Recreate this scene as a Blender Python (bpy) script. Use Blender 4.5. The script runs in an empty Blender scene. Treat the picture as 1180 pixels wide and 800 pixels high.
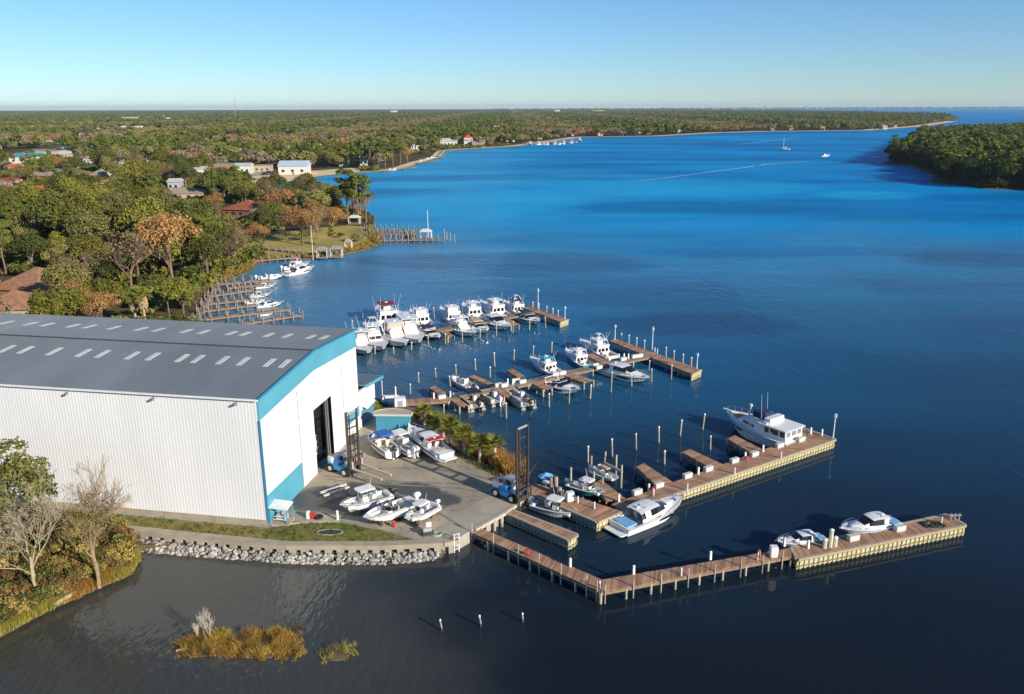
import bpy, bmesh, math, random
import numpy as np
from mathutils import Vector, Matrix
from mathutils.geometry import tessellate_polygon
R = math.radians
rnd = random.Random(7)
S = bpy.context.scene
COL = S.collection

# ---------------------------------------------------------------- camera
FPX, HORIZON, ROLL, CAMZ = 955.0, 124.0, 0.0032, 40.0
PITCH = math.atan((400 - HORIZON) / FPX)
_X = Vector((1, 0, 0)); _U = Vector((0, math.sin(PITCH), math.cos(PITCH))); _F = Vector((0, math.cos(PITCH), -math.sin(PITCH)))
_CX = _X * math.cos(ROLL) - _U * math.sin(ROLL)
_CY = _X * math.sin(ROLL) + _U * math.cos(ROLL)
cam_data = bpy.data.cameras.new('camera'); cam = bpy.data.objects.new('camera', cam_data); COL.objects.link(cam)
mw = Matrix((( _CX.x, _CY.x, -_F.x, 0), (_CX.y, _CY.y, -_F.y, 0), (_CX.z, _CY.z, -_F.z, CAMZ), (0, 0, 0, 1)))
cam.matrix_world = mw
cam_data.sensor_fit = 'HORIZONTAL'; cam_data.sensor_width = 36; cam_data.lens = FPX / 1180 * 36
cam_data.clip_start = 0.5; cam_data.clip_end = 90000
S.camera = cam

# ---------------------------------------------------------------- light
SUN_EL, SUN_AZ = R(21), math.atan2(0.754, -0.657)      # azimuth clockwise from +Y
SKY_STRENGTH, SUN_STRENGTH, EXPOSURE = 0.10, 4.9, 0.4
w = bpy.data.worlds.new('World'); S.world = w; w.use_nodes = True
nt = w.node_tree; nt.nodes.clear()
o = nt.nodes.new('ShaderNodeOutputWorld'); bg = nt.nodes.new('ShaderNodeBackground'); sky = nt.nodes.new('ShaderNodeTexSky')
sky.sky_type = 'NISHITA'; sky.sun_disc = False; sky.sun_elevation = SUN_EL; sky.sun_rotation = SUN_AZ
sky.altitude = 0; sky.air_density = 0.9; sky.dust_density = 0.0; sky.ozone_density = 7.0
bg.inputs['Strength'].default_value = SKY_STRENGTH
wb = nt.nodes.new('ShaderNodeMix'); wb.data_type = 'RGBA'; wb.blend_type = 'MULTIPLY'; wb.inputs[0].default_value = 1; wb.inputs[7].default_value = (1.0, 1.035, 1.02, 1)   # camera white balance
nt.links.new(sky.outputs[0], wb.inputs[6]); nt.links.new(wb.outputs[2], bg.inputs[0]); nt.links.new(bg.outputs[0], o.inputs[0])
sd = bpy.data.lights.new('sun', 'SUN'); sd.energy = SUN_STRENGTH; sd.angle = R(0.5); sd.color = (1.0, 0.89, 0.74)
sun = bpy.data.objects.new('sun', sd); COL.objects.link(sun)
SUND = Vector((math.sin(SUN_AZ) * math.cos(SUN_EL), math.cos(SUN_AZ) * math.cos(SUN_EL), math.sin(SUN_EL)))
sun.rotation_euler = (-SUND).to_track_quat('-Z', 'Y').to_euler(); sun.location = SUND * 60 + Vector((0, 80, 0))
S.view_settings.view_transform = 'Standard'; S.view_settings.look = 'None'
S.view_settings.exposure = EXPOSURE; S.view_settings.gamma = 1; S.view_settings.use_curve_mapping = False
S.render.engine = 'CYCLES'
S.cycles.max_bounces = 6; S.cycles.diffuse_bounces = 2; S.cycles.glossy_bounces = 3; S.cycles.transmission_bounces = 3
S.cycles.volume_bounces = 0; S.cycles.transparent_max_bounces = 4; S.cycles.use_denoising = True
S.cycles.caustics_reflective = False; S.cycles.caustics_refractive = False

# ---------------------------------------------------------------- surveying: where a sight line meets a level plane
def G(px, py, z=0.0):
    d = _CX * ((px - 590) / FPX) - _CY * ((py - 400) / FPX) + _F
    t = (z - CAMZ) / d.z
    return Vector((d.x * t, d.y * t, z))
def up_to(px, py, base):
    """height above base at which the sight line passes over base"""
    d = _CX * ((px - 590) / FPX) - _CY * ((py - 400) / FPX) + _F
    return CAMZ + d.z * (base.y / d.y) - base.z

# ---------------------------------------------------------------- materials
MATS = {}
def M(name, col, rough=0.6, var=0.0, vs=1.0, bump=0.0, bs=8.0, metal=0.0, obj=0.0, isl=0.0, spec=0.4, col2=None, trans=0.0, world=False, detail=4.0, stretch=None):
    if name in MATS: return MATS[name]
    m = bpy.data.materials.new(name); m.use_nodes = True; MATS[name] = m
    t = m.node_tree; N = t.nodes; L = t.links
    b = N['Principled BSDF']; b.inputs['Roughness'].default_value = rough; b.inputs['Metallic'].default_value = metal
    b.inputs['Specular IOR Level'].default_value = spec
    if world:
        g = N.new('ShaderNodeNewGeometry'); co = g.outputs['Position']
    else:
        g = N.new('ShaderNodeTexCoord'); co = g.outputs['Object']
    if stretch:
        mp = N.new('ShaderNodeMapping'); mp.inputs['Scale'].default_value = stretch; L.new(co, mp.inputs[0]); co = mp.outputs[0]
    c = N.new('ShaderNodeRGB'); c.outputs[0].default_value = (*col, 1); out = c.outputs[0]
    if var > 0 or col2:
        n = N.new('ShaderNodeTexNoise'); n.inputs['Scale'].default_value = vs; n.inputs['Detail'].default_value = detail; L.new(co, n.inputs['Vector'])
        r = N.new('ShaderNodeMapRange'); r.inputs[1].default_value = 0.32; r.inputs[2].default_value = 0.68; L.new(n.outputs[0], r.inputs[0])
        mx = N.new('ShaderNodeMix'); mx.data_type = 'RGBA'; L.new(r.outputs[0], mx.inputs[0])
        a2 = col2 if col2 else tuple(x * (1 + var) for x in col)
        a1 = col if col2 else tuple(x * (1 - var) for x in col)
        mx.inputs[6].default_value = (*a1, 1); mx.inputs[7].default_value = (*a2, 1); out = mx.outputs[2]
    for amt, src in ((obj, 'obj'), (isl, 'isl')):
        if amt > 0:
            if src == 'obj': s = N.new('ShaderNodeObjectInfo').outputs['Random']
            else: s = N.new('ShaderNodeNewGeometry').outputs['Random Per Island']
            hs = N.new('ShaderNodeHueSaturation')
            r = N.new('ShaderNodeMapRange'); r.inputs[3].default_value = 1 - amt; r.inputs[4].default_value = 1 + amt; L.new(s, r.inputs[0])
            L.new(r.outputs[0], hs.inputs['Value'])
            r2 = N.new('ShaderNodeMapRange'); r2.inputs[3].default_value = 0.5 - amt * 0.045; r2.inputs[4].default_value = 0.5 + amt * 0.045
            ml = N.new('ShaderNodeMath'); ml.operation = 'MULTIPLY'; ml.inputs[1].default_value = 7.31; L.new(s, ml.inputs[0])
            fr = N.new('ShaderNodeMath'); fr.operation = 'FRACT'; L.new(ml.outputs[0], fr.inputs[0]); L.new(fr.outputs[0], r2.inputs[0])
            L.new(r2.outputs[0], hs.inputs['Hue']); L.new(out, hs.inputs['Color']); out = hs.outputs[0]
    L.new(out, b.inputs['Base Color'])
    if bump > 0:
        n = N.new('ShaderNodeTexNoise'); n.inputs['Scale'].default_value = bs; n.inputs['Detail'].default_value = 3; L.new(co, n.inputs['Vector'])
        bp = N.new('ShaderNodeBump'); bp.inputs['Strength'].default_value = bump; bp.inputs['Distance'].default_value = 0.05
        L.new(n.outputs[0], bp.inputs['Height']); L.new(bp.outputs[0], b.inputs['Normal'])
    if trans > 0:
        tr = N.new('ShaderNodeBsdfTranslucent'); L.new(out, tr.inputs[0])
        ms = N.new('ShaderNodeMixShader'); ms.inputs[0].default_value = trans
        L.new(b.outputs[0], ms.inputs[1]); L.new(tr.outputs[0], ms.inputs[2]); L.new(ms.outputs[0], N['Material Output'].inputs[0])
    return m

gel = M('white gelcoat', (.78, .78, .76), .28, .05, 1.2, spec=.5)
gel2 = M('cream gelcoat', (.70, .67, .58), .3, .06, 1.2)
hull_blue = M('pale blue hull', (.30, .50, .68), .2, .06, .8)
hull_lblue = M('powder blue hull', (.46, .62, .76), .2, .05, .8)
hull_green = M('sea green hull', (.02, .22, .17), .18, .08, .8)
hull_teal = M('turquoise hull', (.06, .42, .50), .2, .06, .8)
hull_navy = M('black hull', (.025, .03, .045), .18)
hull_grey = M('grey hull', (.45, .47, .48), .3, .06)
glass = M('tinted boat glass', (.012, .014, .018), .06, spec=.6)
bott = M('dark bottom paint', (.03, .035, .05), .6, .2, 2)
bott_red = M('maroon stripe', (.16, .02, .03), .4)
teak = M('teak', (.30, .17, .085), .6, .2, 6, stretch=(1, 8, 1))
sole_m = M('cockpit sole', (.50, .49, .45), .6, .1, 3)
vinyl = M('cream vinyl', (.62, .56, .45), .5, .08, 3)
vinyl_w = M('white vinyl', (.72, .71, .68), .5, .05, 3)
vinyl_b = M('blue vinyl', (.10, .26, .46), .5, .1, 3)
cv_blue = M('royal blue canvas', (.035, .12, .42), .85, .1, 3)
cv_navy = M('navy canvas', (.02, .035, .11), .85, .1, 3)
cv_red = M('red canvas', (.55, .03, .05), .8, .1, 3)
cv_tan = M('tan canvas', (.55, .40, .24), .8, .1, 3)
cv_sky = M('sky blue canvas', (.18, .42, .66), .8, .1, 3)
chrome = M('polished tube', (.75, .75, .75), .25, metal=.9)
black = M('black plastic', (.018, .018, .02), .4)
dgrey = M('dark grey metal', (.06, .06, .065), .5, .2, 3)
mgrey = M('grey metal', (.32, .33, .34), .5, .1, 3)
wpaint = M('white paint', (.78, .78, .77), .5, .06, 1.5)
turq = M('turquoise painted steel', (.095, .35, .47), .45, .07, .35, world=True)
turq_d = M('turquoise trim', (.03, .22, .36), .45)
wall_w = M('white metal wall', (.775, .785, .785), .45, .05, .5, spec=.4, stretch=(.5, .5, .12))
roof_m = M('grey metal roof', (.155, .18, .205), .55, .10, .22, spec=.3, stretch=(1, .25, 1))
sky_l = M('translucent roof light', (.62, .64, .58), .4, .08, 1)
conc = M('concrete', (.36, .34, .30), .85, .16, .6, bump=.2, world=True)
conc_l = M('pale concrete', (.37, .32, .235), .85, .14, .8, bump=.2, world=True)
plank = M('weathered deck plank', (.375, .215, .13), .8, .2, .5, isl=.3, stretch=(1, 1, 1))
plank_g = M('grey dock plank', (.27, .222, .18), .85, .2, .5, isl=.3)
timber = M('dock timber', (.26, .18, .12), .8, .2, 3)
pile_m = M('treated pile', (.36, .325, .245), .85, .25, 2.5, stretch=(1, 1, .4), obj=.12)
pile_dk = M('wet pile', (.07, .07, .055), .6, .2, 3)
sheet_y = M('vinyl sheet pile', (.51, .48, .27), .6, .15, .9, stretch=(2, 2, .5))
sheet_t = M('green sheet pile', (.22, .33, .27), .6, .15, .9, stretch=(2, 2, .5))
tyre = M('rubber', (.02, .02, .02), .8)
fl_blue = M('forklift blue', (.05, .34, .72), .4, .08, 2)
mast_m = M('greasy mast steel', (.055, .045, .04), .5, .3, 3)
fork_m = M('fork carpet tan', (.55, .44, .33), .8, .1, 3)
red = M('red paint', (.50, .035, .03), .5)
orange = M('orange', (.75, .22, .03), .5)
yellow = M('yellow paint', (.70, .50, .06), .5)
bark = M('grey bark', (.16, .13, .10), .9, .3, 3, obj=.2)
bark_p = M('pine bark', (.20, .135, .095), .9, .3, 3, obj=.15)
bark_w = M('bleached bark', (.42, .36, .24), .9, .2, 3, obj=.1)
leaf_oak = M('oak leaves', (.195, .195, .032), .6, .0, 1, obj=.34, isl=.34, trans=.22, spec=.2)
leaf_dark = M('dark oak leaves', (.110, .124, .026), .6, .0, 1, obj=.30, isl=.3, trans=.2, spec=.2)
leaf_moss = M('mossy oak leaves', (.235, .215, .068), .6, .0, 1, obj=.25, isl=.3, trans=.2, spec=.15)
leaf_pine = M('pine needles', (.165, .195, .032), .6, .0, 1, obj=.25, isl=.3, trans=.22, spec=.2)
leaf_rust = M('rusty winter leaves', (.42, .235, .09), .8, .0, 1, obj=.2, isl=.3, trans=.2, spec=.1)
leaf_palm = M('palm fronds', (.235, .25, .038), .55, .0, 1, obj=.2, isl=.3, trans=.25, spec=.3)
leaf_lime = M('lime shrub leaves', (.26, .27, .03), .55, .0, 1, obj=.1, isl=.3, trans=.25, spec=.3)
twig_m = M('winter twigs', (.23, .16, .10), .9, .2, 2, obj=.2)
grass_y = M('yellow marsh grass', (.50, .36, .08), .8, 0, 1, isl=.35, trans=.3, spec=.1)
grass_o = M('rust marsh grass', (.44, .25, .06), .8, 0, 1, isl=.35, trans=.3, spec=.1)
grass_g = M('lawn blades', (.085, .115, .02), .8, 0, 1, isl=.35, trans=.3, spec=.1)
grass_l = M('lime marsh grass', (.40, .36, .07), .8, 0, 1, isl=.35, trans=.3, spec=.1)
rock_m = M('riprap rock', (.31, .295, .26), .9, .3, 3, obj=.45, isl=.3, bump=.4)
sand = M('sand', (.72, .56, .34), .95, .15, .1, world=True, bump=.1)
mulch = M('pine straw mulch', (.17, .10, .075), .95, .3, 2, world=True, bump=.4)
roof_tan = M('tan shingles', (.36, .29, .22), .9, .15, 1, bump=.3)
roof_brown = M('brown shingles', (.32, .17, .095), .9, .22, 1.2, bump=.3)
roof_red = M('terracotta roof', (.34, .10, .05), .85, .2, 1)
roof_orange = M('orange roof', (.75, .16, .035), .7, .1, 1)
roof_grey = M('grey shingles', (.26, .26, .27), .9, .15, 1)
roof_white = M('white roof', (.58, .57, .53), .6, .06, .3)
roof_teal = M('teal roof', (.08, .33, .36), .6, .06, .3)
wall_c = M('cream wall', (.46, .38, .26), .8, .08, .5)
wall_br = M('brick wall', (.30, .14, .09), .85, .15, .8)
wall_wh = M('white house wall', (.60, .58, .53), .7, .05, .5)
wall_gr = M('grey house wall', (.40, .43, .46), .7, .08, .5)
win_d = M('house window', (.03, .04, .05), .1)
asphalt = M('asphalt', (.15, .145, .14), .85, .15, .1, world=True)

# ---------------------------------------------------------------- mesh builder
def lerp(a, b, t): return a + (b - a) * t
class MB:
    def __init__(self): self.v = []; self.f = []; self.mi = []
    def poly(self, pts, m=0):
        i = len(self.v); self.v += [tuple(p) for p in pts]; self.f.append(tuple(range(i, i + len(pts)))); self.mi.append(m)
    def hexa(self, p, m=0):   # p: 4 bottom (ccw) + 4 top
        i = len(self.v); self.v += [tuple(q) for q in p]
        for f in ((3, 2, 1, 0), (4, 5, 6, 7), (0, 1, 5, 4), (1, 2, 6, 5), (2, 3, 7, 6), (3, 0, 4, 7)):
            self.f.append(tuple(i + k for k in f)); self.mi.append(m)
    def box(self, c, s, m=0, rz=0.0, taper=1.0):
        cx, cy, cz = c; hx, hy, hz = s[0] / 2, s[1] / 2, s[2] / 2; ca, sa = math.cos(rz), math.sin(rz)
        P = []
        for z, k in ((-hz, 1), (hz, taper)):
            for x, y in ((-hx, -hy), (hx, -hy), (hx, hy), (-hx, hy)):
                P.append((cx + (x * ca - y * sa) * k, cy + (x * sa + y * ca) * k, cz + z))
        self.hexa(P, m)
    def bar(self, p, q, wd, ht, m=0):
        p = Vector(p); q = Vector(q); d = (q - p).normalized()
        s = d.cross(Vector((0, 0, 1))); s = (s.normalized() if s.length > 1e-3 else Vector((1, 0, 0))) * wd / 2; u = s.cross(d).normalized() * ht / 2
        self.hexa([p - s - u, p + s - u, q + s - u, q - s - u, p - s + u, p + s + u, q + s + u, q - s + u], m)
    def tube(self, pts, r, n=5, m=0, cap=True):
        pts = [Vector(p) for p in pts]; rs = r if isinstance(r, (list, tuple)) else [r] * len(pts)
        rings = []; a = None
        for k, p in enumerate(pts):
            d = (pts[min(k + 1, len(pts) - 1)] - pts[max(k - 1, 0)]).normalized()
            if a is None: a = d.orthogonal().normalized()
            else:
                a = a - d * a.dot(d); a = a.normalized() if a.length > 1e-6 else d.orthogonal().normalized()
            b = d.cross(a)
            rings.append([p + (a * math.cos(6.28318 * j / n) + b * math.sin(6.28318 * j / n)) * rs[k] for j in range(n)])
        self.loft(rings, m, True, cap)
    def loft(self, rings, m=0, closed=True, cap=False):
        i = len(self.v); n = len(rings[0])
        for r_ in rings: self.v += [tuple(p) for p in r_]
        for k in range(len(rings) - 1):
            for j in range(n if closed else n - 1):
                a = i + k * n + j; b = i + k * n + (j + 1) % n
                self.f.append((a, b, b + n, a + n)); self.mi.append(m)
        if cap:
            self.f.append(tuple(i + j for j in reversed(range(n)))); self.mi.append(m)
            self.f.append(tuple(i + (len(rings) - 1) * n + j for j in range(n))); self.mi.append(m)
    def slab(self, c, lx, ly, t, r=.15, m=0, crown=0.0, rz=0.0):
        """rounded slab, chamfered, centred on c (bottom at c.z)"""
        ca, sa = math.cos(rz), math.sin(rz)
        def ring(ins, z):
            o = []
            for sx, sy, a0 in ((1, 1, 0), (-1, 1, 90), (-1, -1, 180), (1, -1, 270)):
                for a in (0, 45, 90):
                    x = sx * (lx / 2 - r) + (r - ins) * math.cos(R(a0 + a)); y = sy * (ly / 2 - r) + (r - ins) * math.sin(R(a0 + a))
                    o.append((c[0] + x * ca - y * sa, c[1] + x * sa + y * ca, z))
            return o
        h = min(.04, r * .4)
        self.loft([ring(h, c[2]), ring(0, c[2] + t * .35), ring(0, c[2] + t * .65), ring(h, c[2] + t), ring(r * .95, c[2] + t + crown)], m, True, True)
    def pane(self, q, u0, u1, v0, v1, m=0, off=.012, th=.02):
        """thin pane standing proud of the quad q (4 points ccw seen from outside)"""
        a, b, c, d = [Vector(x) for x in q]
        def P(u, v): return lerp(lerp(a, b, u), lerp(d, c, u), v)
        n = (P(1, .5) - P(0, .5)).cross(P(.5, 1) - P(.5, 0)).normalized()
        p = [P(u0, v0), P(u1, v0), P(u1, v1), P(u0, v1)]
        self.hexa([x - n * th for x in p] + [x + n * off for x in p], m)
    def build(self, name, mats, parent=None, off=None, smooth=False):
        me = bpy.data.meshes.new(name)
        vs = self.v
        if off is not None: ox, oy, oz = off; vs = [(a - ox, b - oy, c - oz) for a, b, c in vs]
        me.from_pydata(vs, [], self.f)
        if not isinstance(mats, (list, tuple)): mats = [mats]
        for m in mats: me.materials.append(m)
        if len(mats) > 1: me.polygons.foreach_set('material_index', self.mi)
        if smooth: me.polygons.foreach_set('use_smooth', [True] * len(me.polygons))
        me.update()
        ob = bpy.data.objects.new(name, me); COL.objects.link(ob)
        if parent is not None: ob.parent = parent
        elif off is not None: ob.location = off
        return ob
def tag(ob, label=None, cat=None, group=None, kind=None):
    if label: ob['label'] = label
    if cat: ob['category'] = cat
    if group: ob['group'] = group
    if kind: ob['kind'] = kind
    return ob
def thing(name, label, cat, loc=(0, 0, 0), rz=0.0, group=None):
    e = bpy.data.objects.new(name, None); COL.objects.link(e); e.location = loc; e.rotation_euler = (0, 0, rz); e.empty_display_size = .3
    return tag(e, label, cat, group)
def struct(ob): ob['kind'] = 'structure'; return ob
def stuff(ob): ob['kind'] = 'stuff'; return ob
def copy_tree(src, loc, rz=0.0, sc=None, label=None, group=None):
    r_ = src.copy(); COL.objects.link(r_); r_.location = loc; r_.rotation_euler = (0, 0, rz)
    if sc is not None: r_.scale = sc if hasattr(sc, '__len__') else (sc, sc, sc)
    if label: r_['label'] = label
    if group: r_['group'] = group
    for ch in KIDS(src):
        c = ch.copy(); COL.objects.link(c); c.parent = r_
        for g in KIDS(ch):
            d = g.copy(); COL.objects.link(d); d.parent = c
    return r_
_kids = {}
def KIDS(o):
    if o.name not in _kids: _kids[o.name] = list(o.children)
    return _kids[o.name]
ORD = ['first', 'second', 'third', 'fourth', 'fifth', 'sixth', 'seventh', 'eighth', 'ninth', 'tenth', 'eleventh', 'twelfth', 'thirteenth', 'fourteenth', 'fifteenth', 'sixteenth', 'seventeenth', 'eighteenth', 'nineteenth', 'twentieth', 'twenty-first', 'twenty-second', 'twenty-third', 'twenty-fourth', 'twenty-fifth']
def inside(x, y, P):
    c = False; j = len(P) - 1
    for i in range(len(P)):
        xi, yi = P[i][0], P[i][1]; xj, yj = P[j][0], P[j][1]
        if (yi > y) != (yj > y) and x < (xj - xi) * (y - yi) / (yj - yi) + xi: c = not c
        j = i
    return c
def sheet(name, pts, z, mats, skirt=None, parent=None, depth=1.0):
    """level sheet from an outline, with a skirt running down and outward"""
    m = MB(); P = [Vector((p[0], p[1], z)) for p in pts]
    area = sum(P[i].x * P[(i + 1) % len(P)].y - P[(i + 1) % len(P)].x * P[i].y for i in range(len(P)))
    if area < 0: P.reverse()
    i0 = len(m.v); m.v += [tuple(p) for p in P]
    for t in tessellate_polygon([P]):
        a, b, c = t
        n = (P[b] - P[a]).cross(P[c] - P[a])
        if n.length < 1e-9: continue
        m.f.append((a, b, c) if n.z > 0 else (a, c, b)); m.mi.append(0)
    if skirt is not None:
        n = len(P); Q = []
        for k in range(n):
            d = (P[(k + 1) % n] - P[k - 1]); d = Vector((d.y, -d.x, 0)).normalized() * skirt
            Q.append(P[k] + d - Vector((0, 0, depth)))
        j0 = len(m.v); m.v += [tuple(q) for q in Q]
        for k in range(n): m.f.append((k, j0 + k, j0 + (k + 1) % n, (k + 1) % n)); m.mi.append(1 if len(mats) > 1 else 0)
    return m.build(name, mats, parent)
# ================================================================ SETTING
def gp(L, z=0.0): return [tuple(G(x, y, z)) for x, y in L]
SHORE = [(-260, 800), (-60, 760), (0, 728), (30, 712), (60, 696), (90, 683), (118, 671), (148, 659), (153, 647), (138, 632), (200, 630), (330, 639),
         (440, 640), (505, 636), (522, 626), (548, 613), (582, 592), (590, 588), (612, 574), (616, 566), (600, 553), (575, 535), (548, 511), (520, 492), (490, 474), (455, 470),
         (440, 466), (430, 458), (415, 446), (380, 432), (300, 405), (226, 377), (226, 366), (234, 350), (241, 336), (258, 325), (284, 314), (297, 303),
         (330, 299), (365, 298), (385, 294), (405, 291), (425, 286), (441, 279), (438, 270), (430, 262), (431, 250), (420, 243), (380, 235),
         (335, 226), (318, 217), (326, 209.5), (372, 203.2), (414, 198.8), (440, 197.5), (463, 195), (485, 187.5), (508, 181), (513, 174), (530, 172.5),
         (564, 170.5), (600, 168.3), (640, 163), (668, 158.5), (763, 157), (829, 153.2), (880, 151.8), (1002, 150.5), (1066, 145.5), (1104, 139.8), (1088, 134.4),
         (1000, 131), (900, 128.9), (830, 127.6), (795, 126.9)]
SHORE_W = gp(SHORE, 0.15)
LAND = SHORE_W + [(1500, 14000, 0), (1500, 24000, 0), (-26000, 24000, 0), (-26000, 600, 0), (-800, 30, 0), (-120, 20, 0)]
ISLE = gp([(1017, 188.8), (1050, 190.8), (1063, 197), (1078, 201.5), (1073, 210), (1093, 212.5), (1134, 217.5), (1180, 219.5), (1330, 228), (1400, 190), (1330, 160), (1180, 152.5), (1060, 159.5), (1045, 171), (1030, 182)], .15)
LZ = 0.4

# water ----------------------------------------------------------
wm = bpy.data.materials.new('bay water'); wm.use_nodes = True; t = wm.node_tree; N = t.nodes; L = t.links
b = N['Principled BSDF']
geo = N.new('ShaderNodeNewGeometry')
def noise(scale, detail, stretch, rot=0.0, src=None):
    mp = N.new('ShaderNodeMapping'); mp.inputs['Scale'].default_value = stretch; mp.inputs['Rotation'].default_value = (0, 0, rot)
    L.new(geo.outputs['Position'], mp.inputs[0])
    n = N.new('ShaderNodeTexNoise'); n.inputs['Scale'].default_value = scale; n.inputs['Detail'].default_value = detail; L.new(mp.outputs[0], n.inputs['Vector'])
    return n.outputs[0]
def mrange(src, a, b_, c=0.0, d=1.0, smooth=True):
    r = N.new('ShaderNodeMapRange'); r.interpolation_type = 'SMOOTHSTEP' if smooth else 'LINEAR'
    r.inputs[1].default_value = a; r.inputs[2].default_value = b_; r.inputs[3].default_value = c; r.inputs[4].default_value = d
    L.new(src, r.inputs[0]); return r.outputs[0]
def math2(op, a, b_):
    m = N.new('ShaderNodeMath'); m.operation = op
    for k, x in enumerate((a, b_)):
        if isinstance(x, (int, float)): m.inputs[k].default_value = x
        else: L.new(x, m.inputs[k])
    return m.outputs[0]
def mixc(f, a, b_):
    m = N.new('ShaderNodeMix'); m.data_type = 'RGBA'; L.new(f, m.inputs[0])
    for k, x in ((6, a), (7, b_)):
        if isinstance(x, tuple): m.inputs[k].default_value = (*x, 1)
        else: L.new(x, m.inputs[k])
    return m.outputs[2]
sep = N.new('ShaderNodeSeparateXYZ'); L.new(geo.outputs['Position'], sep.inputs[0])
wind = noise(.006, 4, (.55, 1, 1), R(12))                # wind lanes on the open bay
far_mix = mrange(math2('ADD', sep.outputs['Y'], math2('MULTIPLY', mrange(noise(.012, 3, (.5, 1, 1)), .3, .7, -1, 1), 30)), 62, 300, smooth=False)
fetchl = far_mix; far_mix = math2('POWER', far_mix, 1.2)
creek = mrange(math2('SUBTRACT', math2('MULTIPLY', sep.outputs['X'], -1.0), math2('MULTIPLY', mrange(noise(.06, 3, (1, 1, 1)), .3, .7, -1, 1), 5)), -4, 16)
far_blue = mixc(mrange(wind, .36, .66), (.0003, .205, .52), (.0015, .30, .64))  # far blues stand in for ripples reflecting the upper sky
near = mixc(creek, (.009, .014, .020), (.056, .057, .048))  # greyer creek tone stands in for the white shed wall's reflection
left_sheen = mrange(math2('ADD', sep.outputs['X'], math2('MULTIPLY', mrange(noise(.009, 4, (.5, 1.2, 1)), .3, .7, -1, 1), 60)), 140, -90)
far_blue = mixc(math2('MULTIPLY', left_sheen, .62), far_blue, (.05, .48, .76))  # brighter reflection towards the left, put into the base colour
# gusts and slicks lying on the bay
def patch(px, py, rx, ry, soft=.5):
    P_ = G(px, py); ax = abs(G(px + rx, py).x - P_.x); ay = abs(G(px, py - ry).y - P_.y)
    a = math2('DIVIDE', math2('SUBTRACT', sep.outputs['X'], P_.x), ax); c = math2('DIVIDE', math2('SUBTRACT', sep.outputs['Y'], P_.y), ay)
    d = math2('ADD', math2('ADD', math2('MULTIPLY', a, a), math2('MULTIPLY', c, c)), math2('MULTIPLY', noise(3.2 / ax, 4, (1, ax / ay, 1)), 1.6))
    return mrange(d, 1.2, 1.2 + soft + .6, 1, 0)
gust = mrange(noise(.020, 5, (.28, 1, 1), R(8)), .42, .66)
far_blue = mixc(math2('MULTIPLY', gust, .55), far_blue, (.0003, .085, .26))
for q_ in ((600, 303, 150, 13), (810, 373, 125, 13), (470, 300, 70, 8), (1130, 300, 90, 9)): far_blue = mixc(math2('MULTIPLY', patch(*q_), .62), far_blue, (.0003, .07, .22))
for q_ in ((945, 345, 85, 40), (560, 232, 120, 14), (780, 215, 160, 9), (1000, 225, 60, 5)): far_blue = mixc(math2('MULTIPLY', patch(*q_), .5), far_blue, (.015, .44, .74))
L.new(mixc(far_mix, near, far_blue), b.inputs['Base Color'])  # distance gradient paints the change in reflected sky into the base colour
L.new(mixc(fetchl, mixc(creek, (.65, .88, 1.0), (1.0, 1.0, 1.0)), (.15, .66, 1.0)), b.inputs['Specular Tint']); b.inputs['IOR'].default_value = 1.33; L.new(math2('ADD', math2('SUBTRACT', .32, math2('MULTIPLY', fetchl, .30)), math2('MULTIPLY', creek, .35)), b.inputs['Specular IOR Level'])
L.new(math2('ADD', math2('MULTIPLY', math2('MULTIPLY', fetchl, fetchl), .40), .05), b.inputs['Roughness'])
rip = math2('ADD', math2('MULTIPLY', noise(.9, 3, (1, .42, 1), R(35)), .55), math2('MULTIPLY', noise(.22, 3, (1, .5, 1), R(25)), .7))
swell = math2('MULTIPLY', noise(.07, 5, (.35, 1, 1), R(14)), 4.0)
rip = math2('ADD', rip, math2('MULTIPLY', swell, fetchl))
chop = math2('ADD', rip, math2('MULTIPLY', noise(2.2, 2, (1, .38, 1), R(38)), math2('ADD', math2('MULTIPLY', creek, .55), .12)))
bp = N.new('ShaderNodeBump'); bp.inputs['Distance'].default_value = .30
calm = math2('MULTIPLY', mrange(noise(.03, 3, (1, .6, 1)), .35, .65, .45, 1.0), math2('ADD', math2('ADD', math2('MULTIPLY', fetchl, .80), math2('MULTIPLY', creek, .34)), .16))
L.new(calm, bp.inputs['Strength']); L.new(chop, bp.inputs['Height']); L.new(bp.outputs[0], b.inputs['Normal'])
m = MB(); xs = [-26000, -3000, -400, 400, 3000, 26000]; ys = [-60, 150, 500, 2000, 8000, 24500]
for i in range(5):
    for j in range(5): m.poly([(xs[i], ys[j], 0), (xs[i + 1], ys[j], 0), (xs[i + 1], ys[j + 1], 0), (xs[i], ys[j + 1], 0)])
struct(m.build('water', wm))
m = MB(); m.poly([(-26000, -60, -4), (26000, -60, -4), (26000, 24500, -4), (-26000, 24500, -4)]); struct(m.build('bay_bed', M('bay mud', (.03, .03, .025), .9)))

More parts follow.
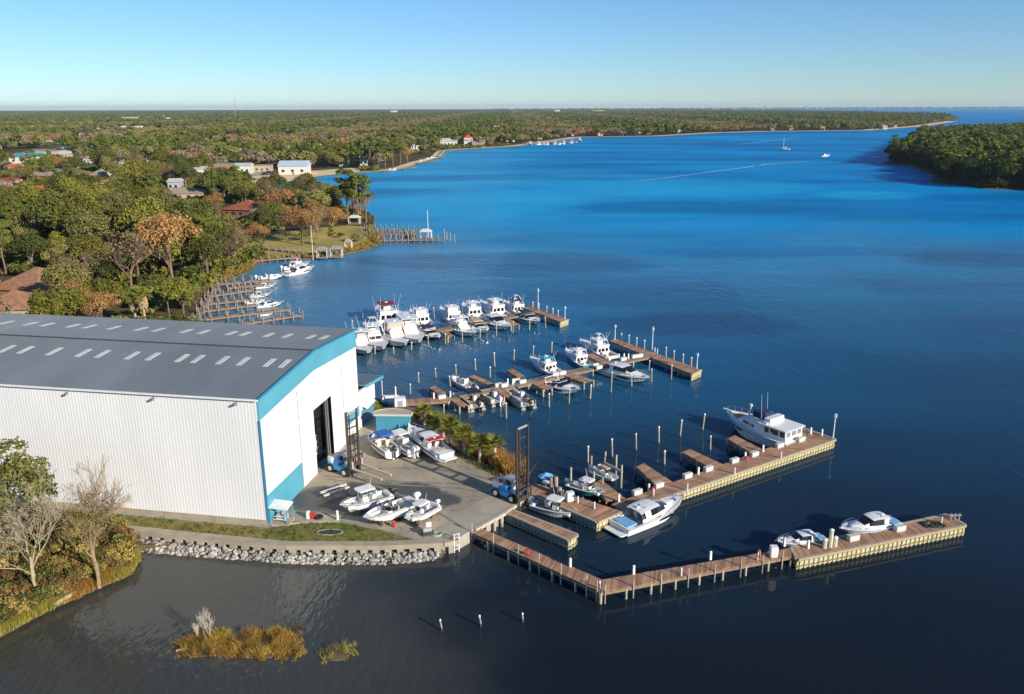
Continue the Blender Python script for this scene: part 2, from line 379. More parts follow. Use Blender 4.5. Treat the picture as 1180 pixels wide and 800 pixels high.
# land -----------------------------------------------------------
gm = bpy.data.materials.new('wooded ground'); gm.use_nodes = True; t = gm.node_tree; N = t.nodes; L = t.links; b = N['Principled BSDF']
geo = N.new('ShaderNodeNewGeometry'); b.inputs['Roughness'].default_value = .95; b.inputs['Specular IOR Level'].default_value = .1
c1 = mixc(mrange(noise(.05, 4, (1, 1, 1)), .38, .62), (.055, .060, .020), (.15, .105, .05))
L.new(mixc(mrange(noise(.6, 4, (1, 1, 1)), .4, .75), c1, (.09, .085, .035)), b.inputs['Base Color'])
bank_m = M('muddy bank', (.13, .09, .05), .95, .3, .4, world=True, bump=.4)
struct(sheet('ground', LAND, LZ, [gm, bank_m], skirt=1.2, depth=.9))
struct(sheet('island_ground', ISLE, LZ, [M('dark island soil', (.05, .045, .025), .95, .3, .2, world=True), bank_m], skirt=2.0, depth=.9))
# pale strip of beach along the far shore
def ribbon(name, pts, wd, z, mat, side=1):
    m = MB(); P = [Vector((p[0], p[1], 0)) for p in pts]; A = []; B = []
    for k in range(len(P)):
        d = (P[min(k + 1, len(P) - 1)] - P[max(k - 1, 0)]).normalized(); nrm = Vector((-d.y, d.x, 0)) * side
        ww = wd[k] if isinstance(wd, (list, tuple)) else wd
        A.append(P[k] + Vector((0, 0, z))); B.append(P[k] + nrm * ww + Vector((0, 0, z)))
    for k in range(len(P) - 1):
        q = [A[k], A[k + 1], B[k + 1], B[k]]
        if (q[1] - q[0]).cross(q[2] - q[0]).z < 0: q.reverse()
        m.poly(q)
    return m.build(name, mat)
i0 = SHORE.index((414, 198.8)); i1 = SHORE.index((1104, 139.8))
far = [SHORE_W[k] for k in range(i0, i1 + 1)]
struct(ribbon('far_beach', far, [4, 5, 8, 8, 8, 8, 8, 9, 12, 14, 14, 16, 18, 20, 22, 26, 30, 30], LZ + .06, sand, 1))
struct(sheet('beach', gp([(318, 213.5), (345, 206), (372, 203), (414, 198.6), (416, 193.5), (395, 194.5), (352, 197.5), (300, 202), (272, 207.5), (290, 215)], LZ), LZ + .1, [sand]))
struct(sheet('parking_lot', gp([(228, 204), (262, 198), (300, 199), (345, 199), (380, 197.5), (340, 200), (290, 208), (240, 211)], LZ), LZ + .05, [conc_l]))
struct(sheet('lawn', gp([(262, 318), (258, 302), (272, 288), (300, 276), (318, 270), (352, 264), (400, 260), (430, 262), (437, 270), (440, 278), (425, 284.5), (404, 289.5), (384, 292.5), (330, 297.5), (297, 302), (283, 313)], LZ), LZ + .07,
       [M('dry lawn', (.50, .37, .10), .95, .1, .06, col2=(.25, .24, .055), world=True, bump=.2)]))
struct(sheet('road', gp([(0, 191), (40, 184), (62, 178), (84, 168), (100, 160), (112, 152), (116, 146), (113, 146), (105, 152), (90, 160), (70, 169), (40, 178), (0, 183)], LZ), LZ + .05, [asphalt]))
struct(sheet('shop_forecourt', gp([(-40, 196), (0, 190), (32, 188.5), (60, 178.5), (64, 172), (40, 172), (10, 180), (-40, 186)], LZ), LZ + .09, [conc_l]))

# marina yard ------------------------------------------------------
CX0, CY0, TH = -23.66, 72.5, .1787
BU = Vector((-math.cos(TH), math.sin(TH), 0)); BW = Vector((math.sin(TH), math.cos(TH), 0)); BC = Vector((CX0, CY0, 0)); BWID, BLEN = 25.4, 96.0
def B(a, b_, z): return BC + BU * a + BW * b_ + Vector((0, 0, z))
PZ = 1.2
asph = bpy.data.materials.new('yard asphalt'); asph.use_nodes = True; t = asph.node_tree; N = t.nodes; L = t.links; b = N['Principled BSDF']
geo = N.new('ShaderNodeNewGeometry'); b.inputs['Roughness'].default_value = .8
dry = mixc(mrange(noise(.22, 5, (1, .45, 1), R(-20)), .35, .68), (.30, .262, .195), (.48, .405, .29))
dry = mixc(mrange(noise(2.2, 5, (1, 1, 1)), .55, .75), dry, (.15, .135, .11))
# washed-down wet patch round the parked boats
sp = N.new('ShaderNodeSeparateXYZ'); L.new(geo.outputs['Position'], sp.inputs[0])
wx, wy = G(425, 577, PZ).x, G(425, 577, PZ).y
ex = math2('DIVIDE', math2('SUBTRACT', sp.outputs['X'], wx), 9.5); ey = math2('DIVIDE', math2('SUBTRACT', sp.outputs['Y'], wy + .6), 4.2)
dist = math2('SQRT', math2('ADD', math2('MULTIPLY', ex, ex), math2('MULTIPLY', ey, ey)), 0)
wet = mrange(math2('ADD', dist, math2('MULTIPLY', noise(.35, 4, (1, .6, 1)), .9)), 1.28, 1.42, 1, 0)
L.new(mixc(wet, dry, (.085, .083, .078)), b.inputs['Base Color'])
L.new(mrange(wet, 0, 1, .85, .55), b.inputs['Roughness'])
PAD = [(-2.2, 0), ] 
pad_px = [(312, 606), (345, 602), (392, 600), (442, 611), (478, 622), (511, 623), (528, 620), (546, 609.5), (580, 590), (604, 572), (590, 560), (560, 540), (520, 517), (492, 499), (470, 487), (440, 478), (424, 474)]
padw = [G(x, y, PZ) for x, y in pad_px] + [B(0, 31.5, PZ), B(0, 0, PZ)]
struct(sheet('boatyard_pavement', padw, PZ, [asph, conc], skirt=.05, depth=1.6))
struct(sheet('slip_apron', [G(x, y, PZ) for x, y in [(486, 620.5), (511, 622.6), (527, 619.8), (545, 609.3), (579, 590), (603, 572.3), (590, 561.5), (566, 570), (528, 592)]], PZ + .005, [M('worn concrete apron', (.33, .30, .235), .85, .1, .5, col2=(.43, .385, .29), world=True, bump=.2)]))
tm_ = M('tyre marks', (.165, .15, .12), .85, .1, .9, col2=(.30, .275, .215), world=True)
for k, pts_ in enumerate((((372, 549), (410, 553), (460, 556), (520, 558), (575, 563)), ((376, 553), (414, 557), (462, 560), (520, 563), (570, 569)), ((392, 545), (440, 541), (490, 540), (545, 548), (585, 560)), ((430, 560), (470, 575), (505, 592), (530, 608)))):
    struct(ribbon('tyre_mark', [G(x, y, PZ) for x, y in pts_], .34, PZ + .009 + .003 * k, tm_))
struct(sheet('building_slab', [B(-.15, -.5, 0), B(-.15, BWID + 7, 0), B(BLEN, BWID + 7, 0), B(BLEN, -.5, 0)], PZ - .02, [conc], skirt=.02, depth=1.4))
# grass strip between shed and sea wall
lawn_m = M('bank grass', (.115, .145, .022), .95, .1, .35, col2=(.26, .20, .06), world=True, bump=.3)
gs = [(40, 590), (100, 596), (140, 600), (200, 606), (300, 609.5), (345, 606), (392, 603), (442, 613), (474, 622), (440, 627), (330, 627), (250, 618), (130, 605), (40, 600)]
gsw = [B(40, -.52, 0), B(0.2, -.52, 0), G(322, 606, PZ), G(345, 603, PZ), G(392, 601.5, PZ), G(442, 612, PZ), G(478, 622.6, PZ)]
wall_line = [G(x, y, PZ) for x, y in [(20, 598), (90, 603), (133, 607.5), (200, 615), (262, 621), (330, 627.5), (440, 627.5), (511, 624.5), (528, 621)]]
gsw2 = gsw + [p + Vector((0, .45, 0)) for p in reversed(wall_line[:-2])]
struct(sheet('grass_strip', gsw2, PZ - .05, [lawn_m, bank_m], skirt=.02, depth=1.2))
m = MB()
P0 = [Vector(p) for p in wall_line]
rg = random.Random(3)
def blades(m, pos, n, h, wd, spread, lean=.3, rg=rg):
    for _ in range(n):
        a = rg.uniform(0, 6.283); r_ = spread * math.sqrt(rg.random()); x = pos[0] + math.cos(a) * r_; y = pos[1] + math.sin(a) * r_
        hh = h * rg.uniform(.55, 1.15); a2 = rg.uniform(0, 6.283); wx_, wy_ = math.cos(a2) * wd / 2, math.sin(a2) * wd / 2
        lx, ly = rg.gauss(0, lean) * hh, rg.gauss(0, lean) * hh
        i = len(m.v); m.v += [(x - wx_, y - wy_, pos[2]), (x + wx_, y + wy_, pos[2]), (x + lx, y + ly, pos[2] + hh)]; m.f.append((i, i + 1, i + 2)); m.mi.append(0)
gpoly = [(p.x, p.y) for p in gsw2]
bx0, bx1 = min(p[0] for p in gpoly), max(p[0] for p in gpoly); by0, by1 = min(p[1] for p in gpoly), max(p[1] for p in gpoly)
for _ in range(2600):
    x, y = rg.uniform(max(bx0, -52), bx1), rg.uniform(by0, by1)
    if inside(x, y, gpoly): blades(m, (x, y, PZ - .05), 6, .16, .07, .3)
stuff(m.build('lawn_grass', grass_g))

# concrete-capped sea wall with dark weep gaps
sw = thing('sea_wall', 'long low concrete capped sea wall with square gaps above the riprap', 'sea wall', P0[0])
m = MB(); m2 = MB()
for k in range(len(P0) - 1):
    a, c = P0[k], P0[k + 1]; d = (c - a).normalized(); nrm = Vector((d.y, -d.x, 0))
    q = [a - nrm * .55, c - nrm * .55, c + nrm * .3, a + nrm * .3]
    m.hexa([p + Vector((0, 0, -.42)) for p in (q[3], q[2], q[1], q[0])] + [p + Vector((0, 0, .04 + .002 * (k % 2))) for p in (q[3], q[2], q[1], q[0])])
m.build('cap_beam', conc_l, sw, P0[0])
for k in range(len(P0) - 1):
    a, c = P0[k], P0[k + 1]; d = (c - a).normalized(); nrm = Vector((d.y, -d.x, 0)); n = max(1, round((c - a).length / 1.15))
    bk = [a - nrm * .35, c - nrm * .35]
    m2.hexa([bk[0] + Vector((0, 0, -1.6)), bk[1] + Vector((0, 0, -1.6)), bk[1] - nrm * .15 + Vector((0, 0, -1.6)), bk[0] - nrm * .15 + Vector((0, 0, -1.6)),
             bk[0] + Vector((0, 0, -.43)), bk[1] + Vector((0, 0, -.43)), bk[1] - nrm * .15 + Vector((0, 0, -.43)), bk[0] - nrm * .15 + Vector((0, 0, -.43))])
    if k < 1: continue
    for j in range(n):
        p = lerp(a, c, (j + .5) / n); mm = MB(); mm.box((p.x - nrm.x * .05, p.y - nrm.y * .05, PZ - 1.02), (.62, .6, 1.18), rz=math.atan2(d.y, d.x)); mm.build('pier', conc, sw, P0[0])
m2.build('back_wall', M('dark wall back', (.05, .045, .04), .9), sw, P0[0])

# riprap
def rock_mesh(seed):
    bmx = bmesh.new(); bmesh.ops.create_icosphere(bmx, subdivisions=1, radius=1); q = random.Random(seed)
    for v in bmx.verts: v.co = v.co * q.uniform(.68, 1.12); v.co.z *= .75; v.co.x *= 1.15
    me = bpy.data.meshes.new('stone'); bmx.to_mesh(me); bmx.free(); me.materials.append(rock_m); return me
rocks = [rock_mesh(k) for k in range(7)]
rr = thing('riprap_bank', 'band of pale broken rocks piled along the foot of the sea wall', 'riprap', P0[2])
top = [p + Vector((0, -.55, -.82)) for p in P0[2:-1]]; toe = [G(x, y, -.1) for x, y in [(146, 635), (200, 640), (262, 645), (330, 650), (440, 651.5), (508, 646)]]
rq = random.Random(5); cnt = 0; mj = MB()
seglen = [(top[k + 1] - top[k]).length for k in range(len(top) - 1)]; tot = sum(seglen)
def rr_at(s, v):
    for k, l in enumerate(seglen):
        if s <= l or k == len(seglen) - 1: return lerp(lerp(top[k], top[k + 1], s / l), lerp(toe[k], toe[k + 1], s / l), v)
        s -= l
cells = []
for i in range(int(tot / .33)):
    for v in (0.02, .2, .38, .56, .74, .92, 1.02): cells.append((i * .33 + rq.uniform(-.2, .2), v + rq.uniform(-.07, .07)))
rq.shuffle(cells)
for s, v in cells:
    p = rr_at(min(max(s, .02), tot - .02), v); sc = .11 + .22 * rq.random() ** 1.6
    p = p + Vector((0, 0, rq.uniform(-.05, .12)))
    if cnt < 300 and sc > .15:
        ob = bpy.data.objects.new('stone', rocks[cnt % 7]); COL.objects.link(ob); ob.parent = rr; ob.location = p - P0[2]
        ob.rotation_euler = (rq.uniform(-.6, .6), rq.uniform(-.6, .6), rq.uniform(0, 6.28)); ob.scale = (sc, sc, sc); cnt += 1
    else:
        me = rocks[rq.randrange(7)]; i = len(mj.v); rz = Matrix.Rotation(rq.uniform(0, 6.28), 3, 'Z') @ Matrix.Rotation(rq.uniform(-.7, .7), 3, 'X')
        mj.v += [tuple((rz @ v_.co) * sc + p) for v_ in me.vertices]; mj.f += [tuple(i + x for x in pl.vertices) for pl in me.polygons]; mj.mi += [0] * len(me.polygons)
stuff(mj.build('stone_fill', rock_m, rr, P0[2]))
m = MB()
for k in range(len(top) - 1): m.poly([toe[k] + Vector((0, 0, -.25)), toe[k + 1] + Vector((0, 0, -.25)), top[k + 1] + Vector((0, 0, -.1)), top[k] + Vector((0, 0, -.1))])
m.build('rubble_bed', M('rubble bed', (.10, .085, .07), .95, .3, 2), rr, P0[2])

# ================================================================ BOAT SHED
shed = thing('boat_shed', 'huge white metal boat storage shed with grey low pitched roof and turquoise gable band', 'boat shed', BC)
EV, RG = 14.15, 15.1
def ribbed(a0, a1, pitch, fn, m):
    """fn(a, out) -> (lower point, upper point)"""
    n = int((a1 - a0) / pitch); prof = []
    for k in range(n):
        a = a0 + k * pitch
        prof += [(a, 0), (a + pitch * .62, 0), (a + pitch * .72, 1), (a + pitch * .90, 1)]
    prof.append((a0 + n * pitch, 0))
    for k in range(len(prof) - 1):
        l0, u0 = fn(*prof[k]); l1, u1 = fn(*prof[k + 1]); m.poly([l0, u0, u1, l1])
m = MB(); ribbed(0, BLEN, .34, lambda a, o_: (B(a, -.010 * o_, PZ + .45), B(a, -.010 * o_, EV - .05)), m); m.build('side_wall', wall_w, shed, BC)
m = MB(); m.hexa([B(-.05, -.1, PZ - .1), B(BLEN, -.1, PZ - .1), B(BLEN, .1, PZ - .1), B(-.05, .1, PZ - .1), B(-.05, -.1, PZ + .45), B(BLEN, -.1, PZ + .45), B(BLEN, .1, PZ + .45), B(-.05, .1, PZ + .45)]); m.build('base_curb', conc_l, shed, BC)
m = MB(); ribbed(-.2, BLEN, .32, lambda a, o_: (B(a, -.25, EV - .02 + .045 * o_), B(a, BWID / 2, RG + .045 * o_)), m); m.build('roof', roof_m, shed, BC)
m = MB(); ribbed(-.2, BLEN, .32, lambda a, o_: (B(a, BWID / 2, RG + .045 * o_), B(a, BWID + .25, EV - .02 + .045 * o_)), m); m.build('roof', roof_m, shed, BC)
m = MB(); m.tube([B(-.15, BWID / 2, RG + .06), B(BLEN, BWID / 2, RG + .06)], .10, 6); m.build('ridge_cap', dgrey, shed, BC)
m = MB(); m.bar(B(-.2, -.3, EV - .09), B(BLEN, -.3, EV - .09), .18, .16); m.build('gutter', wpaint, shed, BC)
m = MB(); m.poly([B(0.05, BWID, PZ), B(BLEN, BWID, PZ), B(BLEN, BWID, EV - .03), B(0.05, BWID, EV - .03)]); m.poly([B(BLEN, 0, PZ), B(BLEN, 0, EV - .1), B(BLEN, BWID, EV - .1), B(BLEN, BWID, PZ)]); m.build('rear_wall', wall_w, shed, BC)
def roof_z(b_): return EV + (RG - EV) * (1 - abs(b_ - BWID / 2) / (BWID / 2))
for b_, L_ in ((19.55, [46.5, 43.1, 39.7, 37.4, 33.9, 31.6, 28.3, 24.7, 22.4, 18.8, 16.5, 13.0, 11.3, 8.3, 6.0, 3.1, 1.5]), (8.65, [37, 33.6, 31.3, 27.8, 24.3, 22.0, 18.5, 16.1, 12.7, 10.9, 8.1, 5.8, 2.9, 1.2])):
    for a in L_:
        m = MB(); lo, hi = b_ - 1.1, b_ + 1.1
        m.hexa([B(a - .29, lo, roof_z(lo) + .03), B(a + .29, lo, roof_z(lo) + .03), B(a + .29, hi, roof_z(hi) + .03), B(a - .29, hi, roof_z(hi) + .03),
                B(a - .29, lo, roof_z(lo) + .08), B(a + .29, lo, roof_z(lo) + .08), B(a + .29, hi, roof_z(hi) + .08), B(a - .29, hi, roof_z(hi) + .08)]); m.f = [tuple(reversed(f)) for f in m.f]
        m.build('roof_light', sky_l, shed, BC)
# gable end: white sheeting above and beside the opening
DB0, DB1, DZ = 11.95, 17.0, 8.85
def gq(m, b0, b1, z0, z1, a=0.0, th=.06):
    p = [(b0, z0), (b1, z0), (b1, z1), (b0, z1)]
    m.hexa([B(a + th, x, z) for x, z in p] + [B(a, x, z) for x, z in p]); 
def wallpart(name, mat, b0, b1, z0, z1, a=0.0, th=.06): m = MB(); gq(m, b0, b1, z0, z1, a, th); m.f = [tuple(reversed(f)) for f in m.f]; return m.build(name, mat, shed, BC)
BAND = 2.22
for b0, b1 in ((0.0, 8.2), (8.24, DB0), (DB1, 20.4), (20.44, BWID)): wallpart('gable_panel', wall_w, b0, b1, PZ, EV - BAND + .9)
wallpart('gable_panel', wall_w, DB0 + .003, DB1 - .003, DZ, EV - BAND + .898, .004)
m = MB()
for b0, b1 in ((-.02, BWID / 2), (BWID / 2, BWID + .02)):
    m.hexa([B(-.05, b0, roof_z(b0) - BAND), B(-.05, b1, roof_z(b1) - BAND), B(.08, b1, roof_z(b1) - BAND), B(.08, b0, roof_z(b0) - BAND), B(-.05, b0, roof_z(b0) - .05), B(-.05, b1, roof_z(b1) - .05), B(.08, b1, roof_z(b1) - .05), B(.08, b0, roof_z(b0) - .05)])
m.build('gable_band', turq, shed, BC)
m = MB()
for b0, b1 in ((-.3, BWID / 2), (BWID / 2, BWID + .3)): m.bar(B(-.22, b0, roof_z(b0) + .02), B(-.22, b1, roof_z(b1) + .02), .14, .2)
m.build('roof_trim', turq_d, shed, BC)
m = MB(); gq(m, .1, 8.15, PZ + .02, 4.15, -.03, .05); m.build('wainscot', turq, shed, BC)
m = MB(); m.bar(B(-.03, -.02, PZ), B(-.03, -.02, EV - BAND), .16, .16); m.build('corner_trim', turq_d, shed, BC)
m = MB()
for b_ in (8.22, 20.42): m.bar(B(-.04, b_, PZ + .1), B(-.04, b_, EV - BAND + .1), .06, .05)
m.build('panel_joint', mgrey, shed, BC)
m = MB(); m.bar(B(-.1, 8.0, EV - BAND - 3.2 + .05), B(-.1, 20.6, EV - BAND - 3.2 + .05), .1, .18); m.build('door_track', wpaint, shed, BC)
m = MB(); gq(m, 20.5, 25.3, 3.05, 4.35, -.05, .05); m.build('wainscot', turq, shed, BC)
# dark leaf hung inside the opening, with its white script emblem
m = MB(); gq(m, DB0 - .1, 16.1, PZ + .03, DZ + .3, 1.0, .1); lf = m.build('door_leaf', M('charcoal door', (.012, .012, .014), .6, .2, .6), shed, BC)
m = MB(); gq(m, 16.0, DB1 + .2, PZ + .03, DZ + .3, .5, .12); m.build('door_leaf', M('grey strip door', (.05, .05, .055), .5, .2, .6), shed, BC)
m = MB()
for b_ in (16.05, 16.55): m.bar(B(.35, b_, PZ + .1), B(.35, b_, DZ), .08, .08)
m.build('door_post', M('pale door post', (.25, .25, .25), .5), shed, BC)
m = MB()
e0 = (12.75, 2.6)
def sc(pts): m.tube([B(.93, e0[0] + x, e0[1] + z) for x, z in pts], .055, 4)
sc([(1.0 + .55 * math.cos(a), .75 + .95 * math.sin(a)) for a in [x * .5 + 1.0 for x in range(10)]])
sc([(1.35 + .28 * math.cos(a), 1.75 + .42 * math.sin(a)) for a in [x * .6 - .4 for x in range(11)]])
sc([(1.25, 2.0), (1.35, 1.2), (1.5, .2)]); sc([(1.62 + .25 * math.cos(a), .9 + .4 * math.sin(a)) for a in [x * .6 + .5 for x in range(9)]])
sc([(.4, .5), (.9, 1.2), (1.6, 1.5)])
m.build('emblem', wpaint, lf, BC)
# eave lights
for px, py in ((20, 447), (81, 450), (143, 454.5), (207, 458), (266, 462)):
    a = 1.9 + (266 - px) * .143
    m = MB(); m.box(B(a, -.45, EV - .55), (.2, .3, .18), rz=-TH); m.bar(B(a, -.05, EV - .35), B(a, -.4, EV - .42), .06, .06); m.build('flood_light', mgrey, shed, BC)
# annex office
ann = thing('harbour_office', 'small white office with grey roof and turquoise eaves behind the boat shed gable', 'office', B(0, 28.5, PZ))
O = B(0, 28.5, PZ)
m = MB(); q = [B(0, 25.5, PZ), B(0, 31.3, PZ), B(9, 31.3, PZ), B(9, 25.5, PZ)]; m.hexa(q + [p + Vector((0, 0, 4.75)) for p in q]); m.build('wall', wall_w, ann, O)
m = MB(); z0 = PZ + 4.75; q = [B(-.9, 25.45, z0 + .9), B(-.9, 32.1, z0), B(9.4, 32.1, z0), B(9.4, 25.45, z0 + .9)]; m.hexa(q + [p + Vector((0, 0, .15)) for p in q]); m.build('roof', roof_m, ann, O)
m = MB(); m.bar(B(-.92, 25.5, z0 + .82), B(-.92, 32.15, z0 - .02), .1, .4); m.bar(B(-.9, 32.15, z0), B(9.4, 32.15, z0), .1, .35); m.build('fascia', turq, ann, O)
m = MB(); q = [B(0, 25.5, PZ), B(0, 31.3, PZ), B(0, 31.3, PZ + 4.75), B(0, 25.5, PZ + 4.75)]; m.pane(list(reversed(q)), .2, .42, .52, .78); m.build('window', win_d, ann, O)
m = MB(); q = [B(-.7, 26.4, PZ + 2.3), B(-.7, 29.5, PZ + 2.3), B(0, 29.5, PZ + 2.6), B(0, 26.4, PZ + 2.6)]; m.hexa(q + [p + Vector((0, 0, .08)) for p in q]); m.build('awning', wpaint, ann, O)
m = MB(); gq(m, 26, 31.2, PZ + .05, PZ + 2.1, -.04, .04); m.build('door_front', M('muted blue door', (.10, .25, .36), .5), ann, O)  # door front in a duller blue than the fascia
# ================================================================ DOCKS
DK = 1.1
def deck(d, O, a0, a1, b0, b1, z=DK, wood=None, pitch=.2, th=.06):
    """planks laid across from edge a0-a1 to edge b0-b1, joined (each under two pixels wide)"""
    m = MB(); a0, a1, b0, b1 = [Vector((p[0], p[1], 0)) for p in (a0, a1, b0, b1)]
    n = max(2, int((a1 - a0).length / pitch)); q = random.Random(n)
    for k in range(n):
        u0, u1 = (k + .03) / n, (k + .97) / n; zz = z + q.uniform(-.006, .006); e = q.uniform(-.03, .03)
        d0 = (b0 - a0).normalized() * e
        P = [lerp(a0, a1, u0) - d0, lerp(a0, a1, u1) - d0, lerp(b0, b1, u1) + d0, lerp(b0, b1, u0) + d0]
        m.hexa([p + Vector((0, 0, zz - th)) for p in P] + [p + Vector((0, 0, zz)) for p in P])
    stuff(m.build('deck_planks', wood or plank, d, O))
    m = MB()
    for p, r_ in ((a0, a1), (b0, b1)):
        m.bar((p.x, p.y, z - .2), (r_.x, r_.y, z - .2), .12, .24)
    m.bar(lerp(a0, b0, .5) + Vector((0, 0, z - .2)), lerp(a1, b1, .5) + Vector((0, 0, z - .2)), .12, .24)
    m.build('stringer', timber, d, O)
def piling(parent, O, x, y, top, r_=.115, bot=-1.5, cap=False, mat=None):
    m = MB(); m.tube([(x, y, bot), (x, y, .35), (x, y, top)], [r_ * 1.08, r_ * 1.04, r_], 7)
    ob = m.build('piling', mat or pile_m, parent, O, True)
    if cap:
        m = MB(); m.tube([(x, y, top - .02), (x, y, top + .12), (x, y, top + .2)], [r_ * 1.25, r_ * 1.15, .02], 7); m.build('cap', wpaint, ob, None if parent is None else O)
    return ob
def edge_pilings(d, O, a, b_, step, top=DK - .1, off=0.0, ends=True):
    a = Vector(a); b_ = Vector(b_); n = max(1, round((b_ - a).length / step))
    for k in range(n + 1):
        if not ends and k in (0, n): continue
        p = lerp(a, b_, k / n); piling(d, O, p.x, p.y, top)
def sheetpile(d, O, pts, mat, z=DK):
    """corrugated bulkhead face below a timber cap"""
    for k in range(len(pts) - 1):
        a = Vector((pts[k][0], pts[k][1], 0)); c = Vector((pts[k + 1][0], pts[k + 1][1], 0)); L_ = (c - a).length; dr = (c - a) / L_; nr = Vector((dr.y, -dr.x, 0))
        m = MB(); s = 0; prof = []
        while s < L_ - .01:
            prof += [(s, 0), (min(s + .2, L_), 0), (min(s + .27, L_), .11), (min(s + .45, L_), .11)]; s += .52
        prof.append((L_, 0)); last = None
        for s_, o_ in prof:
            p = a + dr * s_ + nr * (o_ - .06)
            if last is not None: m.poly([last + Vector((0, 0, -1.5)), p + Vector((0, 0, -1.5)), p + Vector((0, 0, z - .12)), last + Vector((0, 0, z - .12))])
            last = p
        m.build('sheet_piling', mat, d, O)
        m = MB(); m.bar(a + nr * .06 + Vector((0, 0, z - .06)), c + nr * .06 + Vector((0, 0, z - .06)), .3, .17); m.build('cap_timber', M('bulkhead cap', (.42, .34, .24), .8, .15, 2), d, O)
        m = MB(); m.bar(a + nr * .08 + Vector((0, 0, .3)), c + nr * .08 + Vector((0, 0, .3)), .08, .09); m.build('waler', timber, d, O)
def dthing(name, label, O, group=None): return thing(name, label, 'dock', O, 0, group)
g_ = lambda x, y, z=DK: G(x, y, z)

# outer dock: pier leg from the yard, pier leg seaward, wide bulkheaded platform
O = g_(692, 680); d = dthing('pier', 'long narrow wooden pier on pilings running out from the boatyard corner to a bend', O)
a0, a1, b0, b1 = g_(540, 612), g_(691.5, 682), g_(551.5, 607.5), g_(693.8, 668)
deck(d, O, a0, a1, b0, b1); 
edge_pilings(d, O, a0, a1, 2.4); edge_pilings(d, O, b0, b1, 4.8)
def fitting(p, h, r_=.07, mat=None, name='post'): 
    m = MB(); m.tube([(p.x, p.y, p.z), (p.x, p.y, p.z + h)], r_, 6); return m
for k in (0.02, .2, .4, .56, .72, .9, .97):
    p = lerp(a0, a1, k); piling(d, O, p.x + .1, p.y - .12, DK + 1.0, .06)
O = g_(800, 660); d = dthing('pier', 'narrow wooden pier on pale pilings from the bend to the wide outer platform', O)
a0, a1, b0, b1 = g_(692.5, 682.4), g_(911.5, 640.7), g_(693.8, 668), g_(913.7, 631)
deck(d, O, a0, a1, b0, b1); edge_pilings(d, O, a0, a1, 2.35); edge_pilings(d, O, b0, b1, 4.7)
for k in (0.02, .16, .3, .44, .58, .72, .84, .95):
    p = lerp(a0, a1, k); piling(d, O, p.x, p.y - .12, DK + .75, .06)
O = g_(1010, 620); d = dthing('platform_dock', 'wide plank platform with yellow sheet pile face at the seaward end of the outer pier', O)
a0, a1, b0, b1 = g_(919.3, 643.7), g_(1112, 605), g_(912.5, 630.7), g_(1091.7, 592.9)
deck(d, O, a0, a1, b0, b1); sheetpile(d, O, [b0, a0, a1, b1, b0], sheet_y)
OUT = (a0, a1, b0, b1)

# short finger bulkhead beside the launching slip
O = g_(622, 605); d = dthing('finger_dock', 'short thick finger dock faced with green sheet piles beside the launching slip', O)
a0, a1, b0, b1 = g_(581.4, 589.7), g_(655.6, 622), g_(589, 587.3), g_(664.7, 616)
deck(d, O, a0, a1, b0, b1); sheetpile(d, O, [b0, a0, a1], sheet_t); sheetpile(d, O, [a1, b1, b0], sheet_y)

# launch quay and yacht dock
O = g_(660, 585); d = dthing('quay', 'brown plank quay between the launching slip and the green hulled boats', O)
q0, q1, q2, q3 = g_(606, 566), g_(688, 601), g_(616, 556), g_(719, 576)
deck(d, O, q0, q1, g_(616, 556.5), g_(714, 588.5)); sheetpile(d, O, [q0, q1], sheet_t); sheetpile(d, O, [q1, g_(715.6, 589.5)], sheet_y)
O = g_(840, 550); d = dthing('dock', 'long wide brown yacht dock with a yellow bulkhead face and three short fingers', O)
a0, a1, b0, b1 = g_(716, 589.4), g_(962.4, 506.2), g_(700, 580), g_(919.4, 504)
b0 = g_(705, 581)
deck(d, O, a0, a1, b0, b1); sheetpile(d, O, [a0, a1], sheet_y)
e0, e1 = g_(919.6, 491), g_(962.4, 506)
deck(d, O, g_(921, 504), g_(960, 506.3), g_(921, 491.3), g_(961, 505.6)); sheetpile(d, O, [a1, e0], sheet_t)
edge_pilings(d, O, b0, b1, 5.0)
YD = (a0, a1, b0, b1)
def finger(label, root0, root1, tip0, tip1, z=DK, wood=None):
    O = g_(*root0, z); d = dthing('finger_dock', label, O)
    a, b_, c, e = g_(*root0, z), g_(*tip0, z), g_(*root1, z), g_(*tip1, z)
    deck(d, O, a, b_, c, e, z, wood)
    for p in (b_, e, lerp(a, b_, .5), lerp(c, e, .5)): piling(d, O, p.x, p.y, z - .05, .12)
    return d
finger('narrow finger dock nearest the white express cruiser on the long yacht dock', (758, 561), (777.5, 557), (733.2, 538), (742, 534))
finger('middle finger dock of the three off the long yacht dock', (823, 541.5), (837, 537), (786, 521), (795, 517.5))
finger('finger dock lying beside the big blue grey trawler yacht', (871, 525.5), (885, 521.5), (838.5, 505.5), (847, 501.5))
finger('plank finger dock between the two green hulled boats', (699, 578), (720, 574), (683, 556), (693, 553))

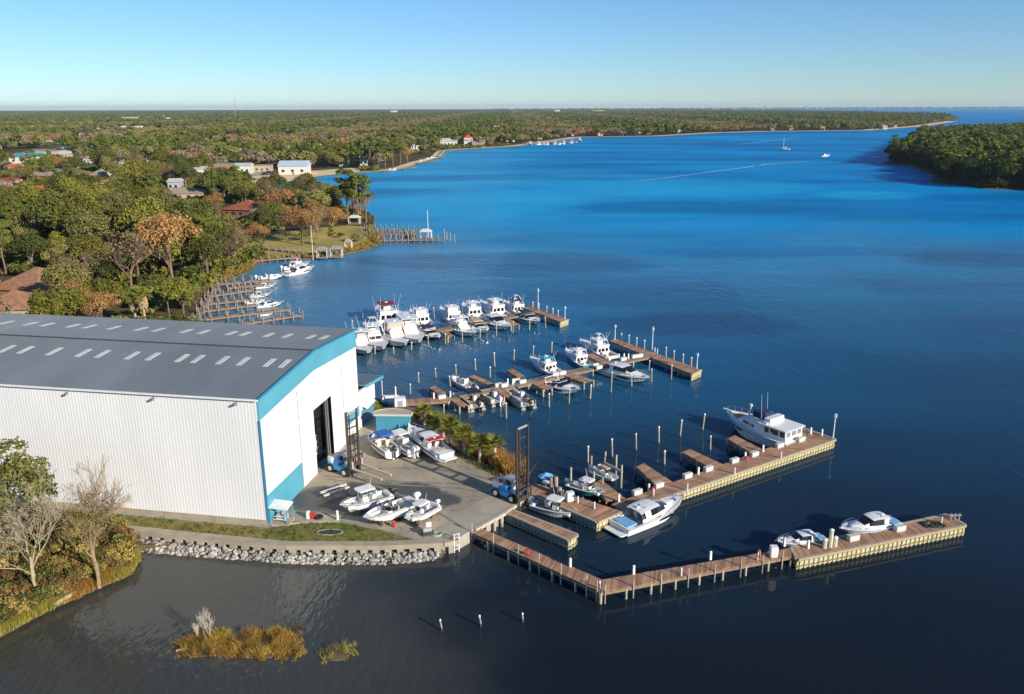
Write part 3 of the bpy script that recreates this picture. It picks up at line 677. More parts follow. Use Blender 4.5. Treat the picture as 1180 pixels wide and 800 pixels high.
# T-head dock of the middle basin
O = g_(750, 405); d = dthing('dock', 'brown T-head dock with white topped posts behind the sport fishing yachts', O)
a0, a1, b0, b1 = g_(703, 393), g_(797, 431), g_(708, 390), g_(808, 426)
deck(d, O, a0, a1, b0, b1); sheetpile(d, O, [a1, b1], sheet_y); edge_pilings(d, O, a0, a1, 3.0)
for px, py in ((716, 391), (724.6, 393), (733.5, 396), (742.5, 399), (767.4, 407.5), (776.5, 411.5), (787, 415.5), (796.5, 419.5)):
    p = g_(px, py); piling(d, O, p.x, p.y, DK + .95, .11, cap=True)
O2 = g_(650, 430); d = dthing('dock', 'zigzag brown walkway dock from the palm bank to the T-head dock', O2)
for (x0, y0, x1, y1), wd in (((464, 463), (516, 459.5)), ((514, 459), (607, 441)), ((603, 441), (660, 428.5)), ((655, 429), (750, 408.5))) and [((464, 463, 516, 459.5), 1.9), ((514, 459.6, 607, 440.5), 1.7), ((605, 441, 658, 428.8), 1.7), ((655, 429, 748, 409.3), 1.7)]:
    a, b_ = g_(x0, y0), g_(x1, y1); dr = (b_ - a).normalized(); nr = Vector((-dr.y, dr.x, 0)) * wd / 2
    deck(d, O2, a - nr, b_ - nr, a + nr, b_ + nr, DK + rnd.uniform(-.02, .02), plank if x0 < 500 else plank_g); edge_pilings(d, O2, a - nr, b_ - nr, 4.2)
for lab, r0, r1, t0, t1 in (('finger dock above the zigzag walkway nearest the palm bank', (510, 457.5), (518, 455), (495, 447), (501, 444.5)),
    ('finger dock on the near side of the zigzag walkway left of the pontoon boats', (519, 460), (527, 458.5), (529.5, 468.5), (540, 467)),
    ('long plank finger crossing the zigzag walkway beside the blue skiff', (572, 448), (580, 446.5), (540, 434), (546, 432)),
    ('short finger dock between the black pontoon and the grey pontoon', (572, 449), (581, 447.5), (581, 457.5), (590, 455.5)),
    ('short upper finger dock beside the blue hulled sport fisher bow', (597, 435), (604, 433), (584, 427), (591, 425)),
    ('near side finger dock left of the large white express yacht', (611, 440.5), (619, 439), (626, 449), (636, 447)),
    ('finger dock between the two white express yachts with a pale face', (645, 431), (655, 428.5), (673, 441), (684, 438)),
    ('plank finger dock between the turquoise hull and the white sport fisher', (697, 421), (706, 419), (675, 409), (682, 407))):
    finger(lab, r0, r1, t0, t1)
# back dock
O = g_(630, 361); d = dthing('dock', 'farthest brown T-head dock behind the upper row of moored white yachts', O)
a0, a1, b0, b1 = g_(604, 355), g_(645.5, 371), g_(609, 352.5), g_(655, 368)
deck(d, O, a0, a1, b0, b1); sheetpile(d, O, [a1, b1], sheet_y); edge_pilings(d, O, a0, a1, 3.0)
for px, py in ((614, 354), (621, 356), (630, 359), (637, 361.5), (643, 364)): p = g_(px, py); piling(d, O, p.x, p.y, DK + .95, .11, cap=True)
O2 = g_(520, 379); d = dthing('dock', 'dark walkway dock between the two rows of moored white yachts', O2)
for (x0, y0, x1, y1) in ((613, 359.5, 560, 370), (561, 370, 500, 381.5), (501, 381.5, 408, 398)):
    a, b_ = g_(x0, y0), g_(x1, y1); dr = (b_ - a).normalized(); nr = Vector((-dr.y, dr.x, 0)) * .9
    deck(d, O2, a - nr, b_ - nr, a + nr, b_ + nr, DK, plank_g); edge_pilings(d, O2, a - nr, b_ - nr, 5)
finger('short plank finger dock in the far row beside the farthest right express cruiser', (577, 367), (584, 366), (589, 375), (598, 373.5))
finger('short plank finger dock in the gap between the two far clusters of yachts', (505, 381), (511, 380), (516, 388), (523, 386.5))

# loose mooring pilings in rows
def mooring(rows, what, grp):
    rows = sorted(rows, key=lambda q: q[0])
    for k, (x, ty, by) in enumerate(rows):
        p = G(x, by, 0); h = min(max(up_to(x, ty, p), .7), 4.6)
        pos = 'leftmost' if k == 0 else 'rightmost' if k == len(rows) - 1 else ORD[k] + ' from the left'
        m = MB(); r_ = rnd.uniform(.085, .115) * (.7 if by > 700 else 1); lx, ly = rnd.uniform(-.12, .12), rnd.uniform(-.12, .12)
        t = thing('mooring_piling', f'white capped mooring piling, {pos} {what}', 'piling', p, 0, grp)
        m.tube([(0, 0, -2), (0, 0, .3), (lx, ly, h - .2)], [r_ * 1.1, r_ * 1.05, r_], 8); m.build('shaft', pile_m, t, None, True)
        m = MB(); m.tube([(0, 0, -.2), (0, 0, .28)], [r_ * 1.16, r_ * 1.12], 8, 0, False); m.build('tide_band', pile_dk, t, None, True)
        m = MB(); m.tube([(lx, ly, h - .22), (lx, ly, h - .08), (lx, ly, h)], [r_ * 1.25, r_ * 1.15, .02], 8); m.build('cap', wpaint, t, None, True)
mooring([(677.5, 513, 535), (705.5, 505, 528), (733, 499, 520), (759, 491, 512), (783.6, 483.5, 504), (809.6, 476, 497)], 'of six off the yacht dock fingers', 'mooring pilings off the yacht dock')
mooring([(765.4, 518.5, 537), (818.4, 502, 520.5)], 'of two at the finger tips', 'mooring pilings by the finger tips')
mooring([(473, 442, 456), (482.5, 429, 443), (502.4, 424, 437), (525.6, 420, 433), (548, 413.6, 428.7), (570, 406, 424), (592, 403, 416.5), (614, 398, 413.6), (635.4, 394, 411)], 'in the middle basin row', 'mooring pilings in the middle basin')
mooring([(519, 433, 447), (564.7, 422.5, 436.7)], 'of two beside the blue skiff', 'mooring pilings by the skiff')
mooring([(511.5, 466, 481), (583.4, 464, 484), (632.7, 453, 471), (655.7, 448, 467), (680, 443, 461.5)], 'in the row near the pontoon boats', 'mooring pilings by the pontoons')
mooring([(704, 428, 454), (727.7, 431, 447), (773.4, 420, 439), (747.6, 415, 429), (750.6, 425, 442)], 'round the sleek express yacht', 'mooring pilings by the T-head')
mooring([(432, 399, 410), (454, 400, 410), (474, 394, 405), (494, 388, 401), (513.4, 384, 398.4), (533, 380, 396), (553, 380, 392), (572, 373, 389), (591, 370, 385.5), (610, 367.5, 382), (628.7, 365, 380)], 'in front of the far yachts', 'mooring pilings by the far yachts')
mooring([(500.6, 354, 369), (463.5, 360, 372), (407.5, 369, 382)], 'of three behind the far yachts', 'mooring pilings behind the far yachts')
mooring([(509, 714, 727), (554, 708, 722), (602.5, 705, 717)], 'of three alone in foreground water', 'foreground mooring pilings')

# boat lift by the green hulls
O = G(700, 545, 0); bl = thing('boat_lift', 'grey boat lift frame with two beams over the sea green boat with tan top', 'boat lift', O)
lp = [G(672, 566, 0), G(716, 557, 0), G(709, 545, 0), G(681, 549, 0), ]
for p in (G(681, 551, 0), G(715.6, 562, 0), G(709.5, 550, 0), G(697, 546, 0)): piling(bl, O, p.x, p.y, 2.7, .11)
m = MB(); m.bar(G(696, 533.5, 2.6), G(717, 544, 2.6), .2, .28); m.build('lift_beam', mgrey, bl, O)
m = MB(); m.bar(G(679, 537.5, 2.6), G(698, 549, 2.6), .2, .28); m.build('lift_beam', mgrey, bl, O)
O = G(665, 560, 0); bl = thing('boat_lift', 'timber piled boat lift holding the dark green hulled boat beside the quay', 'boat lift', O)
for p in (G(657.6, 562, 0), G(671.5, 575, 0), G(684, 560, 0), G(694, 568, 0)): piling(bl, O, p.x, p.y, 2.4, .11)
m = MB(); m.bar(G(660, 560, .3), G(693, 572, .3), .2, .2); m.build('cradle_beam', mgrey, bl, O)

# ================================================================ DOCK FITTINGS
def ordlab(k, n): return 'nearest shore' if k == 0 else 'farthest out' if k == n - 1 else ORD[k] + ' from shore'
def row(pts, fn, text, grp, where):
    for k, (x, y) in enumerate(pts):
        fn(g_(x, y), f'{text} on {where}, {ordlab(k, len(pts))}' if len(pts) > 1 else f'{text} on {where}', grp)
def dockbox(rz):
    def f(p, lab, grp):
        t = thing('dock_box', lab, 'dock box', p, rz, grp)
        m = MB(); m.slab((0, 0, 0), 1.15, .5, .4, .07); m.build('body', M('dock box plastic', (.58, .58, .55), .5, .08, 2), t)
        m = MB(); m.slab((0, 0, .41), 1.2, .55, .1, .08, crown=.03); m.build('lid', M('dock box plastic', (.58, .58, .55)), t)
    return f
def pedestal(p, lab, grp):
    t = thing('power_pedestal', lab, 'power pedestal', p, .4, grp)
    m = MB(); m.box((0, 0, .35), (.2, .2, .7), taper=.85); m.build('body', wpaint, t)
    m = MB(); m.tube([(0, 0, .7), (0, 0, .8), (0, 0, .87)], [.13, .13, .03], 8); m.build('lamp_cap', gel, t)
def post(p, lab, grp):
    t = thing('dock_post', lab, 'post', p, 0, grp)
    m = MB(); m.tube([(0, 0, -.1), (0, 0, .72)], .07, 6); m.build('shaft', wpaint, t)
    m = MB(); m.tube([(0, 0, .72), (0, 0, .8)], [.09, .03], 6); m.build('cap', gel, t)
def hose(p, lab, grp):
    t = thing('fire_cabinet', lab, 'fire cabinet', p, .4, grp)
    m = MB(); m.box((0, 0, .4), (.32, .22, .4)); m.build('cabinet', red, t); m = MB(); m.tube([(0, 0, -.1), (0, 0, .14)], .06, 6); m.build('foot', dgrey, t)
def lamp(p, lab, grp, h=3.2):
    t = thing('dock_lamp', lab, 'lamp post', p, 0, grp)
    m = MB(); m.tube([(0, 0, 0), (0, 0, h)], [.07, .045], 6); m.build('pole', wpaint, t)
    m = MB(); m.tube([(0, 0, h * .8), (0, 0, h * .8 + .1), (0, 0, h * .8 + .55), (0, 0, h * .8 + .62)], [.06, .2, .2, .06], 8); m.build('lantern', M('blue grey lantern', (.40, .55, .66), .3), t)
RZY = math.atan2(YD[1].y - YD[0].y, YD[1].x - YD[0].x)
bx = dockbox(RZY)
row([(734, 569.5), (759, 561.5), (792, 550.5), (816, 542.5), (846, 533), (869, 525.5), (898, 515.5), (922.5, 508.5)], bx, 'white dock box', 'dock boxes on the yacht dock', 'the long yacht dock')
row([(747.5, 566), (804.5, 546.5), (858.5, 529), (879, 520.5)], pedestal, 'white power pedestal', 'pedestals on the yacht dock', 'the long yacht dock')
row([(753, 571.5), (792, 565.5), (846.5, 546.5), (900, 528)], post, 'slim white post', 'posts on the yacht dock', 'the outer edge of the yacht dock')
row([(752, 568), (860, 531.5)], hose, 'small red fire cabinet', 'fire cabinets on the yacht dock', 'the long yacht dock')
lamp(g_(960, 505), 'tall white lamp post with lantern at the far corner of the yacht dock', None)
row([(934, 500), (947, 502)], pedestal, 'white pedestal', 'pedestals at the yacht dock end', 'the short end leg behind the trawler yacht')
RZO = math.atan2(OUT[1].y - OUT[0].y, OUT[1].x - OUT[0].x)
row([(983, 622.5), (1036.5, 611.5)], dockbox(RZO), 'white dock box casting a long shadow', 'dock boxes on the outer platform', 'the outer platform')
row([(657, 653), (730, 661.5), (818.4, 645), (903.5, 629.5), (931, 632)], pedestal, 'white pedestal with round cap', 'pedestals on the outer pier', 'the outer pier')
row([(691, 679), (785, 663.5), (1084.6, 604)], post, 'slim white post', 'posts on the outer pier', 'the near edge of the outer pier')
hose(g_(608, 640), 'red fire cabinet on the pier leg running out from the yard', None)
t = thing('cabinet', 'tall white meter cabinet on the pier just before the wide platform', 'cabinet', g_(891, 642)); m = MB(); m.slab((0, 0, .1), .7, .6, 1.0, .08); m.build('body', wpaint, t); m = MB(); m.box((0, 0, .05), (.5, .4, .1)); m.build('plinth', conc, t)
t = thing('life_ring_stand', 'orange life ring on a white stand on the seaward pier', 'life ring', g_(873, 646)); m = MB(); m.tube([(0, 0, 0), (0, 0, 1)], .06, 6); m.build('stand', wpaint, t)
m = MB(); m.tube([(.09, .3 * math.cos(a), .75 + .3 * math.sin(a)) for a in [k * .5236 for k in range(13)]], .06, 6, 0, False); m.build('ring', orange, t)
for k, (x, y, h, lab) in enumerate(((950, 631.5, .85, 'shorter left cream bollard of three on the platform by the small boat'), (956.5, 630, 1.7, 'tall middle white bollard of three on the platform by the small boat'), (962, 629.5, .9, 'right cream bollard of three on the platform by the small boat'))):
    t = thing('bollard', lab, 'bollard', g_(x, y), 0, 'bollards on the outer platform'); m = MB(); m.tube([(0, 0, 0), (0, 0, h)], .2, 8); m.build('shaft', M('cream post', (.62, .58, .44), .6), t); m = MB(); m.tube([(0, 0, h), (0, 0, h + .12)], [.24, .1], 8); m.build('cap', wpaint, t)
for k, (x, y, lab) in enumerate(((1100, 599, 'grey mooring cleat frame at the outer platform tip'),)):
    t = thing('mooring_bitt', lab, 'bitt', g_(x, y)); m = MB()
    for dx in (-.4, 0, .4): m.tube([(dx, 0, 0), (dx, 0, .65)], .08, 6)
    m.bar((-.6, 0, .5), (.6, 0, .5), .1, .1); m.build('bitts', mgrey, t)
m = MB(); q = random.Random(2)
t = thing('netting_pile', 'dark green heap of netting on the planks near the outer platform tip', 'netting', g_(1076, 606))
for _ in range(26): a = q.uniform(0, 6.28); r_ = q.uniform(0, .9); m.tube([(r_ * math.cos(a) * 1.3, r_ * math.sin(a), .04), (r_ * math.cos(a + .7), r_ * math.sin(a + .7), q.uniform(.06, .22)), (r_ * math.cos(a + 1.4) * 1.2, r_ * math.sin(a + 1.4), .04)], .05, 4)
m.build('net', M('green netting', (.03, .06, .04), .9), t)
# quay
t = thing('umbrella_table', 'small table under a blue parasol on the quay edge behind the mast forklift', 'parasol', g_(629, 562)); m = MB(); m.tube([(0, 0, 0), (0, 0, 1.5)], .04, 5); m.build('pole', mgrey, t)
m = MB(); m.tube([(0, 0, 1.35), (0, 0, 1.75)], [.85, .04], 8); m.build('canopy', cv_sky, t); m = MB(); m.tube([(0, 0, .6), (0, 0, .66)], .45, 8); m.build('table_top', wpaint, t)
for k, (x, y, h, lab) in enumerate(((635.5, 567, 1.7, 'left tall timber pile of the pair standing on the quay'), (640.5, 568, 1.8, 'right tall timber pile of the pair standing on the quay'), (645, 571, .9, 'short tan timber stub beside the tall piles on the quay'))):
    t = thing('timber_pile', lab, 'pile', g_(x, y), 0, 'timber piles on the quay'); m = MB(); m.tube([(0, 0, -.1), (0, 0, h)], .22, 8); m.build('shaft', pile_m, t, None, True); m = MB(); m.tube([(0, 0, h), (0, 0, h + .06)], [.22, .17], 8); m.build('top', timber, t)
t = thing('fuel_pump', 'white fuel pump cabinet in the middle of the quay', 'fuel pump', g_(656.6, 578), .4); m = MB(); m.slab((0, 0, .1), .8, .55, 1.0, .06); m.build('body', wpaint, t); m = MB(); m.box((.3, -.29, .7), (.3, .03, .25)); m.build('dial', M('pump dial', (.05, .1, .2), .3), t)
row([(649, 573), (666, 580), (685, 586.5)], post, 'white post', 'posts on the quay', 'the launch quay')
for x, y, lab in ((713, 578, 'white power pedestal where the quay meets the yacht dock'), ): pedestal(g_(x, y), lab, None)
# zigzag walkway
RZZ = math.atan2(g_(607, 441).y - g_(514, 459).y, g_(607, 441).x - g_(514, 459).x)
row([(509, 459.3), (526, 456.5), (533, 456.2), (547, 450.3), (574, 445.5), (581, 445.8), (594.6, 440.3), (602, 441.5), (640, 433), (648, 431.5)], dockbox(RZZ), 'white dock box', 'dock boxes on the zigzag walkway', 'the zigzag walkway dock')
row([(500, 459.3), (519, 457.5), (537.5, 453), (543, 453.5), (585, 442.5), (591, 443)], pedestal, 'slim white power pedestal', 'pedestals on the zigzag walkway', 'the zigzag walkway dock')
row([(686, 422.5), (690, 425), (718, 415.5), (731, 412.5), (737, 411.5)], dockbox(RZZ), 'white dock box', 'dock boxes by the sport fishers', 'the walkway by the sport fishers')
row([(713, 413.5), (719, 413), (724, 413.5)], pedestal, 'white power pedestal', 'pedestals by the sport fishers', 'the walkway beside the sport fisher')
lamp(g_(708.6, 391.5), 'white lamp post at the upper end of the middle T-head dock', None, 2.6); lamp(g_(751.5, 404), 'tall thin white lamp mast on the middle T-head dock', None, 4.2); lamp(g_(803, 425), 'white lamp post at the near end of the middle T-head dock', None, 2.4)
lamp(g_(651, 368), 'white lamp post at the near end of the farthest T-head dock', None, 2.4); lamp(g_(620, 356.5), 'tall thin white lamp mast on the farthest T-head dock', None, 4.4)
row([(754.5, 405.5), (757.5, 407)], post, 'short white post', 'posts on the T-head dock', 'the middle T-head dock by the lamp mast')
row([(487, 381.5), (492, 382.5), (498, 380), (472, 385)], dockbox(RZZ), 'white dock box', 'dock boxes on the far walkway', 'the dark far walkway')
# ================================================================ BOATS  (x forward, z = 0 waterline)
def hull(root, L, Bm, fs, fb, dr, soles, mh, mb=None, md=None, ms=None, ms2=None, stripe=None, rake=.13, full=.55):
    """soles: list of (t0, t1, z, mat) wells; elsewhere the deck runs at the sheer"""
    mb = mb or bott; md = md or gel; ms = ms or sole_m
    ts = sorted(set([k / 14 for k in range(15)] + [x for s in soles for x in s[:2]]))
    def bb(t): return (Bm / 2 * (.90 + .1 * math.sin(math.pi * t / 1.1)) if t < full else Bm / 2 * (1 - ((t - full) / (1 - full)) ** 2.25)) + .015
    def sh(t): return fs + (fb - fs) * t ** 1.7
    def ch(t): return .06 + .5 * fb * max(0, (t - .5) / .5) ** 2.0
    def ke(t): return -dr * (1 - max(0, (t - .7) / .3) ** 2) + max(0, (t - .85) / .15) ** 2 * fb * .35
    def X(t, z): q = max(0, (t - .55) / .45) ** 1.5; s, k = sh(t), ke(t); return -L / 2 + L * t - rake * L * q * max(0, (s - z) / (s - k + 1e-6))
    H = []; D = []
    for t in ts:
        b, s, c, k = bb(t), sh(t), ch(t), ke(t); bc = b * (.90 - .45 * max(0, (t - .45) / .55) ** 1.4); r_ = c + (s - c) * .62; br = bc + (b - bc) * .55
        def ring(sg): return [(X(t, c), sg * bc, c), (X(t, r_), sg * br, r_), (X(t, s - .06), sg * b * .995, s - .06), (X(t, s), sg * b, s)]
        H.append(ring(-1)[::-1] + [(X(t, k), 0, k)] + ring(1))
        zs = []
        for s0, s1, z, _ in soles:
            if abs(t - s0) < 1e-6: zs = [None, z]
            elif abs(t - s1) < 1e-6: zs = zs[:1] + [z, None] if not zs else [zs[1], z]
            elif s0 < t < s1: zs = [z]
        for z in (zs or [None]):
            g = max(b - .14, .01); ww = max(b - .2, .006)
            zz = s + .05 * b if z is None else z; ze = s + .015 if z is None else z
            D.append([(X(t, s), -b, s), (X(t, s), -g, s + .02), (X(t, s), -ww, ze), (X(t, s), 0, zz), (X(t, s), ww, ze), (X(t, s), g, s + .02), (X(t, s), b, s)])
    m = MB(); i = 0
    for k in range(len(H) - 1):
        for j in range(8):
            mi = 1 if j in (3, 4) else (2 if stripe and j in (1, 6) else 0)
            m.poly([H[k][j], H[k][j + 1], H[k + 1][j + 1], H[k + 1][j]], mi)
    m.poly(H[0], 0); m.poly(H[-1][::-1], 0)
    m.build('hull', [mh, mb, stripe or mh], root)
    m = MB()
    for k in range(len(D) - 1):
        tm = .5 * (D[k][3][0] + D[k + 1][3][0]) / L + .5; low = D[k][3][2] < D[k][0][2] - .1 and D[k + 1][3][2] < D[k + 1][0][2] - .1
        for j in range(6): m.poly([D[k][j], D[k][j + 1], D[k + 1][j + 1], D[k + 1][j]], 1 if low and j in (2, 3) else 0)
    m.build('deck', [md, ms], root)
    m = MB()
    for sg in (-1, 1): m.tube([(X(t, sh(t)) + 0, sg * (bb(t) + .012), sh(t) - .03) for t in ts], .035, 4)
    m.build('rub_rail', M('grey rub rail', (.22, .22, .23), .5), root)
    return bb, sh, X
def bow_rail(root, bb, sh, L, t0=.5, h=.55, n=6):
    m = MB()
    for sg in (-1, 1):
        P = [(-L / 2 + L * t, sg * max(bb(t) - .08, .02), sh(t)) for t in [t0 + (.985 - t0) * k / n for k in range(n + 1)]]
        m.tube([(x, y, z + h * min(1, .35 + .65 * k)) for k, (x, y, z) in enumerate(P)], .022, 4)
        for k, (x, y, z) in enumerate(P[1:]): m.tube([(x, y, z), (x, y, z + h)], .018, 4)
    m.build('bow_rail', chrome, root)
def frustum(m, x0, x1, X0, X1, wa, wf, Wa, Wf, z0, z1, mi=0, z0f=None, z1f=None):
    """house: bottom aft x0 / fwd x1 (half widths wa, wf), top aft X0 / fwd X1"""
    z0f = z0 if z0f is None else z0f; z1f = z1 if z1f is None else z1f
    b = [Vector((x0, -wa, z0)), Vector((x1, -wf, z0f)), Vector((x1, wf, z0f)), Vector((x0, wa, z0))]
    t = [Vector((X0, -Wa, z1)), Vector((X1, -Wf, z1f)), Vector((X1, Wf, z1f)), Vector((X0, Wa, z1))]
    m.hexa(b + t, mi)
    return {'R': [b[0], b[1], t[1], t[0]], 'F': [b[1], b[2], t[2], t[1]], 'L': [b[2], b[3], t[3], t[2]], 'A': [b[3], b[0], t[0], t[3]]}
def panes(root, quad, cuts, v0, v1, mat=None, name='window'):
    for u0, u1 in cuts:
        m = MB(); m.pane(quad, u0, u1, v0, v1); m.build(name, mat or glass, root)
def motor(root, x, y, z, col, s=1.0):
    m = MB(); m.loft([[(x - .1 * s, y - .2 * s, z + .35 * s), (x - .75 * s, y - .2 * s, z + .3 * s), (x - .75 * s, y + .2 * s, z + .3 * s), (x - .1 * s, y + .2 * s, z + .35 * s)],
                      [(x - .05 * s, y - .23 * s, z + .62 * s), (x - .88 * s, y - .22 * s, z + .6 * s), (x - .88 * s, y + .22 * s, z + .6 * s), (x - .05 * s, y + .23 * s, z + .62 * s)],
                      [(x - .18 * s, y - .13 * s, z + .9 * s), (x - .75 * s, y - .13 * s, z + .82 * s), (x - .75 * s, y + .13 * s, z + .82 * s), (x - .18 * s, y + .13 * s, z + .9 * s)]], 0, True, True)
    ob = m.build('outboard_motor', col, root)
    m = MB(); m.box((x - .42 * s, y, z - .2 * s), (.34 * s, .16 * s, 1.1 * s)); m.tube([(x - .1 * s, y, z - .72 * s), (x - .75 * s, y, z - .72 * s)], [.06, .1 * s], 6)
    m.build('leg', col, ob)
def seat(root, x, y, z, wd, mat, ln=.5, back=True, bx_=-1):
    m = MB(); m.slab((x, y, z), ln, wd, .42, .06)
    if back: m.box((x + bx_ * ln / 2, y, z + .58), (.12, wd, .45))
    m.build('seat', mat, root)
def ttop(root, x, z0, z1, lx, wd, mat, under=.45, frame=None):
    m = MB(); m.slab((x, 0, z1), lx, wd, .1, .25, crown=.03); m.build('t_top', mat, root)
    m = MB()
    for sx in (-.36, .36):
        for sy in (-1, 1): m.tube([(x + sx * lx * .55, sy * under, z0), (x + sx * lx, sy * wd * .42, z1)], .035, 4)
    m.build('top_frame', frame or chrome, root)
def antenna(root, x, y, z, h, lean=-.25):
    m = MB(); m.tube([(x, y, z), (x + lean * h, y, z + h)], [.022, .012], 4); m.build('antenna', wpaint, root)
def center_console(label, L, hullm=gel, top=gel, motors=1, mcol=None, seatm=None, group=None, ttop_on=True, stripe=None, bottom=None):
    t = thing('center_console_boat', label, 'boat', (0, 0, 0), 0, group); Bm = .31 * L + .3; mcol = mcol or gel
    fs, fb = .10 * L + .05, .155 * L + .1; k = L / 7.0
    bb, sh, X = hull(t, L, Bm, fs, fb, .35, [(.04, .66, fs * .45, 0), (.66, .90, fs * .75, 0)], hullm, bottom, gel, sole_m, stripe=stripe)
    m = MB(); q = frustum(m, -.05 * L, .12 * L, -.03 * L, .08 * L, .42 * k, .36 * k, .40 * k, .34 * k, fs * .45, fs * .45 + 1.0 * k); m.build('console', gel, t)
    m = MB(); m.pane([Vector((.10 * L, -.36 * k, fs * .45 + 1.0 * k)), Vector((.10 * L, .36 * k, fs * .45 + 1.0 * k)), Vector((.05 * L, .32 * k, fs * .45 + 1.5 * k)), Vector((.05 * L, -.32 * k, fs * .45 + 1.5 * k))], 0, 1, 0, 1); m.build('windscreen', glass, t)
    seat(t, -.15 * L, 0, fs * .45 + .4, .95 * k, seatm or vinyl_w, .5)
    seat(t, .19 * L, 0, fs * .45, .7 * k, seatm or vinyl_w, .5, False)
    m = MB()
    for sg in (-1, 1): m.slab((.27 * L, sg * Bm * .27, fs * .75), .26 * L, .35, .3, .08)
    m.build('bow_cushion', seatm or vinyl_w, t)
    m = MB(); m.slab((-.46 * L, 0, fs * .6), .06 * L, Bm * .7, .35, .05); m.build('transom_bench', seatm or vinyl_w, t)
    if ttop_on: ttop(t, .0, fs * .5, fs * .45 + 1.95 * k, .33 * L, Bm * .72, top, .42 * k)
    if ttop_on: antenna(t, -.05 * L, .4, fs * .45 + 2.0 * k, 1.6 * k)
    for j in range(motors): motor(t, -L / 2, (j - (motors - 1) / 2) * .55 * k, fs - .15, mcol, k * .95)
    bow_rail(t, bb, sh, L, .68, .22, 4)
    return t
def express(label, L, hullm=None, top='hard', canvas=None, group=None, stripe=None, bottom=None, sun=None, arch=False, cockpit=None, fat=.31):
    t = thing('express_cruiser', label, 'boat', (0, 0, 0), 0, group); hullm = hullm or gel; Bm = fat * L + .25; k = L / 11.5
    fs, fb = .075 * L + .2, .115 * L + .3
    bb, sh, X = hull(t, L, Bm, fs, fb, .5, [(.10, .50, fs * .55, 0)], hullm, bottom, gel, teak if cockpit == 'teak' else sole_m, stripe=stripe, rake=.16)
    m = MB(); m.slab((-L / 2 - .03 * L, 0, .22), .14 * L, Bm * .82, .14, .25); m.build('swim_platform', teak if cockpit else gel, t)
    if top == 'hard':
        XS = (-.27, -.22, -.14, -.04, .03, .10, .17, .25, .35); TP = (1.28, 1.36, 1.40, 1.38, 1.26, .92, .60, .38, .10); SH = (.5, .52, .55, .55, .56, .52, .44, .28, .06); WD = (.39, .41, .415, .40, .375, .335, .28, .20, .08)
        RG_ = []
        for x, tp, sl, wd in zip(XS, TP, SH, WD):
            w_ = wd * Bm; z0 = sh(x + .5) - .02; H_ = lambda v_: fs + v_ * k + (sh(x + .5) - fs) * .8
            RG_.append([(x * L, -w_, z0), (x * L, -w_, H_(sl)), (x * L - .01 * L, -w_ * .84, H_(tp)), (x * L, -w_ * .5, H_(tp + .09)), (x * L, 0, H_(tp + .12)), (x * L, w_ * .5, H_(tp + .09)), (x * L - .01 * L, w_ * .84, H_(tp)), (x * L, w_, H_(sl)), (x * L, w_, z0)])
        m = MB(); g = MB()
        for i in range(8):
            for j in range(8):
                if i == 0 and j in (1, 6): continue
                gl = (j in (1, 6) and 2 <= i <= 4) or (2 <= j <= 5 and 4 <= i <= 5)
                (g if gl else m).poly([RG_[i][j], RG_[i + 1][j], RG_[i + 1][j + 1], RG_[i][j + 1]])
        for i in range(4):   # underside of the roof
            for j in range(2, 6): m.poly([(p[0], p[1], p[2] - .09) for p in (RG_[i][j], RG_[i][j + 1], RG_[i + 1][j + 1], RG_[i + 1][j])])
        m.poly([RG_[0][j] for j in range(2, 7)] + [(p[0], p[1], p[2] - .09) for p in reversed(RG_[0][2:7])])
        m.build('coachroof', gel, t); g.build('window', glass, t)
        m = MB(); m.slab((-.10 * L, 0, fs + 1.53 * k), .15 * L, Bm * .34, .035, .1); m.build('roof_hatch', M('hatch glass', (.10, .13, .16), .15), t)
        m = MB(); m.tube([(-.22 * L, 0, fs + 1.45 * k), (-.22 * L, 0, fs + 1.75 * k)], [.2 * k, .16 * k], 8); m.build('radar_dome', gel, t)
    else:
        zt = fs + .62 * k
        q = frustum(m, -.02 * L, .30 * L, .02 * L, .19 * L, Bm * .40, Bm * .22, Bm * .34, Bm * .2, fs + .05, fs + .70 * k, z0f=fs + .35 * k, z1f=fs + .62 * k); m.build('cabin_trunk', gel, t)
        m = MB(); q2 = frustum(m, -.10 * L, .16 * L, -.04 * L, .05 * L, Bm * .40, Bm * .30, Bm * .35, Bm * .28, fs + .1, fs + 1.15 * k, z0f=fs + .5 * k); m.build('windshield', glass, t)
        m = MB(); m.tube([(-.10 * L, -Bm * .4, fs + .9 * k), (.0, -Bm * .36, fs + 1.17 * k), (.055 * L, -Bm * .28, fs + 1.17 * k), (.055 * L, Bm * .28, fs + 1.17 * k), (.0, Bm * .36, fs + 1.17 * k), (-.10 * L, Bm * .4, fs + .9 * k)], .05 * k, 5); m.build('windshield_frame', gel, t)
    if top == 'canvas':
        m = MB(); m.slab((-.12 * L, 0, fs + 1.65 * k), .3 * L, Bm * .76, .06, .3, crown=.14); m.build('bimini', canvas or cv_navy, t)
        m = MB()
        for sx in (-.24, .02):
            for sg in (-1, 1): m.tube([(-.11 * L, sg * Bm * .43, fs), (sx * L, sg * Bm * .36, fs + 1.65 * k)], .025, 4)
        m.build('bimini_frame', chrome, t)
    if arch:
        m = MB(); m.tube([(-.2 * L, -Bm * .44, fs), (-.26 * L, -Bm * .36, fs + 1.5 * k), (-.26 * L, Bm * .36, fs + 1.5 * k), (-.2 * L, Bm * .44, fs)], .1 * k, 6); m.build('radar_arch', gel, t)
    seat(t, -.16 * L, Bm * .18, fs * .55, .6 * k, vinyl_w, .6 * k); seat(t, -.16 * L, -Bm * .18, fs * .55, .6 * k, vinyl_w, .6 * k)
    m = MB(); m.slab((-.36 * L, 0, fs * .55), .08 * L, Bm * .62, .5 * k, .1); m.build('rear_bench', sun or vinyl, t)
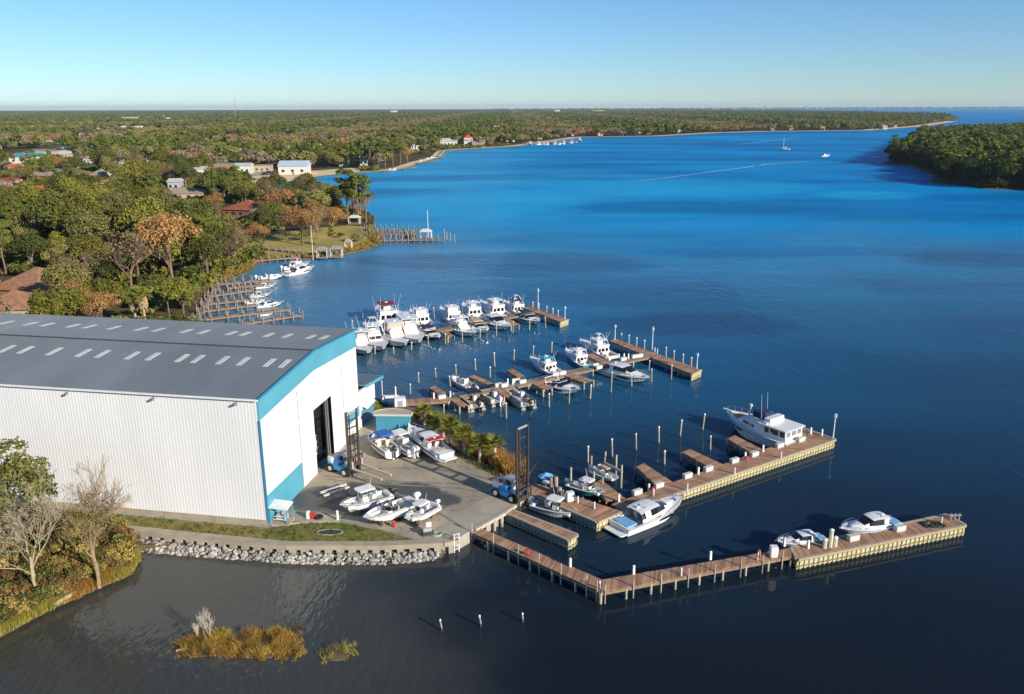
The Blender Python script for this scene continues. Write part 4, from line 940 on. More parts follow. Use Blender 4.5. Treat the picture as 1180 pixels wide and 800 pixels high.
    if sun:
        m = MB(); m.slab((-.40 * L, 0, fs + .02), .15 * L, Bm * .66, .12, .15); m.build('sun_pad', sun, t)
    m = MB(); m.slab((.33 * L, 0, fs + (fb - fs) * .72 + .06), .10 * L, Bm * .16, .06, .1); m.build('deck_hatch', M('hatch glass', (.10, .13, .16), .15), t)
    m = MB()
    for sg in (-1, 1):
        tt = [.46, .52, .58, .64, .70]
        m.loft([[(X(x, .62 * sh(x)), sg * (bb(x) * .975 + .0), .50 * sh(x) + .0), (X(x, .78 * sh(x)), sg * (bb(x) * 1.0 + .015), .80 * sh(x) - (.1 * k if j in (0, 4) else 0))] for j, x in enumerate(tt)], 0, False)
    m.build('hull_window', glass, t)
    bow_rail(t, bb, sh, L, .55, .5 * k, 6)
    m = MB(); m.box((L / 2 - .1, 0, fb + .05), (.5, .12, .1)); m.build('anchor_roller', chrome, t)
    return t
def sportfish(label, L, hullm=None, group=None, canvas=None, tower=True, outrig=True, enclosed=None, bottom=None, big=False):
    t = thing('sport_fishing_yacht', label, 'boat', (0, 0, 0), 0, group); hullm = hullm or gel; Bm = .28 * L + .35; k = L / 13.0
    fs, fb = .065 * L + .12, .135 * L + .25
    bb, sh, X = hull(t, L, Bm, fs, fb, .6, [(.03, .27, fs * .4, 0)], hullm, bottom, gel, teak if big else sole_m, rake=.15, full=.5)
    m = MB(); z0 = fs * .4; z1 = fs + 1.45 * k
    q = frustum(m, -.23 * L, .17 * L, -.22 * L, .03 * L, Bm * .41, Bm * .27, Bm * .36, Bm * .27, z0, z1, z0f=fs + .42 * k); m.build('deckhouse', gel, t)
    panes(t, q['R'], ((.12, .42), (.45, .70), (.73, .93)), .52, .82); panes(t, q['L'], ((.07, .27), (.30, .55), (.58, .88)), .52, .82)
    if tower and not big: panes(t, q['F'], ((.06, .47), (.53, .94)), .45, .8)
    panes(t, q['A'], ((.08, .3), (.36, .62), (.70, .92)), .30, .82)
    m = MB(); q = frustum(m, -.24 * L, .02 * L, -.24 * L, .06 * L, Bm * .36, Bm * .26, Bm * .38, Bm * .24, z1 + .01, z1 + .55 * k); m.build('flybridge', gel, t)
    m = MB(); q = frustum(m, -.02 * L, .05 * L, -.01 * L, .03 * L, Bm * .2, Bm * .2, Bm * .18, Bm * .18, z1 + .55 * k, z1 + .85 * k); m.build('helm', gel, t)
    seat(t, -.10 * L, 0, z1 + .5 * k, Bm * .3, vinyl_w, .6)
    zt = z1 + 1.7 * k; tm = canvas or gel
    m = MB(); m.slab((-.08 * L, 0, zt), .24 * L, Bm * .72, .1, .3, crown=.05); m.build('hardtop', tm, t)
    m = MB()
    for sx, bx_ in ((-.19, -.21), (.02, .04)):
        for sg in (-1, 1): m.tube([(bx_ * L, sg * Bm * .36, z1 + .5 * k), (sx * L, sg * Bm * .31, zt)], .04, 5)
    m.build('hardtop_frame', gel, t)
    if enclosed:
        m = MB(); frustum(m, -.17 * L, .02 * L, -.17 * L, .01 * L, Bm * .33, Bm * .30, Bm * .31, Bm * .28, z1 + .58 * k, zt - .02); m.build('bridge_curtain', enclosed, t)
    if tower:
        m = MB()
        for sx in (-.16, 0):
            for sg in (-1, 1): m.tube([(sx * L, sg * Bm * .26, zt + .1), (sx * L - .0 - (.03 + sx * .5) * L * .4, sg * Bm * .13, zt + 1.5 * k)], .035, 4)
        m.slab((-.07 * L, 0, zt + 1.5 * k), .1 * L, Bm * .3, .07, .15); m.build('tuna_tower', gel, t)
    if outrig:
        for sg in (-1, 1):
            m = MB(); m.tube([(-.02 * L, sg * Bm * .42, fs + .6), (-.14 * L, sg * Bm * .62, fs + 5.2 * k)], [.035, .015], 4); m.build('outrigger', wpaint, t)
    antenna(t, -.16 * L, Bm * .3, zt, 2.0 * k); antenna(t, -.16 * L, -Bm * .3, zt, 2.3 * k, -.12)
    m = MB(); m.tube([(-.06 * L, 0, zt + .1), (-.06 * L, 0, zt + .32)], [.3, .3], 8); m.build('radar_dome', gel, t)
    m = MB(); m.slab((-.33 * L, 0, fs * .4), .5, .5, .35, .08); m.tube([(-.33 * L, 0, fs * .4 + .3), (-.33 * L, 0, fs * .4 + .6)], .06, 5); m.box((-.355 * L, 0, fs * .4 + .9), (.1, .55, .55)); m.build('fighting_chair', vinyl_w, t)
    m = MB(); m.slab((.30 * L, 0, fs + (fb - fs) * .62), .09 * L, Bm * .16, .1, .1); m.build('deck_hatch', M('hatch glass', (.10, .13, .16), .15), t)
    bow_rail(t, bb, sh, L, .5, .6 * k, 6)
    return t
def pontoon(label, L, canvas, group=None, side=None):
    t = thing('pontoon_boat', label, 'boat', (0, 0, 0), 0, group); W_ = 2.4
    for sg in (-1, 1):
        m = MB(); m.tube([(-L / 2, sg * .85, .08), (L / 2 - .7, sg * .85, .08), (L / 2, sg * .85, .28)], [.32, .32, .05], 8); m.build('pontoon', mgrey, t)
    m = MB(); m.slab((0, 0, .42), L - .3, W_, .1, .15); m.build('deck', sole_m, t)
    m = MB(); m.pane
    for a, b_ in (((-L / 2 + .3, 1.12), (L / 2 - .4, 1.12)), ((-L / 2 + .3, -1.12), (L / 2 - .4, -1.12)), ((L / 2 - .4, 1.12), (L / 2 - .4, -1.12))):
        m.bar((a[0], a[1], .85), (b_[0], b_[1], .85), .05, .6)
    m.build('side_panel', side or mgrey, t)
    m = MB()
    for x, y, lx, ly in ((-.3 * L, .75, .25 * L, .6), (.28 * L, .75, .28 * L, .6), (.28 * L, -.75, .28 * L, .6), (-.32 * L, -.75, .2 * L, .6)): m.slab((x, y, .52), lx, ly, .42, .1)
    m.build('bench_seat', vinyl, t)
    m = MB(); m.slab((0, -.7, .52), .6, .6, .8, .1); m.build('console', gel, t)
    if canvas:
        m = MB(); m.slab((-.12 * L, 0, 2.3), .42 * L, 2.2, .08, .25, crown=.12); m.build('bimini', canvas, t)
        m = MB()
        for sx in (-.3, .08):
            for sg in (-1, 1): m.tube([(-.1 * L, sg * 1.1, 1.1), (sx * L, sg * 1.05, 2.3)], .025, 4)
        m.build('bimini_frame', chrome, t)
    motor(t, -L / 2 + .1, 0, .75, black if side else gel, .9)
    return t
def bowrider(label, L, bim=None, hullm=None, motors=1, mcol=None, group=None, stripe=None, ws=True):
    t = thing('bowrider_boat', label, 'boat', (0, 0, 0), 0, group); Bm = .30 * L + .35; k = L / 7.0; fs, fb = .11 * L + .1, .14 * L + .1
    bb, sh, X = hull(t, L, Bm, fs, fb, .35, [(.12, .56, fs * .42, 0), (.62, .88, fs * .62, 0)], hullm or gel, None, gel, sole_m, stripe=stripe)
    for sg in (-1, 1):
        seat(t, -.06 * L, sg * Bm * .24, fs * .42, .55 * k, vinyl, .5)
        m = MB(); m.slab((.24 * L, sg * Bm * .22, fs * .62), .24 * L, .4 * k, .25, .08); m.build('bow_cushion', vinyl_w, t)
        m = MB(); m.slab((.08 * L, sg * Bm * .26, fs * .42), .1 * L, Bm * .3, fs * .8, .08); m.build('dash', gel, t)
    m = MB(); m.slab((-.30 * L, 0, fs * .42), .1 * L, Bm * .75, .45, .1); m.build('rear_bench', vinyl, t)
    m = MB(); m.slab((-.43 * L, 0, fs - .05), .13 * L, Bm * .7, .2, .15); m.build('sun_pad', vinyl_w if not mcol else vinyl, t)
    if ws:
        m = MB(); pts = [(-.04 * L, -Bm * .44), (.09 * L, -Bm * .36), (.13 * L, -Bm * .12), (.13 * L, Bm * .12), (.09 * L, Bm * .36), (-.04 * L, Bm * .44)]
        m.loft([[(x, y, fs * 1.1) for x, y in pts], [(x - .05 * L, y * .93, fs * 1.1 + .48 * k) for x, y in pts]], 0, False); m.build('windscreen', glass, t)
        m = MB(); m.tube([(x - .05 * L, y * .93, fs * 1.1 + .48 * k) for x, y in pts], .025, 4); m.build('windscreen_frame', chrome, t)
    if bim: 
        m = MB(); m.slab((-.12 * L, 0, fs + 1.35 * k), .34 * L, Bm * .8, .06, .2, crown=.12); m.build('bimini', bim, t)
        m = MB()
        for sx in (-.26, .03):
            for sg in (-1, 1): m.tube([(-.1 * L, sg * Bm * .44, fs), (sx * L, sg * Bm * .38, fs + 1.35 * k)], .022, 4)
        m.build('bimini_frame', chrome, t)
    for j in range(motors): motor(t, -L / 2, (j - (motors - 1) / 2) * .55 * k, fs - .15, mcol or gel, k)
    return t
def put(fn, bow, stern, label, z=0.0, zp=None, Lf=1.0, zk=1.0, **kw):
    """bow and stern sighted on a level zp; z is the height of the waterline"""
    zp = z + .5 if zp is None else zp
    a = G(bow[0], bow[1], zp); b_ = G(stern[0], stern[1], zp); v = a - b_; L = v.length * Lf
    zs = .8 if fn is sportfish else .88 if fn is express else 1.0
    t = fn(label, L, **kw); t.scale = (1, 1, zs * zk); t.location = ((a.x + b_.x) / 2, (a.y + b_.y) / 2, z); t.rotation_euler = (0, 0, math.atan2(v.y, v.x))
    return t
gE = 'yachts moored in the far left cluster'; gF = 'yachts moored in the far right cluster'; gM = 'yachts in the middle basin'
put(sportfish, (423, 411.5), (411, 389), 'white sport fishing yacht half hidden behind the boat shed corner', group=gE, tower=False)
put(sportfish, (441.5, 407.5), (422, 384), 'white sport fishing yacht with a small tower, just right of the shed corner', group=gE)
put(sportfish, (467, 403), (446, 380), 'white sport fishing yacht with orange tinted bridge curtains in the far left cluster', group=gE, enclosed=M('peach curtain', (.62, .40, .30), .6), tower=False)
put(sportfish, (483, 400), (463, 376), 'white sport fishing yacht beside the dark hulled cruiser in the far left cluster', group=gE, tower=False, outrig=False)
put(express, (506, 393), (484, 380), 'dark hulled express cruiser with white foredeck at the right end of the far left cluster', group=gE, hullm=hull_navy, top='canvas', canvas=cv_navy)
put(sportfish, (437, 357), (453, 377), 'sport fishing yacht with red canvas top behind the far left cluster', group=gE, canvas=M('maroon canvas', (.26, .03, .04), .8, .1, 3), hullm=hull_lblue, tower=False)
put(sportfish, (473, 361), (493, 375.5), 'white flybridge yacht with its bow towards the open bay behind the far left cluster', group=gE, tower=False, enclosed=M('clear curtain', (.6, .6, .58), .3))
put(express, (457, 362), (470, 378), 'small white cruiser tucked between two larger yachts in the far left cluster', group=gE, top='hard')
put(sportfish, (548, 389.5), (518, 373), 'large white yacht with black windows nearest the camera in the far right cluster', group=gF, tower=False, outrig=False)
put(express, (561.5, 384.5), (541, 372.5), 'small cruiser with tan canvas between two larger white yachts', group=gF, top='canvas', canvas=cv_tan)
put(express, (587, 381.5), (558, 367), 'white express yacht with a dark wraparound windshield in the far right cluster', group=gF, top='hard')
put(express, (621.5, 374), (596, 362.5), 'white express cruiser at the right end of the far right cluster beside the plank finger', group=gF, top='canvas', canvas=cv_navy)
put(sportfish, (508, 358), (530, 372), 'white flybridge yacht with curtained bridge at the left end of the far right cluster', group=gF, tower=False, outrig=False, enclosed=M('clear curtain', (.6, .6, .58), .3))
put(sportfish, (534, 353), (553, 367), 'white flybridge yacht second from left in the upper row of the far right cluster', group=gF, tower=False, outrig=False)
put(sportfish, (554, 351), (583, 364.5), 'tall white flybridge motor yacht in the middle of the upper far row', group=gF, tower=False, outrig=False, big=True)
put(sportfish, (581, 350), (605, 361.5), 'white sport fishing yacht with dark bridge top next to the farthest dock', group=gF, canvas=cv_navy)
put(sportfish, (611, 414.5), (644, 430.5), 'pale blue hulled sport fisher with turquoise canvas at the zigzag walkway', group=gM, hullm=hull_lblue, canvas=M('turquoise canvas', (.05, .36, .52), .8), tower=False)
put(express, (669, 454), (624, 438.5), 'large white express yacht with radar arch in front of the sport fishers', group=gM, top='none', arch=True, fat=.36)
put(sportfish, (652, 405), (678, 421), 'turquoise hulled sport fisher with white cabin and its bow to the open bay', group=gM, hullm=hull_teal, tower=False)
put(sportfish, (668, 395), (706, 411.5), 'big white sport fisher with tall flybridge beside the plank finger', group=gM, big=True, tower=True)
put(express, (749.5, 441.5), (694, 424), 'sleek white express yacht with black windshield alone inside the T-head dock', group=gM, top='hard')
put(express, (786, 576), (713, 606), 'white express cruiser with blue sun pad alongside the yacht dock', hullm=gel, top='hard', sun=cv_sky, zp=.7)
gS = 'small boats along the zigzag walkway'
put(center_console, (521, 436), (545, 447), 'small pale blue skiff with open cockpit above the zigzag walkway', group=gS, hullm=hull_lblue, ttop_on=False, mcol=black)
put(pontoon, (533, 456.5), (551, 470), 'black canopied pontoon boat at the zigzag walkway', group=gS, canvas=black, side=dgrey)
put(pontoon, (556, 453.5), (575, 464), 'open white pontoon boat with cream seats at the zigzag walkway', group=gS, canvas=None)
put(pontoon, (584, 449.5), (610, 468), 'long grey pontoon boat with two white motors nearest the large express yacht', group=gS, canvas=None, side=mgrey)
put(center_console, (697.5, 568), (656, 554.5), 'dark sea green centre console with white top lifted beside the quay', hullm=hull_green, z=.6, zp=1.3)
put(center_console, (712.5, 551), (681.5, 538.5), 'sea green open boat with tan T-top on the grey lift', hullm=M('mint hull', (.22, .46, .40), .25), top=cv_tan, z=.7, zp=1.4)
put(center_console, (665, 591.5), (615, 577), 'white centre console with grey hull sides floating in the launching slip', hullm=hull_grey, seatm=vinyl_w, z=.15, zp=.9, motors=2)
put(express, (896, 627), (947, 619), 'small pale blue cruiser with white hardtop moored behind the outer pier', hullm=hull_lblue, top='hard', sun=cv_sky, z=.4, zp=1.0, zk=1.2, Lf=1.08)
put(express, (970, 614), (1031, 601.5), 'larger blue hulled cruiser with white hardtop moored behind the outer platform', hullm=hull_lblue, top='hard', sun=cv_sky, z=.4, zp=1.0, zk=1.2, Lf=1.08)
gP = 'boats parked on the boatyard pavement'
put(center_console, (391.5, 583), (449, 565), 'white open boat with large white T-top parked on stands, left of three on the pavement', group=gP, hullm=gel, top=gel, z=1.65, zp=2.5, mcol=black, motors=2, bottom=gel2)
put(bowrider, (418.5, 597), (477, 574), 'white bowrider with wide windscreen, middle of three parked on the pavement', group=gP, z=1.65, zp=2.5)
put(center_console, (466.5, 599), (502.5, 579.5), 'small white centre console with little white top, right of three on the pavement', group=gP, hullm=gel, z=1.6, zp=2.2)
put(bowrider, (426, 500), (453, 520), 'black and white runabout with royal blue bimini parked by the turquoise tank', group=gP, z=1.6, zp=2.3, bim=cv_blue, stripe=hull_navy, mcol=black)
put(center_console, (447, 501), (477, 518), 'centre console with white top and two white outboards parked by the turquoise tank', group=gP, z=1.6, zp=2.3, motors=2, stripe=hull_navy)
put(express, (471, 489), (513, 519), 'large grey white express cruiser with red canvas parked along the palm bank', group=gP, z=1.7, zp=2.8, top='hard', stripe=bott_red, zk=.88, fat=.26)
gL = 'boats in the left bank slips'
put(express, (363, 309), (329, 316), 'white cruiser nearest the flagpole in the left bank slips', group=gL, top='hard')
put(sportfish, (358, 303), (331, 308), 'white cabin cruiser with red and blue canvas by the flagpole', group=gL, canvas=cv_red, tower=False, outrig=False)
put(center_console, (327, 318), (297, 320.5), 'white open boat between finger docks below the lawn', group=gL, hullm=gel, ttop_on=False)
put(express, (313, 338), (288, 340.5), 'small white cruiser in the middle of the left bank slips', group=gL, top='canvas', canvas=gel2)
put(express, (327, 349), (296, 352), 'white cruiser in the slip nearest the shed roof', group=gL, top='hard')
put(center_console, (350, 306.5), (326, 309), 'small white open boat beside the boardwalk below the lawn', group=gL)
put(express, (318, 328), (294, 330.5), 'white cruiser between the two upper left bank finger docks', group=gL, top='canvas', canvas=gel2)
put(center_console, (306, 346), (284, 348), 'small white topped open boat in the lower left bank slips', group=gL)
put(bowrider, (316, 360), (296, 362), 'white runabout in the lowest left bank slip', group=gL)
# red canvas panel of the parked cruiser and keel blocks below every parked boat
for ob in [o_ for o_ in bpy.data.objects if o_.get('group') == gP]:
    for sx in (-.25, .2):
        Lb = max((c_.dimensions.x for c_ in ob.children if c_.name.startswith('hull')), default=6)
        e = ob.matrix_basis @ Vector((sx * Lb, 0, 0)); t = thing('keel_block', f"timber keel block, {'stern' if sx < 0 else 'bow'} of {ob['label'].split(' parked')[0].split(',')[0]}", 'keel block', (e.x, e.y, PZ), ob.rotation_euler.z, 'keel blocks under the parked boats')
        m = MB(); m.box((0, 0, .12), (.35, 1.3, .24)); m.box((0, 0, .3), (.3, .9, .2)); m.build('block', timber, t)
        m = MB(); m.bar((0, -.75, .1), (0, -.55, .75), .1, .1); m.bar((0, .75, .1), (0, .55, .75), .1, .1); m.build('prop', timber, t)
par = [o_ for o_ in bpy.data.objects if o_.get('label', '').startswith('large grey white express')][0]
m = MB(); m.slab((-2.3, 0, 2.15), 1.0, 2.0, .06, .15); m.build('canopy', cv_red, par)

# trawler yacht
Y = thing('motor_yacht', 'big pale trawler yacht with navy bridge cover and glazed stern cabin', 'yacht')
a = G(841, 472, 2.2); b_ = G(914, 508.5, 1.0); a.z = b_.z = 0; v = a - b_; L = v.length; Y.location = (a + b_) / 2; Y.rotation_euler = (0, 0, math.atan2(v.y, v.x))
Y.scale = (1.10, 1.05, .86)
bb, sh, X = hull(Y, L, 4.3, 1.35, 2.35, .8, [], gel, bott, gel, teak, stripe=None, rake=.12)
m = MB(); frustum(m, -.10 * L, .27 * L, -.1 * L, .22 * L, 1.75, 1.15, 1.55, 1.05, 1.4, 2.5, z0f=1.75); q = {'R': [Vector((-.10 * L, -1.75, 1.4)), Vector((.27 * L, -1.15, 1.75)), Vector((.22 * L, -1.05, 2.5)), Vector((-.1 * L, -1.55, 2.5))]}; m.build('pilothouse', gel, Y)
ql = [Vector((p.x, -p.y, p.z)) for p in q['R']][::-1]; ql = [ql[1], ql[0], ql[3], ql[2]]; ql = [Vector((.27 * L, 1.15, 1.75)), Vector((-.10 * L, 1.75, 1.4)), Vector((-.1 * L, 1.55, 2.5)), Vector((.22 * L, 1.05, 2.5))]
panes(Y, q['R'], ((.25, .38), (.41, .46), (.5, .78)), .45, .85); panes(Y, ql, ((.22, .5), (.54, .59), (.62, .75)), .45, .85)
m = MB(); Q = frustum(m, -.46 * L, -.10 * L, -.45 * L, -.08 * L, 1.6, 1.8, 1.55, 1.7, 1.36, 3.0); m.build('aft_cabin', gel, Y)
panes(Y, Q['R'], ((.05, .2), (.26, .55), (.6, .75)), .42, .88, M('brown window', (.10, .05, .04), .1)); panes(Y, Q['L'], ((.25, .4), (.45, .74), (.8, .95)), .42, .88, M('brown window', (.10, .05, .04), .1))
panes(Y, Q['A'], ((.06, .3), (.36, .64), (.70, .94)), .42, .88, M('grey pane', (.2, .22, .26), .1))
m = MB(); m.slab((-.28 * L, 0, 3.02), .42 * L, 3.7, .1, .3, crown=.03); m.build('cabin_roof', gel, Y)
m = MB(); frustum(m, -.20 * L, .1 * L, -.20 * L, .07 * L, 1.6, 1.0, 1.65, 1.05, 2.5, 3.35); m.build('flybridge', gel, Y)
m = MB(); m.slab((-.03 * L, 0, 3.36), .2 * L, 1.9, .75, .35, crown=.2); m.build('bridge_cover', cv_navy, Y)
m = MB(); m.box((-.18 * L, 0, 3.5), (.8, 2.6, .7)); m.build('bridge_seat', gel, Y)
m = MB(); m.slab((.28 * L, 0, 2.0), .15 * L, 1.5, .25, .25); m.build('deck_pad', M('orange teak', (.50, .22, .08), .6), Y)
m = MB(); m.tube([(.17 * L, 0, 2.3), (.15 * L, 0, 4.3)], [.09, .06], 6); m.tube([(.15 * L, 0, 4.2), (.15 * L, 0, 4.5)], [.16, .2], 8); m.build('mast', wpaint, Y)
for x, y, h in ((-.02 * L, -.9, 3.4), (-.10 * L, 1.3, 3.8)): antenna(Y, x, y, 3.3, h, .06)
bow_rail(Y, bb, sh, L, .55, .7, 7)
m = MB()
for u0, u1 in ((.62, .70), (.73, .78)):
    for sg in (-1, 1): m.loft([[(X(x, 1.2), sg * (bb(x) * .955 + .0), sh(x) * .6), (X(x, 1.5), sg * (bb(x) * .985 + .02), sh(x) * .74)] for x in (u0, (u0 + u1) / 2, u1)], 0, False)
m.build('portlight', glass, Y)
m = MB()
for sg in (-1, 1): m.tube([(X(x, 1.0), sg * (bb(x) * .985 + .03), .78 * sh(x)) for x in [k / 12 for k in range(10)]], .03, 4)
m.build('hull_line', M('navy hull line', (.02, .04, .12), .4), Y)
m = MB(); m.box((L * .5 - .2, 0, 2.42), (1.3, .35, .12)); m.tube([(L * .5 + .3, 0, 2.5), (L * .5 + .2, 0, 1.9)], .05, 5); m.build('anchor_pulpit', gel, Y)

# boats out on the bay and wakes
t = thing('sailboat', 'white sailboat with bare mast under way far out on the bay', 'sailboat', G(903.5, 172.5, 0), 2.6)
bb, sh, X = hull(t, 11, 3.4, 1.0, 1.4, .5, [(.06, .3, .6, 0)], gel)
m = MB(); frustum(m, -1.5, 2.5, -1.3, 2.0, 1.1, .7, .95, .6, 1.1, 1.8); m.build('cabin', gel, t); m = MB(); m.tube([(.8, 0, 1), (.8, 0, 10.5)], .14, 6); m.build('mast', wpaint, t); m = MB(); m.tube([(.8, 0, 2.4), (-3.6, 0, 2.3)], .2, 6); m.build('boom', wpaint, t)
t = express('small white motor cruiser under way far out on the bay', 9.0); t.location = G(951.5, 180.5, 0); t.rotation_euler = (0, 0, .3)
foam = M('wake foam', (.30, .52, .66), .5, .3, .05, world=True)
def wake(name, pts, wds):
    P = [G(x, y, .03) for x, y in pts]; m = MB()
    for k in range(len(P) - 1):
        d = (P[k + 1] - P[k]).normalized(); n = Vector((-d.y, d.x, 0)); 
        a0, a1 = P[k] - n * wds[k], P[k + 1] - n * wds[k + 1]; b0, b1 = P[k] + n * wds[k], P[k + 1] + n * wds[k + 1]
        m.poly([a0, a1, b1, b0])
    ob = m.build(name, foam); return stuff(ob)
tag(wake('boat_wake', [(730, 209.3), (760, 206), (800, 200.5), (840, 195.5), (870, 191.3), (905, 187.5)], [.3, .7, 1.0, 1.2, 1.3, .4]))
tag(wake('boat_wake', [(868, 191.8), (884, 189), (915, 187), (935, 185.5)], [.3, 1.2, 1.2, .3]))
tag(wake('boat_wake', [(843, 167.5), (870, 164.5), (900, 161), (918, 159)], [.3, 1.2, 1.2, .3]))
# ================================================================ YARD EQUIPMENT
def forklift(label, base, heading, lift, mast_h, mast_bot, wide):
    t = thing('boat_forklift', label, 'forklift', base, heading)   # x forward; mast at x = 1.9
    m = MB(); m.hexa([Vector(p) for p in ((-2.0, -1.0, .45), (1.4, -1.0, .45), (1.4, 1.0, .45), (-2.0, 1.0, .45), (-1.9, -.95, 1.15), (1.4, -.95, 1.05), (1.4, .95, 1.05), (-1.9, .95, 1.15))]); m.build('chassis', fl_blue, t)
    m = MB(); m.slab((-1.55, 0, 1.15), 1.1, 1.9, .75, .25, crown=.05); m.build('counterweight', wpaint, t)
    m = MB(); m.slab((-.55, 0, 1.1), .9, 1.7, .45, .1); m.build('engine_cover', fl_blue, t)
    for sx in (-1.35, 1.15):
        for sg in (-1, 1):
            m = MB(); m.tube([(sx, sg * .78, .55), (sx, sg * 1.2, .55)], .56, 12); w_ = m.build('wheel', tyre, t)
            m = MB(); m.tube([(sx, sg * 1.19, .55), (sx, sg * 1.24, .55)], .3, 8); m.build('hub', wpaint, w_)
    m = MB()
    for sx, tx in ((-.5, -.35), (1.0, .75)):
        for sg in (-1, 1): m.tube([(sx, sg * .75, 1.1), (tx, sg * .7, 2.55)], .05, 5)
    m.slab((.2, 0, 2.55), 1.5, 1.6, .08, .1)
    for y in (-.4, 0, .4): m.bar((-.5, y, 2.66), (.9, y, 2.66), .06, .05)
    m.build('cab_guard', M('guard paint', (.40, .46, .52), .5), t)
    m = MB(); m.slab((-.05, 0, 1.5), .6, .6, .2, .08); m.box((-.33, 0, 1.95), (.14, .6, .7)); m.build('seat', black, t)
    m = MB(); m.box((.8, 0, 1.35), (.4, 1.1, .65), taper=.7); m.build('dashboard', wpaint, t)
    m = MB(); m.tube([(.55, 0, 1.7), (.4, 0, 1.9)], .04, 5); m.tube([(.38 + .05 * math.sin(a), .2 * math.cos(a), 1.9 + .15 * math.sin(a)) for a in [k * .785 for k in range(9)]], .03, 4, 0, False); m.build('steering_wheel', black, t)
    hy = wide / 2
    for sg in (-1, 1):
        m = MB(); m.bar((1.85, sg * hy, mast_bot), (1.85, sg * hy, mast_h), .16, .28); m.bar((2.08, sg * (hy - .22), mast_bot), (2.08, sg * (hy - .22), mast_h - .25), .09, .14); m.build('mast_rail', mast_m, t)
        m = MB(); m.tube([(1.7, sg * (hy - .45), mast_bot + .1), (1.7, sg * (hy - .45), mast_h - 3.2)], .06, 6); m.build('lift_ram', mast_m, t)
        m = MB(); m.tube([(.6, sg * .7, 1.2), (1.8, sg * hy, 2.9)], .07, 5); m.build('tilt_ram', mgrey, t)
        m = MB(); m.tube([(2.0, sg * .12, mast_bot + .2), (2.0, sg * .12, mast_h - 2.6)], .03, 4); m.build('lift_chain', black, t)
    n = 8
    for k in range(n + 1):
        z = mast_bot + .25 + (mast_h - mast_bot - .45) * k / n
        m = MB(); m.bar((1.85, -hy, z), (1.85, hy, z), .12, .22 if k in (0, n) else .15); m.build('cross_member', mast_m if k != n else mgrey, t)
    m = MB(); m.box((2.22, 0, lift + .35), (.16, wide + .6, .5)); m.box((2.22, 0, lift + 1.35), (.14, wide + .6, .25))
    for y in (-hy - .2, -.4, .4, hy + .2): m.box((2.22, y, lift + .85), (.12, .16, 1.2))
    m.build('carriage', mast_m, t)
    return t
def tines(t, lift, wide, ln):
    for sg in (-1, 1):
        m = MB(); m.bar((2.35, sg * wide, lift + .9), (2.35, sg * wide, lift - .05), .24, .2); m.bar((2.3, sg * wide, lift), (2.35 + ln, sg * wide, lift - .12), .24, .2); m.build('fork_tine', fork_m, t)
p = G(391, 541, PZ); q = G(415, 544, PZ); h1 = math.atan2(G(460, 533, 2.6).y - G(411, 522, 2.6).y, G(460, 533, 2.6).x - G(411, 522, 2.6).x)
h1 = -.62
f1 = forklift('blue and white boat forklift by the shed doorway with empty tan forks held out', G(397, 543.5, PZ), h1, 1.3, 8.6, .14, 1.7)
tines(f1, 1.3, .8, 5.0)
f2 = forklift('blue boat forklift at the launching slip with its tall dark mast raised', G(588, 573, PZ), -.72, .35, 9.5, -1.15, 1.9)
f1.scale = f2.scale = (.88, .88, .88)
m = MB(); m.box((-.9, -.6, 2.0), (.7, .12, .5)); m.build('red_panel', red, f2)
m = MB(); m.box((.6, .2, 1.9), (.5, .5, .75), taper=.8); m.build('white_hood', wpaint, f2)
m = MB(); m.tube([(-1.2, .6, 1.8), (-.3, 1.0, 3.6)], .05, 5); m.build('beacon_pole', black, f2)

# bunk stand, pump shed, tank, drain, yard clutter
O = G(385, 571, PZ); t = thing('bunk_stand', 'low stand with two carpeted bunks on the pavement left of the parked boats', 'boat stand', O)
for (x0, y0, x1, y1) in ((369, 568, 399, 558), (373, 571.5, 402, 561)):
    m = MB(); m.bar(G(x0, y0, PZ + .55), G(x1, y1, PZ + .55), .3, .14); m.build('bunk', M('bunk carpet', (.60, .56, .48), .9, .1, 3), t, O)
m = MB()
for k in (.08, .92):
    a, b_ = lerp(G(369, 568, PZ + .3), G(399, 558, PZ + .3), k), lerp(G(373, 571.5, PZ + .3), G(402, 561, PZ + .3), k); m.bar(a, b_, .12, .12)
    for p_ in (a, b_): m.bar(p_ + Vector((0, 0, -.3)), p_ + Vector((0, .01, .2)), .1, .1)
m.build('frame', dgrey, t, O)
O = G(325, 601, PZ); t = thing('pump_shelter', 'little white flat roofed pump shelter with turquoise posts at the shed corner', 'shelter', O, -.15)
m = MB(); q = [(-.95, -.75, 1.72), (.95, -.75, 1.6), (.95, .8, 1.72), (-.95, .8, 1.84)]; m.hexa(q + [(a, b_, c + .12) for a, b_, c in q]); m.build('roof', wpaint, t)
for x, y in ((-.85, -.65), (.85, -.65), (.85, .7), (-.85, .7)): m = MB(); m.box((x, y, .85), (.1, .1, 1.7)); m.build('post', turq, t)
m = MB(); m.box((-.88, .05, .85), (.05, 1.2, 1.6)); m.build('side_panel', turq, t)
m = MB(); m.slab((.05, .05, .25), 1.1, .7, .55, .1); m.tube([(-.3, 0, .8), (.4, .1, 1.05)], .14, 7); m.build('pump', M('pump steel', (.45, .48, .5), .4), t)
m = MB(); m.box((0, -.55, .5), (1.3, .05, .08)); m.box((0, -.55, .8), (1.3, .05, .06)); m.build('rail', wpaint, t)
m = MB(); m.box((0, 0, .06), (2.0, 1.6, .16)); m.build('plinth', conc_l, t)
